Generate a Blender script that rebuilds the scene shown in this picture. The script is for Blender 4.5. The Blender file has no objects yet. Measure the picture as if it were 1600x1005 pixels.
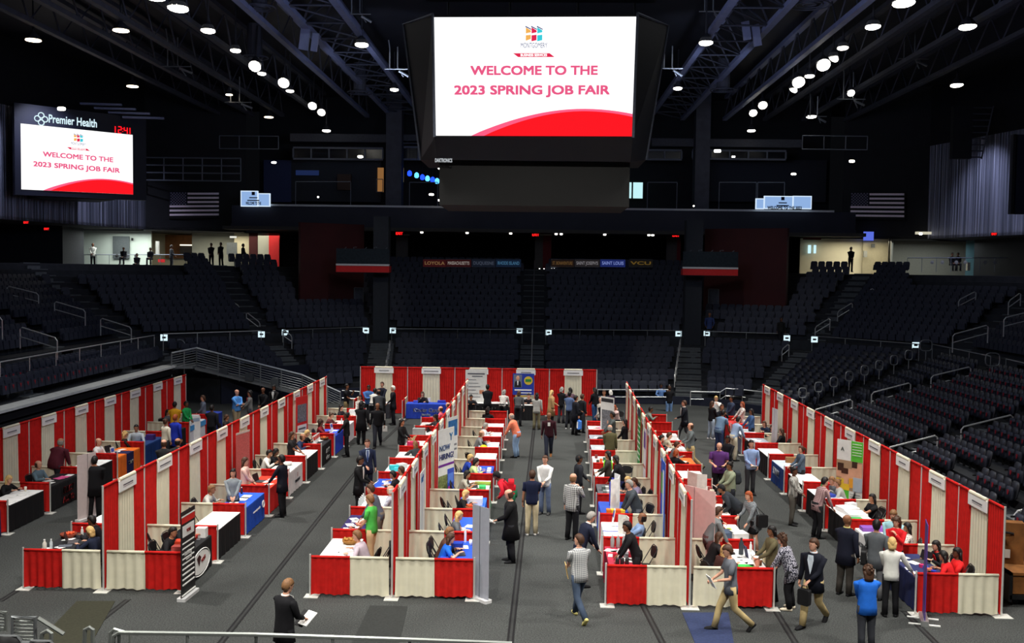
import bpy, math, random
from math import sin, cos, pi, radians as R
from mathutils import Vector, Matrix
random.seed(7)
SC = bpy.context.scene
COL = SC.collection
# ------------------------------------------------------------------ camera
F, YAW, PITCH, ROLL, CH = 1585.0, 0.02721, 0.04986, 0.01302, 7.5
_f = Vector((-sin(YAW)*cos(PITCH), cos(YAW)*cos(PITCH), -sin(PITCH)))
_r = Vector((cos(YAW), sin(YAW), 0))
_u = _r.cross(_f)
CR = _r*cos(ROLL) + _u*sin(ROLL)
CU = _u*cos(ROLL) - _r*sin(ROLL)
CAM = Vector((0, 0, CH))
def ray(px, py): return _f + CR*((px-800)/F) - CU*((py-502.5)/F)
def at(px, py, z=0.0):
    d = ray(px, py); return CAM + d*((z-CH)/d.z)
def atY(px, py, Y):
    d = ray(px, py); return CAM + d*(Y/d.y)
def proj(p):
    v = Vector(p)-CAM; k = F/max(v.dot(_f), 1e-6)
    return 800+k*v.dot(CR), 502.5-k*v.dot(CU)
cd = bpy.data.cameras.new('camera'); cam = bpy.data.objects.new('camera', cd); COL.objects.link(cam)
cd.sensor_width = 36; cd.lens = 36*F/1600; cd.clip_end = 400; cd.clip_start = .1
M = Matrix((CR, CU, -_f)).transposed().to_4x4(); M.translation = CAM
cam.matrix_world = M; SC.camera = cam
# ------------------------------------------------------------------ materials
_mats = {}
def lin(c):
    c = c/255.0
    return c/12.92 if c <= .04045 else ((c+.055)/1.055)**2.4
def mat(name, rgb, rough=.7, noise=.12, scale=8.0, metal=0.0, bump=0.0, trans=0.0, spec=.3):
    """procedural: sRGB colour with noise variation"""
    if name in _mats: return _mats[name]
    m = bpy.data.materials.new(name); m.use_nodes = True
    nt = m.node_tree; b = nt.nodes['Principled BSDF']
    c = [lin(v) for v in rgb]
    b.inputs['Roughness'].default_value = rough
    b.inputs['Metallic'].default_value = metal
    b.inputs['Specular IOR Level'].default_value = spec
    tc = nt.nodes.new('ShaderNodeTexCoord'); n = nt.nodes.new('ShaderNodeTexNoise')
    n.inputs['Scale'].default_value = scale; n.inputs['Detail'].default_value = 3
    nt.links.new(tc.outputs['Object'], n.inputs['Vector'])
    rp = nt.nodes.new('ShaderNodeValToRGB')
    rp.color_ramp.elements[0].position = .3; rp.color_ramp.elements[1].position = .7
    rp.color_ramp.elements[0].color = [min(1, v*(1-noise)) for v in c]+[1]
    rp.color_ramp.elements[1].color = [min(1, v*(1+noise)) for v in c]+[1]
    nt.links.new(n.outputs['Fac'], rp.inputs['Fac']); nt.links.new(rp.outputs['Color'], b.inputs['Base Color'])
    if bump:
        bp = nt.nodes.new('ShaderNodeBump'); bp.inputs['Strength'].default_value = bump
        nt.links.new(n.outputs['Fac'], bp.inputs['Height']); nt.links.new(bp.outputs['Normal'], b.inputs['Normal'])
    if trans:
        t = nt.nodes.new('ShaderNodeBsdfTranslucent'); mx = nt.nodes.new('ShaderNodeMixShader')
        mx.inputs[0].default_value = trans
        nt.links.new(rp.outputs['Color'], t.inputs['Color'])
        nt.links.new(b.outputs[0], mx.inputs[1]); nt.links.new(t.outputs[0], mx.inputs[2])
        nt.links.new(mx.outputs[0], nt.nodes['Material Output'].inputs['Surface'])
    _mats[name] = m; return m
def emis(name, rgb, st=1.0):
    if name in _mats: return _mats[name]
    m = bpy.data.materials.new(name); m.use_nodes = True; nt = m.node_tree
    b = nt.nodes['Principled BSDF']; c = [lin(v) for v in rgb]+[1]
    b.inputs['Base Color'].default_value = (0, 0, 0, 1); b.inputs['Specular IOR Level'].default_value = .1
    b.inputs['Emission Color'].default_value = c; b.inputs['Emission Strength'].default_value = st
    _mats[name] = m; return m
# ------------------------------------------------------------------ mesh builder
class MB:
    def __init__(s): s.v = []; s.f = []; s.m = []
    def add(s, vs, fs, mi=0):
        b = len(s.v); s.v += [tuple(v) for v in vs]; s.f += [tuple(b+i for i in f) for f in fs]; s.m += [mi]*len(fs); return s
    def box(s, x0, x1, y0, y1, z0, z1, mi=0):
        return s.add([(x0,y0,z0),(x1,y0,z0),(x1,y1,z0),(x0,y1,z0),(x0,y0,z1),(x1,y0,z1),(x1,y1,z1),(x0,y1,z1)],
                     [(0,3,2,1),(4,5,6,7),(0,1,5,4),(1,2,6,5),(2,3,7,6),(3,0,4,7)], mi)
    def cbox(s, c, d, mi=0, rz=0, rx=0, ry=0):
        Mx = Matrix.Rotation(rz,3,'Z')@Matrix.Rotation(ry,3,'Y')@Matrix.Rotation(rx,3,'X'); c = Vector(c)
        vs = [c+Mx@Vector((sx*d[0]/2, sy*d[1]/2, sz*d[2]/2)) for sz in (-1,1) for sx,sy in ((-1,-1),(1,-1),(1,1),(-1,1))]
        return s.add(vs, [(0,3,2,1),(4,5,6,7),(0,1,5,4),(1,2,6,5),(2,3,7,6),(3,0,4,7)], mi)
    def rbox(s, c, d, r, mi=0, rz=0, rx=0, ax=1, n=3):
        """slab with rounded outline: outline in the plane across axis ax (0 x,1 y,2 z), thickness d[ax]"""
        o = [i for i in range(3) if i != ax]; w, h = d[o[0]]/2, d[o[1]]/2; r = min(r, w, h); pts = []
        for cx, cy, a0 in ((w-r,h-r,0),(-w+r,h-r,90),(-w+r,-h+r,180),(w-r,-h+r,270)):
            for k in range(n+1):
                a = R(a0+90*k/n); pts.append((cx+r*cos(a), cy+r*sin(a)))
        Mx = Matrix.Rotation(rz,3,'Z')@Matrix.Rotation(rx,3,'X'); c = Vector(c); vs = []
        for t in (-d[ax]/2, d[ax]/2):
            for p in pts:
                q = [0,0,0]; q[o[0]] = p[0]; q[o[1]] = p[1]; q[ax] = t; vs.append(c+Mx@Vector(q))
        N = len(pts)
        return s.add(vs, [tuple(range(N-1,-1,-1)), tuple(range(N,2*N))]+[(i,(i+1)%N,N+(i+1)%N,N+i) for i in range(N)], mi)
    def tube(s, pts, r, n=6, mi=0, closed=False, cap=True):
        pts = [Vector(p) for p in pts]; K = len(pts); rs = r if isinstance(r, (list, tuple)) else [r]*K
        base = len(s.v); up = None
        for i, p in enumerate(pts):
            if closed: t = pts[(i+1)%K]-pts[i-1]
            else: t = pts[min(i+1,K-1)]-pts[max(i-1,0)]
            t.normalize()
            if up is None:
                up = Vector((0,0,1)) if abs(t.z) < .9 else Vector((0,1,0))
            a = t.cross(up)
            if a.length < 1e-4: a = t.cross(Vector((1,0,0)))
            a.normalize(); b = t.cross(a).normalized(); up = -b
            for k in range(n):
                an = 2*pi*k/n; s.v.append(tuple(p+(a*cos(an)+b*sin(an))*rs[i]))
        fs = []
        for i in range(K if closed else K-1):
            j = (i+1) % K
            for k in range(n): fs.append((base+i*n+k, base+i*n+(k+1)%n, base+j*n+(k+1)%n, base+j*n+k))
        if cap and not closed: fs += [tuple(base+k for k in range(n-1,-1,-1)), tuple(base+(K-1)*n+k for k in range(n))]
        s.f += fs; s.m += [mi]*len(fs); return s
    def rings(s, rings, mi=0, cap=True):
        """rings: list of equal-length point loops"""
        n = len(rings[0]); b = len(s.v)
        for rg in rings: s.v += [tuple(p) for p in rg]
        fs = []
        for i in range(len(rings)-1):
            for k in range(n): fs.append((b+i*n+k, b+i*n+(k+1)%n, b+(i+1)*n+(k+1)%n, b+(i+1)*n+k))
        if cap: fs += [tuple(b+k for k in range(n-1,-1,-1)), tuple(b+(len(rings)-1)*n+k for k in range(n))]
        s.f += fs; s.m += [mi]*len(fs); return s
    def lathe(s, prof, n=12, c=(0,0,0), mi=0, cap=True):
        return s.rings([[(c[0]+r*cos(2*pi*k/n), c[1]+r*sin(2*pi*k/n), c[2]+z) for k in range(n)] for r, z in prof], mi, cap)
    def ball(s, c, r, n=8, m=5, mi=0, M=None):
        r = r if isinstance(r, (list,tuple)) else (r,r,r); rg = []
        for i in range(m+1):
            a = -pi/2+pi*(i+.02 if i == 0 else (i-.02 if i == m else i))/m; ring = []
            for k in range(n):
                q = Vector((r[0]*cos(a)*cos(2*pi*k/n), r[1]*cos(a)*sin(2*pi*k/n), r[2]*sin(a)))
                if M is not None: q = M@q
                ring.append(Vector(c)+q)
            rg.append(ring)
        return s.rings(rg, mi)
    def grid(s, P, nu, nv, mi=0):
        b = len(s.v)
        for j in range(nv+1):
            for i in range(nu+1): s.v.append(tuple(P(i/nu, j/nv)))
        for j in range(nv):
            for i in range(nu):
                a = b+j*(nu+1)+i; s.f.append((a, a+1, a+nu+2, a+nu+1)); s.m.append(mi)
        return s
    def poly(s, pts, mi=0): return s.add(pts, [tuple(range(len(pts)))], mi)
    def prism(s, pts, t, mi=0):
        """closed outline pts (3D) pushed along vector t"""
        n = len(pts); t = Vector(t); pts = [Vector(p) for p in pts]
        return s.add(pts+[p+t for p in pts], [tuple(range(n-1,-1,-1)), tuple(range(n,2*n))]+[(i,(i+1)%n,n+(i+1)%n,n+i) for i in range(n)], mi)
    def build(s, name, m, parent=None, smooth=False):
        me = bpy.data.meshes.new(name); me.from_pydata(s.v, [], s.f)
        ms = m if isinstance(m, (list,tuple)) else [m]
        for x in ms: me.materials.append(x)
        if len(ms) > 1:
            me.polygons.foreach_set('material_index', s.m)
        if smooth: me.polygons.foreach_set('use_smooth', [True]*len(me.polygons))
        me.update(); o = bpy.data.objects.new(name, me); COL.objects.link(o)
        if parent is not None: o.parent = parent
        return o
def tag(o, label=None, cat=None, group=None, kind=None):
    if label: o['label'] = label
    if cat: o['category'] = cat
    if group: o['group'] = group
    if kind: o['kind'] = kind
    return o
def thing(name, label, cat, loc=(0,0,0), rz=0, group=None):
    o = bpy.data.objects.new(name, None); COL.objects.link(o); o.empty_display_size = .1
    o.location = loc; o.rotation_euler = (0,0,rz); return tag(o, label, cat, group)
def struct(name, mb, m, label=None, smooth=False):
    o = mb.build(name, m, None, smooth); o['kind'] = 'structure'
    if label: o['label'] = label
    return o
def copy_tree(o, parent=None):
    c = o.copy(); COL.objects.link(c)
    if parent is not None: c.parent = parent
    for ch in KIDS(o): copy_tree(ch, c)
    return c
def KIDS(o): return [x for x in _kidmap.get(o.name, [])]
_kidmap = {}
def remember(o):
    """index the children of a prototype once, so copying is cheap"""
    for x in bpy.data.objects:
        if x.parent is not None:
            l = _kidmap.setdefault(x.parent.name, [])
            if x not in l: l.append(x)
def dup(proto, loc, rz, label, group=None, extra=None):
    r = copy_tree(proto); r.location = loc; r.rotation_euler = (0,0,rz)
    r['label'] = label
    if group: r['group'] = group
    return r
_txt = {}
def text_mesh(body, size, bold=0.0, extrude=0.0, spacing=1.0, align='CENTER', shear=0.0):
    cu = bpy.data.curves.new('lettering', 'FONT'); cu.body = body; cu.size = size; cu.offset = bold; cu.extrude = extrude
    cu.align_x = align; cu.align_y = 'CENTER'; cu.space_character = spacing; cu.shear = shear; cu.resolution_u = 3
    o = bpy.data.objects.new('lettering', cu); COL.objects.link(o)
    dg = bpy.context.evaluated_depsgraph_get(); dg.update()
    me = bpy.data.meshes.new_from_object(o.evaluated_get(dg))
    bpy.data.objects.remove(o); bpy.data.curves.remove(cu); return me
def text(name, body, size, m, loc, xdir, ydir, parent=None, bold=0.0, extrude=.004, spacing=1.0, align='CENTER', width=None, shear=0.0):
    """lettering laid in the plane spanned by xdir (reading) and ydir (up); loc in parent's space"""
    me = text_mesh(body, size, 0, extrude, spacing, align, shear)
    if bold:
        vs = [v.co.copy() for v in me.vertices]; fs = [tuple(p.vertices) for p in me.polygons]; mb = MB()
        for dx,dy in ((0,0),(bold,bold),(-bold,bold),(bold,-bold),(-bold,-bold)): mb.add([v+Vector((dx,dy,0)) for v in vs],fs)
        me = bpy.data.meshes.new(name); me.from_pydata(mb.v,[],mb.f)
    me.materials.clear(); me.materials.append(m)
    x = Vector(xdir).normalized(); y = Vector(ydir); y = (y-x*y.dot(x)).normalized(); z = x.cross(y)
    if width:
        xs = [v.co.x for v in me.vertices]; k = width/max(max(xs)-min(xs), 1e-6)
        for v in me.vertices: v.co.x *= k
    o = bpy.data.objects.new(name, me); COL.objects.link(o)
    if parent is not None: o.parent = parent
    Mx = Matrix((x, y, z)).transposed().to_4x4(); Mx.translation = Vector(loc); o.matrix_local = Mx
    return o
def ordn(n): return ['first','second','third','fourth','fifth','sixth','seventh','eighth','ninth','tenth','eleventh','twelfth'][n] if n < 12 else '%dth' % (n+1)
# ------------------------------------------------------------------ palette
RED = mat('red_cloth', (204,34,30), .85, .12, 6, spec=.15, trans=.12)
WHT = mat('ivory_cloth', (240,235,210), .85, .04, 5, spec=.15, trans=.2)
CHROME = mat('brushed_steel', (190,192,192), .35, .05, 20, metal=.75)
RAILM = mat('rail_steel', (150,154,156), .4, .08, 10, metal=.6)
POLEM = mat('pole_aluminium', (205,205,200), .45, .05, 10, metal=.35)
PLATE = mat('base_plate_steel', (205,205,198), .6, .08, 10, metal=.2)
BLK = mat('black_plastic', (20,20,22), .55, .1)
NAVY = mat('seat_navy', (38,42,56), .6, .2, 9, spec=.35)
NAVY2 = mat('seat_shell', (36,38,46), .45, .15, 9, spec=.45)
CONC = mat('stand_concrete', (70,74,78), .9, .2, 3)
CONCD = mat('stand_riser', (42,44,48), .9, .2, 3)
DARKW = mat('dark_navy_wall', (26,30,46), .7, .15, 2)
BLKW = mat('black_wall_paint', (22,23,28), .8, .15, 1)
REDW = mat('red_wall_paint', (58,12,13), .7, .12, 1)
STEEL = mat('roof_steel_paint', (112,118,146), .6, .12, 2)
STEELD = mat('roof_steel_dark', (62,64,74), .7, .15, 2)
PAPER = mat('white_paper', (238,238,234), .7, .03)
INK = mat('grey_ink', (90,92,100), .7, .05)
# floor: speckled charcoal carpet
def carpet(name, rgb, n=.35, sc=18):
    m = mat(name, rgb, .92, n, sc, spec=.15)
    nt = m.node_tree; b = nt.nodes['Principled BSDF']; rp = [x for x in nt.nodes if x.type == 'VALTORGB'][0]
    tc = [x for x in nt.nodes if x.type == 'TEX_COORD'][0]
    big = nt.nodes.new('ShaderNodeTexNoise'); big.inputs['Scale'].default_value = .35; big.inputs['Detail'].default_value = 5
    nt.links.new(tc.outputs['Object'], big.inputs['Vector'])
    mx = nt.nodes.new('ShaderNodeMixRGB'); mx.blend_type = 'MULTIPLY'; mx.inputs[0].default_value = 1
    r2 = nt.nodes.new('ShaderNodeValToRGB'); r2.color_ramp.elements[0].color = (.78,.78,.78,1); r2.color_ramp.elements[1].color = (1.12,1.12,1.12,1)
    r2.color_ramp.elements[0].position = .3; r2.color_ramp.elements[1].position = .7
    nt.links.new(big.outputs['Fac'], r2.inputs['Fac']); nt.links.new(rp.outputs['Color'], mx.inputs[1]); nt.links.new(r2.outputs['Color'], mx.inputs[2])
    nt.links.new(mx.outputs[0], b.inputs['Base Color']); return m
FLOORM = carpet('charcoal_carpet', (62,64,63), .6, 34)
struct('floor', MB().box(-40,40,-2,92,-.2,0), FLOORM)
SEAM = mat('black_seam_tape', (16,16,18), .7)
SEAML = mat('worn_seam_edge', (42,43,43), .8)
seams = [((345,1005),(584,702)),((797,1005),(836,655)),((1035,1005),(1003,943)),((1243,1005),(1206,945)),((1462,1005),(1412,955)),((143,981),(200,937)),
         ((598,690),(652,640)),((0,940),(38,916))]
for i,(a,b) in enumerate(seams):
    A, B = at(*a), at(*b); mb = MB(); d = (B-A).normalized(); n = Vector((-d.y,d.x,0))
    A = A-d*(2.5 if a[1] > 1000 else 0)
    for off, w in ((-.05,.045),(.05,.045)):
        c = n*off; mb.prism([A+c-n*w/2, B+c-n*w/2, B+c+n*w/2, A+c+n*w/2], (0,0,.006))
    mb.prism([A-n*.037, B-n*.037, B+n*.037, A+n*.037], (0,0,.004), 1)
    struct('trim_%d' % (i+1), mb, [SEAM, SEAML], 'black double cable seam running along the carpet')
def floor_mat(px, m, label):
    pts = [at(*p) for p in px]
    o = MB().prism([p for p in pts], (0,0,.012)).build('floor_mat', m); tag(o, label, 'mat')
floor_mat([(28,1035),(126,1035),(180,940),(120,940)], mat('olive_mat', (46,46,34), .95, .2, 20), 'dark olive mat lying on carpet before the far-left booth row, beside small rails')
floor_mat([(538,1030),(618,1030),(637,948),(578,947)], mat('grey_mat', (40,42,41), .95, .2, 20), 'dark grey mat on carpet before the centre left booth front')
floor_mat([(1098,1035),(1152,1035),(1138,958),(1066,958)], mat('blue_mat', (38,48,80), .95, .2, 20), 'faded blue mat on carpet beside the walking man in grey shirt')
# ------------------------------------------------------------------ stands
V = [(-21.9,4),(-21.9,56.8),(-16.3,62.2),(-10.8,65.9),(10.2,66.0),(16.2,63.0),(21.9,56.8),(21.9,4)]
V = [Vector(p) for p in V]
def seg_n(i):
    d = (V[i+1]-V[i]).normalized(); return Vector((d.y,-d.x))
BIS = []
for i in range(len(V)):
    if i == 0: b = seg_n(0)
    elif i == len(V)-1: b = seg_n(len(V)-2)
    else:
        n0, n1 = seg_n(i-1), seg_n(i); b = (n0+n1); b = b/(b.dot(n0))
    BIS.append(b)
def off(i, d): return V[i]+BIS[i]*d      # d>0 towards the court
RUN, RISE, Z0 = .88, .27, 2.75
URUN, URISE, UZ0, UD0 = .86, .385, 2.95, 1.7
def zlow(i): return max(.06,Z0-RISE*(i+1))
def zup(j): return UZ0+URISE*(j+1)
NLOW = {0:2, 1:5, 2:8, 3:9, 4:9, 5:10, 6:10}
NUP = {0:12, 1:12, 2:12, 3:12, 4:12, 5:12, 6:12}
names = {0:'left side',1:'left corner',2:'rear left',3:'rear middle',4:'rear right',5:'right corner',6:'right side'}
for s in range(7):
    mb = MB()
    for i in range(NLOW[s]):
        a0, a1 = off(s, RUN*i), off(s, RUN*(i+1)); b0, b1 = off(s+1, RUN*i), off(s+1, RUN*(i+1)); z = zlow(i)
        mb.prism([(a0.x,a0.y,-.02),(a1.x,a1.y,-.02),(b1.x,b1.y,-.02),(b0.x,b0.y,-.02)], (0,0,z+.02), 0)
    a0, a1, b0, b1 = off(s,0), off(s,-UD0), off(s+1,0), off(s+1,-UD0)
    mb.prism([(a1.x,a1.y,-.02),(a0.x,a0.y,-.02),(b0.x,b0.y,-.02),(b1.x,b1.y,-.02)], (0,0,Z0+.02), 0)
    for j in range(NUP[s]):
        a0, a1 = off(s,-UD0-URUN*j), off(s,-UD0-URUN*(j+1)); b0, b1 = off(s+1,-UD0-URUN*j), off(s+1,-UD0-URUN*(j+1))
        mb.prism([(a1.x,a1.y,-.02),(a0.x,a0.y,-.02),(b0.x,b0.y,-.02),(b1.x,b1.y,-.02)], (0,0,zup(j)+.02), 0)
    struct('floor_terrace_%d' % (s+1), mb, CONCD, names[s]+' seating terrace, dark stepped rows')
# front wall of the lower stands (navy)
def strip(name, segs, m, t=.15, label=None):
    mb = MB()
    for (x0,y0,x1,y1,z0,z1) in segs:
        d = Vector((x1-x0,y1-y0,0)).normalized(); n = Vector((-d.y,d.x,0))*t
        mb.prism([(x0,y0,z0),(x1,y1,z0),(x1+n.x,y1+n.y,z0),(x0+n.x,y0+n.y,z0)], (0,0,z1-z0))
    return struct(name, mb, m, label)
def fr(i, n): p = off(i, RUN*n+.05); return p.x, p.y
segs = []
for s in (3,4,5,6):
    a, b = fr(s, NLOW[s]), fr(s+1, NLOW[s]); segs.append((a[0],a[1],b[0],b[1],0,.45))
strip('wall_front', segs, DARKW, -.12, 'low navy wall at the foot of the rear and right stands')
segs = []
a, b = fr(2,8), fr(3,8); segs.append((a[0],a[1],b[0],b[1],0,.7))
a, b = fr(1,5), fr(2,5); segs.append((a[0],a[1],b[0],b[1],0,1.9)); strip('wall_corner', segs, DARKW, -.12, 'navy wall below the left corner stand')
# left retracted platform
PX0, PX1 = -20.1, -19.35
LT = mat('platform_deck', (210,212,208), .7, .1, 4)
DK = mat('retracted_riser', (30,31,34), .5, .1, 3)
mb = MB(); mb.box(PX0, PX1, 18, 53.5, 2.12, 2.22, 0)
zz = 2.1
for k in range(6): mb.box(PX0-.05, PX1-.12+.1*k, 18, 53.4, zz-.33, zz-.08, 1); zz -= .35
struct('floor_platform', mb, [LT, DK], 'pale edged platform over dark retracted seating risers on the left')
# outer walls above the bowl
WP = [(-34,20),(-34,60),(-30.2,77),(-23.4,80.2),(23.5,80.2),(28.9,77),(34,58),(34,20)]
def wallseg(name, a, b, z0, z1, m, label, t=.3):
    d = (Vector(b)-Vector(a)).normalized(); n = Vector((-d.y,d.x))*t
    mb = MB().prism([(a[0],a[1],z0),(b[0],b[1],z0),(b[0]+n.x,b[1]+n.y,z0),(a[0]+n.x,a[1]+n.y,z0)], (0,0,z1-z0))
    return struct(name, mb, m, label)
# corrugated metal cladding, vertical seams
def clad():
    m = mat('corrugated_cladding', (118,122,142), .38, .1, 1, metal=.55); nt = m.node_tree; b = nt.nodes['Principled BSDF']
    tc = nt.nodes.new('ShaderNodeTexCoord'); mp = nt.nodes.new('ShaderNodeMapping'); mp.inputs['Scale'].default_value = (2.2,2.2,.02)
    nz = nt.nodes.new('ShaderNodeTexNoise'); nz.inputs['Scale'].default_value = 2.5; nz.inputs['Detail'].default_value = 4
    nt.links.new(tc.outputs['Object'], mp.inputs['Vector']); nt.links.new(mp.outputs[0], nz.inputs['Vector'])
    rp = nt.nodes.new('ShaderNodeValToRGB'); rp.color_ramp.elements[0].position = .4; rp.color_ramp.elements[1].position = .75
    rp.color_ramp.elements[0].color = (.09,.1,.14,1); rp.color_ramp.elements[1].color = (.42,.44,.6,1)
    nt.links.new(nz.outputs['Fac'], rp.inputs['Fac']); nt.links.new(rp.outputs['Color'], b.inputs['Base Color'])
    bp = nt.nodes.new('ShaderNodeBump'); bp.inputs['Strength'].default_value = .8; bp.inputs['Distance'].default_value = .3
    nt.links.new(nz.outputs['Fac'], bp.inputs['Height']); nt.links.new(bp.outputs['Normal'], b.inputs['Normal']); return m
CLAD = clad()
wallseg('wall_left_top', WP[1], WP[2], 17.4, 22, BLKW, 'black upper wall on the left')
wallseg('wall_right_top', WP[5], WP[6], 17.2, 22, BLKW, 'black upper wall on the right')
wallseg('wall_left', WP[1], WP[2], 10.3, 17.4, CLAD, 'pale corrugated metal cladding on the left above the concourse')
wallseg('wall_left_near', WP[0], WP[1], 10.3, 22, BLKW, 'dark wall nearer the camera')
wallseg('wall_left_corner', WP[2], WP[3], 10.3, 22, BLKW, 'black wall carrying the left flag')
wallseg('wall_right_corner', WP[4], WP[5], 10.3, 22, BLKW, 'black wall carrying the right flag')
wallseg('wall_right', WP[5], WP[6], 10.3, 17.2, CLAD, 'pale corrugated metal cladding on the right above the concourse')
wallseg('wall_right_near', WP[6], WP[7], 10.3, 22, BLKW, 'dark wall on the near right')
# rear suites level: floor, fascia and dark back wall
mb = MB(); mb.box(-23.4, 23.5, 76.0, 88, 10.5, 10.75)
struct('floor_suites', mb, BLKW, 'suite level slab over the rear concourse')
mb = MB(); mb.box(-23.2, 23.2, 75.8, 76.05, 10.75, 12.15); mb.box(-23.2, 23.2, 75.6, 76.1, 10.35, 10.8)
struct('trim_fascia', mb, mat('fascia_panel', (40,42,54), .6, .12, .8), 'dark fascia panels along the balcony front')
mb = MB(); mb.box(-22.4,-6.2,75.72,75.86,12.12,12.26); mb.box(5.4,21.6,75.72,75.86,12.12,12.26)
struct('trim_ledge', mb, mat('pale_ledge', (190,192,196), .6, .05), 'thin pale ledge on top of the balcony front')
struct('wall_back', MB().box(-23.4,23.5,84,84.3,10.7,22), BLKW, 'dark wall behind the suites')
struct('wall_back_concourse', MB().box(-40,40,90,90.3,6,10.6), mat('dim_concourse_wall', (30,30,34), .9, .1), 'dim wall at the back of the concourse')
# concourse floor ring and its ceiling
top = zup(11)
mb = MB()
for s in range(7):
    n = NUP[s]; 
    a0, b0 = off(s,-UD0-URUN*12), off(s+1,-UD0-URUN*12); a1, b1 = off(s,-30), off(s+1,-30)
    mb.prism([(a1.x,a1.y,top-.25),(a0.x,a0.y,top-.25),(b0.x,b0.y,top-.25),(b1.x,b1.y,top-.25)], (0,0,.27))
struct('floor_concourse', mb, mat('concourse_floor', (60,60,62), .6, .1), 'concourse floor at the top of the seating')
mb = MB()
for a, b in zip(WP[1:3]+WP[4:6], WP[2:4]+WP[5:7]):
    d = (Vector(b)-Vector(a)).normalized(); n = Vector((-d.y,d.x))
    n = n*14; mb.prism([(a[0],a[1],10.3),(b[0],b[1],10.3),(b[0]+n.x,b[1]+n.y,10.3),(a[0]+n.x,a[1]+n.y,10.3)], (0,0,.2))
struct('ceiling_concourse', mb, mat('concourse_soffit', (70,70,72), .8, .1), 'soffit over the lit concourse')
# roof deck
ROOFZ = 21.6
def deck():
    m = mat('ribbed_roof_deck', (30,31,38), .7, .1, 1); nt = m.node_tree; b = nt.nodes['Principled BSDF']
    tc = nt.nodes.new('ShaderNodeTexCoord'); w = nt.nodes.new('ShaderNodeTexWave'); w.bands_direction = 'Y'; w.inputs['Scale'].default_value = 1.4
    nt.links.new(tc.outputs['Object'], w.inputs['Vector']); bp = nt.nodes.new('ShaderNodeBump'); bp.inputs['Strength'].default_value = 1
    nt.links.new(w.outputs['Fac'], bp.inputs['Height']); nt.links.new(bp.outputs['Normal'], b.inputs['Normal']); return m
struct('ceiling', MB().box(-42,42,-4,92,ROOFZ,ROOFZ+.3), deck(), 'dark ribbed roof deck')
# ------------------------------------------------------------------ roof trusses
def truss(x, w, z0, z1, y0, y1, heavy, label):
    t = thing('roof_truss', label, 'roof truss', (x,0,0), group=None)
    m = STEEL if heavy else STEELD
    MB().box(-w/2-.16, -w/2+.16, y0, y1, z0-.12, z0+.12).build('bottom_chord', m, t)
    if w > .5: MB().box(w/2-.16, w/2+.16, y0, y1, z0-.12, z0+.12).build('bottom_chord', m, t)
    MB().box(-.18, .18, y0, y1, z1-.12, z1+.12).build('top_chord', m, t)
    mb = MB(); n = int((y1-y0)/3.2); st = (y1-y0)/n
    for i in range(n):
        a = y0+i*st
        for sx in ((-1,1) if w > .5 else (-1,)):
            X = sx*w/2; mb.tube([(X,a,z0),(0,a+st/2,z1)], .045, 4); mb.tube([(0,a+st/2,z1),(X,a+st,z0)], .055, 4)
        if w > .5: mb.tube([(-w/2,a,z0),(w/2,a+st,z0)], .05, 4); mb.tube([(-w/2,a,z0),(w/2,a,z0)], .05, 4)
    mb.build('bracing', STEELD, t)
    return t
ZT = 19.5
TR = [(-10.6,2.4,1,'blue grey box truss over the floor, just left of the hanging scoreboard'),
      (-13.6,.3,1,'dark single truss between the box truss and the left light row'),
      (-17.2,.3,0,'dark truss beside the left row of bright lights'),
      (-20.3,.3,0,'thin dark truss third in from the left wall'),
      (-22.7,.3,0,'thin dark truss second in from the left wall'),
      (-25.2,.3,0,'outermost thin roof truss above the left scoreboard'),
      (9.6,2.6,1,'blue grey box truss over the floor, just right of the hanging scoreboard'),
      (14.3,.3,1,'dark truss between box truss and the right light row'),
      (17.4,.3,0,'dark truss beside the right row of bright lights'),
      (20.4,.3,0,'thin dark truss second in from the right wall'),
      (23.6,.3,0,'thin dark roof truss nearest the right wall')]
for x,w,h,l in TR: truss(x, w, ZT, 21.2, 30, 80, h, l)
# curved ducts (round diffusers)
for px,py,rr,l in ((405,12,.75,'round ceiling diffuser at the top edge beside the left box truss'),(397,90,.8,'round ceiling diffuser near the two slanted blue panels'),
                 (562,145,.8,'round ceiling diffuser low between the left trusses'),(1265,8,.9,'round ceiling diffuser at the top right'),(1130,141,.8,'round ceiling diffuser low between the right trusses')):
    p = at(px,py,19.6) if py < 120 else at(px,py,18.9); t = thing('air_diffuser', l, 'air diffuser', p, group='round ceiling air diffusers')
    mb = MB()
    for r_ in (rr, rr*.66, rr*.33): mb.tube([(r_*cos(a*pi/8), r_*sin(a*pi/8), .05*(rr-r_)) for a in range(16)], .035, 5, closed=True)
    mb.build('ring', STEELD, t); MB().lathe([(rr*.5,.1),(rr*.5,1.9)], 12).build('duct', STEELD, t)
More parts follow.
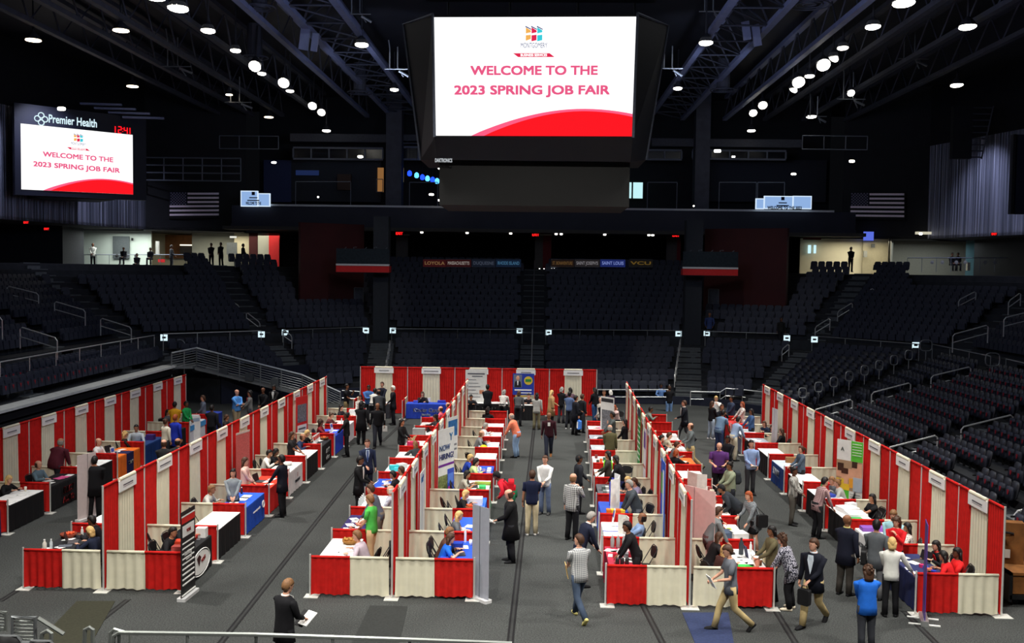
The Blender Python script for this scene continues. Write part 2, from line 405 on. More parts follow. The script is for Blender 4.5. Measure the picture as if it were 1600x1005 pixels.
# hanging projector panels and rigging
for q,(px,py,w,h) in enumerate(((476,60,.75,1.5),(492,66,.5,1.2),(1182,55,.6,1.4),(1166,48,.6,1.2))):
    p = atY(px,py,51); o = MB().cbox((0,0,0),(w*.6,.2,h*.75),rx=R(12),ry=R(10 if px<800 else -12)).build('speaker_panel', STEEL); o.location = p
    tag(o, ['wide slanted blue panel hanging in the left roof truss','narrow slanted blue panel beside the wide one in the left roof truss','outer slanted panel in the right roof truss','inner slanted panel in the right roof truss'][q], 'speaker')
def pipes(px,py,Y,sc,label,mir=1):
    p = atY(px,py,Y); t = thing('rigging_frame', label, 'rigging', p); mb = MB()
    mb.tube([(-.9*sc*mir,0,0),(.9*sc*mir,0,0)],.035,5); mb.tube([(-.5*sc*mir,0,0),(-.5*sc*mir,0,1.6*sc),(-.6*sc*mir,0,2.2*sc)],.035,5)
    mb.tube([(.1*sc*mir,0,1.7*sc),(.1*sc*mir,0,.1),(.5*sc*mir,.3,-.5*sc)],.035,5); mb.build('pipe', RAILM, t)
    MB().tube([(.2*sc,0,-.1),(.9*sc,.2,-.35)],.07,6).build('lamp_bar', RAILM, t)
for a in ((275,104,60,1,'bent pipe rigging frame under the left roof, upper one'),(372,160,68,1,'bent pipe rigging frame under the left roof, lower one near the flag wall'),
          (1426,92,60,1,'bent pipe rigging frame under the right roof, upper one'),(1330,155,66,1,'bent pipe rigging frame beside a bare bulb on the right'),
          (1275,182,70,.8,'lowest bent pipe rigging frame on the right'),(560,22,52,.7,'pipe rigging beside the scoreboard, upper left'),(619,108,55,.7,'pipe rigging beside the scoreboard, lower left'),
          (1112,18,52,.7,'pipe rigging beside the scoreboard, upper right'),(1048,107,55,.7,'pipe rigging beside the scoreboard, lower right')): pipes(*a)
# ------------------------------------------------------------------ lamps
LAMPC = emis('lamp_white', (255,250,235), 9); LAMPW = emis('lamp_warm', (255,236,205), 6)
lamps = [(242,-4,1,0),(278,14,1.0,0),(325,49,.75,0),(368,80,.6,0),(398,104,.75,1),(409,116,.55,0),(443,130,.75,1),(453,143,.55,0),(488,166,.65,1),(502,176,.62,1),
 (52,64,.85,2),(189,49,.85,2),(15,130,.8,2),(207,136,.8,2),(358,149,.5,2),(420,184,.75,2),(510,205,.7,0),(565,71,.75,0),(616,141,.6,0),
 (1412,6,1,0),(1364,43,.75,0),(1317,76,.6,0),(1302,91,.6,3),(1287,102,.8,1),(1265,120,.6,0),(1248,129,.8,1),(1239,140,.6,3),(1192,165,.65,1),(1177,177,.6,1),
 (1512,43,.85,0),(1495,134,.8,0),(1268,183,.8,0),(1330,146,.5,1),(1103,68,.75,0),(1059,139,.6,0),(1174,205,.65,0)]
hood = mat('lamp_housing', (50,50,54), .5)
for q,(px,py,w,k) in enumerate(lamps):
    z = 18.9; p = at(px,py,z)
    if p.y > 77: p = atY(px,py,77)
    px0 = 'left' if px < 800 else 'right'
    lab = 'round white roof lamp, %s light row,' % px0 if k in (0,1,3) else 'warm roof lamp over the left stands'
    more = {0:' shining straight down',1:' tilted forwards',2:'',3:' seen edge-on'}[k]
    idx = sum(1 for l in lamps[:q] if (l[0] < 800) == (px < 800) and l[3] == k)
    t = thing('roof_lamp', '%s%s, %s from the top' % (lab, more, ordn(idx)), 'ceiling light', p, group='roof lamps')
    s = w*.46
    o = MB().lathe([(s*.9,0),(s,.02),(s*.95,.06)], 14).build('lamp_lens', LAMPW if k == 2 else LAMPC, t)
    h = MB().lathe([(s*1.04,.07),(s*.8,.25),(s*.3,.45),(.06,.5),(.03,2.4)], 12).build('lamp_housing', hood, t)
    if k == 1: o.rotation_euler = (R(-50),0,0); h.rotation_euler = (R(-12),0,0); h.location = (0,.12,.1)
    elif k == 0: o.rotation_euler = (R(-10),0,0)
    elif k == 3: o.rotation_euler = (R(-20),R(40),0)
for px,py,w in ((563,245,.4),(428,254,.35),(1121,236,.5),(1331,252,.4),(1240,272,.35),(497,308,.12),(686,263,.15),(686,313,.15),(1084,322,.1),(1146,245,.25),(674,304,.35),(52,51,.4),(96,170,.5)):
    p = atY(px,py,74 if py>180 else 62); o = MB().rbox((0,0,0),(w,.08,w*.42 if w>.2 else w),.1).build('small_lamp', LAMPC); o.location = p
    tag(o, 'tiny white light %s' % {563:'over the left suite window',428:'over the left balcony rail',1121:'over the right suite window',1331:'above the right flag wall',1240:'round bulb in right suite',497:'on the left balcony seats',686:'at the hanging scoreboard corner',1084:'on the right balcony ledge',1146:'slanted in the right suite window',674:'on balcony left of the scoreboard',52:'beside the warm lamp at upper left',96:'above the left scoreboard'}[px], 'light', 'small pinpoint lights' )
# fluorescent strip fixtures on cladding top-left
mb = None
for q in range(4):
    a = at(150+q*22, 168+q*6, 17.5); o = MB().cbox((0,0,0),(2.6,.25,.12),rz=R(8)).build('ceiling_baffle', mat('baffle_panel', (110,120,160), .5)); o.location = atY(158+q*22,163+q*7,66)
    tag(o, 'pale blue ceiling baffle above the left scoreboard, %s from the left' % ordn(q), 'ceiling baffle', 'blue ceiling baffles')
# ------------------------------------------------------------------ hanging scoreboard
JB = mat('scoreboard_casing', (19,20,27), .5, .1, 1.5, spec=.4)
SCRW = emis('screen_white', (255,255,255), 1.25)
SCRR = emis('screen_red', (255,22,34), 1.0); SCRP = emis('screen_pink', (255,95,135), 1.0); SCRT = emis('screen_letter_pink', (240,92,138), .95)
c_or = emis('logo_orange', (245,180,90), 1); c_rd = emis('logo_crimson', (225,40,80), 1); c_cy = emis('logo_cyan', (60,205,220), 1); c_nv = emis('logo_navy', (40,60,120), 1)
TL, TRt, BR, BL = atY(676,27,33.0), atY(996,26,33.0), atY(989,213,33.85), atY(679,212,33.85)
def screen(parent, TL, TRt, BR, BL, eps=.02, small=False):
    ex = (TRt-TL); ey = (TL-BL); n = ex.cross(ey).normalized()
    if n.y > 0: n = -n
    def S(u, v, e=1): # u right, v down in 0..1
        a = TL.lerp(TRt,u); b = BL.lerp(BR,u); return a.lerp(b,v)+n*eps*e
    def pl(name, pts, m, e):
        mb = MB().prism([S(u,v,e) for u,v in pts], n*.004); return mb.build(name, m, parent)
    pl('display_panel', [(0,0),(1,0),(1,1),(0,1)], SCRW, 0)
    def arc(pts): return pts
    top = [(.185,1)]; 
    for k in range(21):
        u = .185+(1-.185)*k/20; v = 1-.235*math.sin(pi*.5*min(1,(u-.185)/.565))**.9 if u < .75 else .765+.045*((u-.75)/.25)**2
        top.append((u,v))
    pl('pink_arc', top+[(1,1)], SCRP, 1)
    top = [(.25,1)]
    for k in range(21):
        u = .25+.75*k/20; v = 1-.215*math.sin(pi*.5*min(1,(u-.25)/.5))**.9 if u < .75 else .785+.05*((u-.75)/.25)**2
        top.append((u,v))
    pl('red_arc', top+[(1,1)], SCRR, 2)
    W_ = ex.length; xd = ex.normalized(); yd = ey.normalized(); H_ = ey.length
    text('screen_lettering','WELCOME TO THE',.105*H_,SCRT,S(.5,.445,2),xd,yd,parent,bold=.0035*H_,width=.63*W_,extrude=.002)
    text('screen_lettering','2023 SPRING JOB FAIR',.105*H_,SCRT,S(.488,.61,2),xd,yd,parent,bold=.0035*H_,width=.775*W_,extrude=.002)
    x0 = .457
    for i,(m_,) in enumerate(((c_or,),(c_rd,),(c_cy,))):
        u = x0+i*.028; pl('logo_block', [(u,.085),(u+.025,.11),(u+.025,.19),(u,.20)] if i else [(u,.085),(u+.025,.11),(u+.025,.18),(u,.195)], m_, 2)
        pl('logo_roof', [(u-.002,.072),(u+.027,.098),(u+.027,.106),(u-.002,.082)], c_nv, 3)
        pl('logo_gap', [(u-.001,.135),(u+.026,.125),(u+.026,.145),(u-.001,.15)], SCRW, 4)
    text('screen_lettering','MONTGOMERY',.06*H_,c_nv,S(.497,.235,2),xd,yd,parent,width=.13*W_,extrude=.001)
    pl('ribbon', [(.395,.298),(.575,.298),(.6,.33),(.42,.33)], c_rd, 2)
    text('screen_lettering','BUSINESS SERVICES',.03*H_,SCRW,S(.497,.314,4),xd,yd,parent,bold=.001*H_,width=.13*W_,extrude=.001)
jb = thing('hanging_scoreboard', 'huge black centre-hung scoreboard with bright white welcome screen facing the camera', 'scoreboard', (0,0,0))
OL, OR_ = atY(630,38,35.2), atY(1044,40,35.2); oBL, oBR = atY(657,250,35.8), atY(1009,250,35.8)
lo = 11.2
mb = MB()
def P3(p, dz=0, dy=0): return (p.x, p.y+dy, p.z+dz)
mb.add([P3(TL,.1,.05),P3(TRt,.1,.05),P3(BR,-.05,.05),P3(BL,-.05,.05)], [(0,1,2,3)])
mb.add([P3(TL,.1,.05),P3(OL,0),P3(oBL,0),P3(BL,-.05,.05)], [(0,1,2,3)])
mb.add([P3(TRt,.1,.05),P3(OR_,0),P3(oBR,0),P3(BR,-.05,.05)], [(3,2,1,0)])
mb.add([(OL.x,OL.y,OL.z),(OL.x,OL.y+3.4,OL.z),(oBL.x,oBL.y+2.8,oBL.z),(oBL.x,oBL.y,oBL.z)], [(0,1,2,3)])
mb.add([(OR_.x,OR_.y,OR_.z),(OR_.x,OR_.y+3.4,OR_.z),(oBR.x,oBR.y+2.8,oBR.z),(oBR.x,oBR.y,oBR.z)], [(3,2,1,0)])
mb.add([P3(TL,.1,.05),P3(TRt,.1,.05),P3(OR_),P3(OR_,0,3.4),P3(OL,0,3.4),P3(OL)], [(0,1,2,3,4,5)])
mb.add([P3(BL,-.05,.05),P3(BR,-.05,.05),(BR.x-.02,34.3,lo),(BL.x+.05,34.3,lo)], [(0,1,2,3)])
mb.add([P3(BL,-.05,.05),(BL.x+.05,34.3,lo),P3(oBL)], [(0,1,2)]); mb.add([P3(BR,-.05,.05),(BR.x-.02,34.3,lo),P3(oBR)], [(2,1,0)])
mb.add([(BL.x+.05,34.3,lo),(BR.x-.02,34.3,lo),P3(oBR),P3(oBR,0,2.8),P3(oBL,0,2.8),P3(oBL)], [(0,1,2,3,4,5)])
mb.build('casing', JB, jb)
lb = atY(686,320,34.8); rb = atY(983,320,34.8)
MB().box(lb.x, rb.x, 34.8, 38.5, lb.z, lo+.02).build('lower_display', mat('unlit_display', (10,10,10), .6, .1, 3), jb)
for q_ in ([P3(TL,.1),P3(OL),P3(oBL)],[P3(TRt,.1),P3(OR_),P3(oBR)],[P3(TL,.08,-.02),P3(BL,-.04,-.02)],[P3(TRt,.08,-.02),P3(BR,-.04,-.02)]): MB().tube(q_,.05,5).build('edge_frame', mat('casing_edge', (92,98,112), .5), jb)
mb = MB()
for x in (-3.4,-1.2,1.2,3.2): mb.tube([(x,36.5,16.3),(x,36.5,21.5)], .05, 5)
mb.box(-4.2,3.9,35.6,36.4,17.0,17.25); mb.build('hanger', STEELD, jb)

scr = MB().prism([P3(TL,0,.01),P3(TRt,0,.01),P3(BR,0,.01),P3(BL,0,.01)], (0,.05,0)).build('screen', BLK, jb)
screen(scr, TL, TRt, BR, BL)
p = atY(693,251,34.25); text('maker_lettering','DAKTRONICS',.17,emis('faint_white',(200,205,210),.8),p,(1,0,0),(0,0,1),jb,bold=.006,width=.58)
# ------------------------------------------------------------------ left wall scoreboard
ws = thing('wall_scoreboard', 'large wall-mounted screen on the left with sponsor name and red clock above', 'scoreboard', (0,0,0))
a, b, c, d = atY(32,193,62), atY(207,211,66.5), atY(208,304,66.5), atY(36,296,62)
d = Vector((a.x,a.y,d.z)); c = Vector((b.x,b.y,c.z))
ex = (b-a).normalized(); nn = Vector((ex.y,-ex.x,0)).normalized()
back = -nn*.5
def off3(p, u, z): return p+Vector((ex.x,ex.y,0)).normalized()*u+Vector((0,0,z))
mb = MB().prism([off3(d,-.35,-.35), off3(c,.9,-.35), off3(b,.9,1.15), off3(a,-.35,1.25)], back); mb.build('casing', mat('navy_casing', (16,20,38), .5, .1, 2), ws)
sc2 = MB().prism([off3(d,-.02,-.02)+nn*.01, off3(c,.02,-.02)+nn*.01, off3(b,.02,.02)+nn*.01, off3(a,-.02,.02)+nn*.01], -nn*.03).build('screen', BLK, ws)
screen(sc2, a+nn*.03, b+nn*.03, c+nn*.03, d+nn*.03, .015)
up = Vector((0,0,1))
sgn = emis('sign_white', (215,240,250), 1.1)
q = atY(114,189,64.2)
def onw(px,py,e=.04):
    # intersect the view ray with the board plane
    r_ = ray(px,py); k = (a-CAM).dot(nn)/r_.dot(nn); return CAM+r_*k+nn*e
text('sponsor_lettering','Premier Health',.72,sgn,onw(114,190),ex,up,ws,bold=.012,width=(onw(152,190)-onw(77,186)).length)
mb = MB(); c0 = onw(64,186,.05); e2 = ex.normalized()
for k in range(4):
    cc = c0+e2*(.22*cos(k*pi/2))+up*(.22*sin(k*pi/2)); mb.tube([cc+e2*(.17*cos(t*pi/6))+up*(.17*sin(t*pi/6)) for t in range(12)], .035, 4, closed=True)
mb.build('sponsor_emblem', sgn, ws)
CLK = emis('clock_red', (255,20,30), 1.6)
seg = {'1':'bc','2':'abged','4':'fgbc'}
mb = MB(); uu = 0; o0 = onw(177,207,.05)
def bar(x0,y0,x1,y1,w=.032):
    x0 *= .8; x1 *= .8
    A = o0+e2*x0+up*y0; B = o0+e2*x1+up*y1; dd = (B-A).normalized(); pp = dd.cross(nn).normalized()*w
    mb.prism([A-pp,B-pp,B+pp,A+pp], nn*.01)
for ch, x in (('1',-.1),('2',.38),('4',.86),('1',1.08)):
    for s_ in seg[ch]:
        w_, h_ = .24, .4
        {'a':lambda: bar(x,h_*1,x+w_,h_), 'b':lambda: bar(x+w_,h_/2,x+w_,h_), 'c':lambda: bar(x+w_,0,x+w_,h_/2), 'd':lambda: bar(x,0,x+w_,0),
         'e':lambda: bar(x,0,x,h_/2), 'f':lambda: bar(x,h_/2,x,h_), 'g':lambda: bar(x,h_/2,x+w_,h_/2)}[s_]()
bar(.735,.1,.735,.14); bar(.735,.28,.735,.32)
mb.build('clock_digits', CLK, ws)
# support of the wall board
MB().prism([off3(d,1,-.4)-nn*.5, off3(c,-1,-.4)-nn*.5, off3(c,-1,3)-nn*.5, off3(d,1,3)-nn*.5], -nn*3.5).build('mounting_frame', BLK, ws)
# ------------------------------------------------------------------ flags
FW = mat('flag_pale', (235,220,232), .8, .05); FB = mat('flag_navy', (26,28,44), .8, .1); FRD = mat('flag_dull_red', (34,24,30), .8, .1)
def flag(pa, pb, pc, Y, label, s):
    a, b, c = atY(*pa, Y), atY(*pb, Y+s), atY(*pc, Y)   # top-left, top-right, bottom-left
    ex = (b-a); ey = (a-c); n = Vector((ex.y,-ex.x,0)).normalized(); t = thing('wall_flag', label, 'flag', (0,0,0))
    def Q(u0,u1,v0,v1,e): return [a+ex*u-ey*v+n*e for u,v in ((u0,v0),(u1,v0),(u1,v1),(u0,v1))]
    MB().prism(Q(-.01,1.01,-.02,1.02,0), -n*.1).build('backing', mat('flag_backing',(12,12,16),.8), t)
    mb = MB()
    for k in range(0,13,2): 
        pass
    for k in range(6):
        v0 = (2*k+.35)/12.4; mb.prism(Q(.36 if k < 3 else 0,1,v0,v0+.075,.01), n*.01)
    mb.build('stripe', FW, t)
    MB().prism(Q(0,.35,0,.52,.01), n*.008).build('canton', FB, t)
    mb = MB()
    for r_ in range(9):
        for c_ in range(6 if r_%2 == 0 else 5):
            u = (.03+c_*.058+(0 if r_%2 == 0 else .029)); v = .045+r_*.053
            p = a+ex*u-ey*v+n*.03; s_ = .07
            mb.prism([p+Vector((0,0,s_)), p+ex.normalized()*s_*.8, p-Vector((0,0,s_)), p-ex.normalized()*s_*.8], n*.004)
    mb.build('star', mat('flag_star',(120,116,140),.8), t)
    return t
flag((265,300),(342,300),(265,341),77.6,'framed striped flag on black wall at left, beneath the steel balcony grid',1.4)
flag((1329,301),(1413,301),(1329,342),79.4,'framed striped flag on black wall at right beside the metal cladding',-2.2)
# ------------------------------------------------------------------ steel balcony grids on walls
def gridrail(x0,x1,y0,y1,Y,nx,rows,label,m=None,r=.05):
    t = thing('balcony_railing', label, 'railing', (0,0,0)); m = m or RAILM
    a, b = atY(x0,y0,Y), atY(x1,y1,Y); mb = MB()
    for k in range(nx+1):
        x = a.x+(b.x-a.x)*k/nx; MB().tube([(x,Y,a.z),(x,Y,b.z)], r, 4).build('post', m, t)
    for k in range(rows+1):
        z = a.z+(b.z-a.z)*k/rows; MB().tube([(a.x,Y,z),(b.x,Y,z)], r, 4).build('rail', m, t)
    return t
RL2 = mat('dim_rail', (110,116,128), .5, .08, metal=.3)
gridrail(226,376,246,283,75.5,5,3,'steel railing grid high on the left wall above the flag',RL2)
gridrail(343,435,212,233,75.2,3,1,'open rectangular steel frame above the left balcony grid',RL2,.035)
gridrail(1254,1355,212,234,75.2,3,1,'open rectangular steel frame high at right above the flag',RL2,.035)
# ------------------------------------------------------------------ suites (rear upper level)
MULL = mat('window_mullion', (88,92,104), .5, .08)
GLS = mat('dark_glass', (20,22,28), .15, .1, spec=.6)
def suite(x0,x1,y0,y1,n,idx,Y=79.0):
    a, b = atY(x0,y0,Y), atY(x1,y1,Y); mb = MB()
    mb.box(a.x,b.x,Y,Y+.1,a.z,a.z+.14); mb.box(a.x,b.x,Y,Y+.1,b.z-.14,b.z)
    for k in range(n+1):
        x = a.x+(b.x-a.x)*k/n; mb.box(x-.05,x+.05,Y-.02,Y+.12,b.z,a.z)
    fr_ = struct('window_%d' % idx, mb, MULL, 'clerestory window band above the suites')
    o = MB().box(a.x,b.x,Y+.13,Y+.17,b.z,a.z).build('window_pane', GLS, fr_)
suite(458,598,232,248,5,1); suite(617,690,231,248,2,2); suite(1012,1065,236,248,2,3); suite(1082,1228,236,248,5,4)
struct('wall_suites_header', MB().box(-19.5,-7.6,78.6,79,17.3,17.9).box(-11.2,-7.8,78.6,79,17.2,17.4).box(8.4,19.8,78.6,79,17.2,17.8), mat('header_beam',(60,62,70),.7), 'header beam over the suite windows')
# side suite windows 300-380
# suite back walls: dimness and far-left blue light put into their colours, partition columns
for i,(x0,x1,c,l) in enumerate(((412,455,(42,50,84),'dim blue lit suite wall'),(455,595,(38,40,44),'dim grey suite wall'),(1082,1230,(30,32,42),'dim suite wall at right'),(1232,1290,(32,34,42),'dim end suite wall'))):
    a, b = atY(x0,250,82.5), atY(x1,316,82.5)
    struct('wall_suite_%d' % (i+1), MB().box(a.x,b.x,82.5,82.7,b.z,a.z), mat('suite_lit_tone_%d' % i, c, .8, .1), l)
def boxpx(name, x0,y0,x1,y1,Y,t,m,label=None,cat=None,group=None,kind=None):
    a, b = atY(x0,y0,Y), atY(x1,y1,Y); cx, cz = (a.x+b.x)/2, b.z
    o = MB().box(a.x-cx,b.x-cx,0,t,0,a.z-b.z).build(name, m); o.location = (cx,Y,cz); return tag(o,label,cat,group,kind)
boxpx('wall_monitor',462,266,498,274,82.3,.08,emis('dim_blue_screen',(30,44,86),.7),'dim blue wall screen in the left suite','screen')
boxpx('bar_cabinet',527,272,548,297,82,.4,mat('brown_wood_dim',(60,40,26),.6),'small brown cabinet in the rear left suite','cabinet')
boxpx('warm_door',590,262,599,300,82,.1,emis('warm_glow',(150,105,60),.8),'warm lit doorway beside the pillar in the rear left suite','door')
boxpx('lit_shelf',615,262,630,284,82,.3,emis('shelf_glow',(130,120,100),.7),'warm lit shelving at the bar behind the hanging scoreboard','shelf')
struct('column_1', MB().box(-11.9,-10.7,77.6,78.8,10.7,21.5), STEELD, 'dark column between rear left suites')
struct('column_2', MB().box(11.6,12.7,77.6,78.8,10.7,21.5), STEELD, 'dark column between rear right suites')
for k,(px,py) in enumerate(((640,271),(651,274),(660,277),(668,279),(676,281),(683,283))):
    p = atY(px,py,78); t = thing('pendant_lamp','glowing blue pendant lamp over the rear bar, %s from the left' % ordn(k),'pendant light',p,group='blue pendant lamps')
    MB().lathe([(.06,.22),(.16,.12),(.18,-.1),(.1,-.2)],8).build('shade',emis('pendant_blue_%d'%(k%2),((30,70,255),(90,190,255))[k%2],2.2),t,True)
    MB().lathe([(.012,.2),(.012,2)],4).build('cord',BLK,t)
# seats of the suites balcony: dark rows
mb = MB()
for x0,x1 in ((-21,-12.2),(-10.3,-5),(7,11.4),(13.2,22)):
    x = x0
    while x < x1:
        mb.rbox((x,77.3,11.55),(.5,.12,.85),.1); mb.rbox((x,78.3,12.0),(.5,.12,.85),.1); x += .56
tag(mb.build('suite_seats',mat('suite_seat_black',(16,17,20),.6)),'dark seat rows on the rear balcony in front of the suites','seats',kind='stuff')
struct('floor_suites_step', MB().box(-23,23,77.8,79,10.75,11.3), BLKW, 'step in suite balcony')
gridrail(588,598,280,300,78.9,1,1,'short rail end next to the left suite column',RL2,.03)
for q,(x0,y0,x1) in enumerate(((462,284,548),(640,285,684),(1012,285,1058),(1124,285,1182),(1184,285,1226))):
    a, b = atY(x0,y0,76.9), atY(x1,y0,76.9); o = MB().tube([(a.x,76.9,a.z),(b.x,76.9,b.z)],.035,5); 
    for x in (a.x,b.x): o.tube([(x,76.9,a.z),(x,76.9,11.3)],.03,4)
    tag(o.build('balcony_rail',RL2),'thin balcony rail before the suites, %s from left' % ordn(q),'railing')
# bright window seen beside scoreboard (992,295)
boxpx('lit_window',982,285,1004,310,81,.1,emis('cool_window',(190,235,240),1.1),'bright cool lit window just right of the hanging scoreboard','window')
boxpx('window_bar',987,285,989,310,80.9,.05,BLK,'dark vertical bar across the bright cool window','window bar')
# balcony displays with blue-white content
SKY = emis('display_sky', (150,185,235), .9); SKYE = emis('display_edge', (215,235,255), 1.0); DINK = mat('display_ink', (24,22,60), .6)
def disp(x0,y0,x1,y1,Y,label,txt=None,logo=None):
    a, b = atY(x0,y0,Y), atY(x1,y1,Y); t = thing('ribbon_display', label, 'screen', (0,0,0), group=None)
    MB().box(a.x,b.x,Y,Y+.15,b.z,a.z).build('casing',SKYE,t); e = .07
    MB().box(a.x+e,b.x-e,Y-.02,Y,b.z+e,a.z-e).build('picture',SKY,t)
    if logo:
        l = atY(*logo,Y)
        mb = MB(); mb.box(l.x-.12,l.x+.12,Y-.05,Y-.03,l.z-.05,l.z+.2); mb.box(l.x-.3,l.x+.3,Y-.05,Y-.03,l.z-.28,l.z-.2); mb.box(l.x-.45,l.x+.45,Y-.05,Y-.03,l.z-.48,l.z-.4); mb.build('emblem',DINK,t)
    return t
d1 = disp(376,298,403,323,75.4,'left pale blue screen of the pair on the left end of the balcony','', (396,304))
d2 = disp(403,302,422,323,75.4,'right, lower pale blue screen of the pair on the left end of the balcony')
d3 = disp(1181,310,1194,327,75.4,'small leftmost pale blue screen on the right end of the balcony')
d4 = disp(1194,306,1239,327,75.4,'wide middle pale blue screen with emblem on the right end of the balcony','', (1223,312))
d5 = disp(1239,306,1268,327,75.4,'rightmost pale blue screen on the right end of the balcony')
text('caption_lettering','WELCOME TO THE',.3,DINK,atY(396,318,75.3),(1,0,0),(0,0,1),d1,bold=.01,width=1.15)
text('caption_lettering','WELCOME TO THE 2023',.3,DINK,atY(1226,325,75.3),(1,0,0),(0,0,1),d4,bold=.012,width=2.5)
# ------------------------------------------------------------------ pillars and red walls
PIL = mat('grey_pillar', (44,48,54), .8, .1)
struct('column_3', MB().box(-11.1,-10.1,67.2,68.2,0,11), PIL, 'grey concrete pillar left of the rear middle stand')
struct('column_4', MB().box(9.6,10.7,67.4,68.4,0,11), PIL, 'grey concrete pillar right of the rear middle stand')
def redblock(s, label, n0=4):
    a0, b0 = off(s,-UD0-URUN*n0-.05), off(s+1,-UD0-URUN*n0-.05)
    if s == 2: a0 = a0.lerp(b0,.46)
    else: b0 = b0.lerp(a0,.36)
    z0 = zup(n0-1); mb = MB().prism([(a0.x,a0.y,z0-1),(b0.x,b0.y,z0-1),(b0.x-BIS[s+1].x*.3,b0.y-BIS[s+1].y*.3,z0-1),(a0.x-BIS[s].x*.3,a0.y-BIS[s].y*.3,z0-1)], (0,0,10.6-z0+1))
    struct('wall_vomitory_%d' % s, mb, REDW, label); return a0, b0, z0
RA = redblock(2,'dark red wall behind the rear left seats'); RB = redblock(4,'dark red wall behind the rear right seats')
# doors in the red walls
def door_on(AB, px0,px1,py0,py1,idx,label):
    a0,b0,z0 = AB; d = (b0-a0).normalized(); n = Vector((d.y,-d.x,0))
    def hit(px,py):
        r_ = ray(px,py); nn_ = Vector((n.x,n.y,0)); k = (Vector((a0.x,a0.y,0))-Vector((0,0,0))).dot(nn_)/r_.dot(nn_); return CAM+r_*k
    p, q = hit(px0,py0), hit(px1,py1); d3_ = Vector((d.x,d.y,0)); w = (q-p).dot(d3_)
    return p, q, d3_, n, w
for i,(AB,args) in enumerate(((RA,(553,567,450,473)),(RB,(1108,1123,452,477)))):
    p,q,d3_,n,w = door_on(AB,args[0],args[1],args[2],args[3],0,''); nz = Vector((0,0,1)); n = Vector((n.x,n.y,0))
    o = MB().prism([p+n*.02, p+d3_*w+n*.02, p+d3_*w-nz*(p.z-q.z)+n*.02, p-nz*(p.z-q.z)+n*.02], n*.06)
    dd = struct('door_%d' % (i+1), o, mat('grey_door',(66,70,80),.6), 'grey door in the dark red wall behind the seats')
    mb = MB(); mb.tube([p+n*.08,p+d3_*w+n*.08,p+d3_*w-nz*(p.z-q.z)+n*.08],.05,4); mb.tube([p+n*.08,p-nz*(p.z-q.z)+n*.08],.05,4); mb.build('door_frame',mat('door_frame_grey',(90,94,100),.6),dd)
    AB_ = AB
# press boxes: glass over red fascia with white cap
PG = mat('press_box_glass', (40,48,54), .2, .15, spec=.6)
for x0,x1,y0,side in ((525,608,412,'left'),(1067,1153,417,'right')):
    Y = 66.1; a, b = atY(x0,y0,Y), atY(x1,y0+14,Y)
    t = thing('press_box', '%s press box with red fascia, pale cap and glass front over the rear seats' % side, 'press box', (0,0,0))
    MB().box(a.x,b.x,Y,Y+.9,b.z,a.z-.12).build('fascia', mat('press_red',(205,36,36),.6,.06), t)
    MB().box(a.x,b.x,Y-.04,Y+.3,a.z-.12,a.z).build('cap', mat('press_cap',(200,200,200),.6,.05), t)
    MB().box(a.x,b.x,Y+.05,Y+.1,a.z,a.z+1.0).build('glass_front', PG, t)
    MB().box(a.x,b.x,Y,Y+.9,b.z-.05,b.z).build('underside', BLKW, t)
    mb = MB()
    for k in range(5):
        x = a.x+.4+(b.x-a.x-.8)*k/4; mb.tube([(x,Y+.5,a.z-.1),(x,Y+.5,a.z+.9+.2*(k%2)),(x+.2,Y+.4,a.z+1.1)],.03,4)
    mb.build('monitor_arm', mat('monitor_grey',(90,96,102),.5), t)
# fascia support beam across at ceiling
struct('trim_soffit', MB().box(-23.4,23.5,74.2,76.2,10.3,10.55), mat('soffit_panel',(64,62,58),.8,.1), 'soffit strip beneath the fascia')
for k,(px,py) in enumerate(((659,360),(730,361),(798,361),(877,361),(945,362),(1014,362),(1020,361),(869,366))):
    p = atY(px,py,74.6); o = MB().rbox((0,0,0),(.22,.1,.14),.05).build('track_light',emis('track_glow',(255,250,240),2.2)); o.location=(p.x,p.y,10.24); tag(o,'tiny spotlight under the rear fascia, %s from left' % ordn(k),'light','tiny spotlights beneath the fascia')
# rear concourse wall panels: grey and red pairs with exit signs
EXIT = emis('exit_red',(255,30,30),1.6)
for i,(x0,xm,x1,side) in enumerate(((619,637,638,'left'),(836,848,861,'middle'),(1042,1057,1063,'right'))):
    a, b, c = atY(x0,368,79), atY(xm,420,79), atY(x1,420,79)
    struct('wall_portal_%d' % (i+1), MB().box(a.x,b.x,79,79.3,b.z,a.z), mat('portal_grey',(86,82,76),.8,.08), 'grey portal jamb at the %s aisle' % side)
    if x1-xm > 2: struct('wall_portal_red_%d' % (i+1), MB().box(b.x,c.x,79,79.3,b.z,a.z), mat('portal_red',(110,34,36),.8,.08), 'red portal jamb at the %s aisle' % side)
    boxpx('portal_lintel',x0,366,x1+2,368,78.8,.2,mat('portal_lintel_pale',(190,186,176),.7),kind='structure')
def exit_sign(px,py,Y,label):
    p = atY(px,py,Y); t = thing('exit_sign', label, 'exit sign', p)
    if Y < 70: t.scale = (.6,.6,.6)
    MB().cbox((0,0,0),(.62,.08,.34)).build('housing', mat('exit_housing',(60,10,12),.6), t)
    text('exit_lettering','EXIT',.3,EXIT,(0,-.05,0),(1,0,0),(0,0,1),t,bold=.012,width=.54)
for a_ in ((624,365,78,'red exit sign by the grey jamb left of the rear middle stand'),(837,367,78,'red exit sign above the centre aisle stairs'),(1056,368,78,'red exit sign by the grey jamb right of the rear middle stand'),
           (73,358,64,'red exit sign in the dark left concourse'),(1553,366,64,'red exit sign in the dark right concourse'),(41,348,64,'small red exit sign at far upper left under the cladding')): exit_sign(*a_)
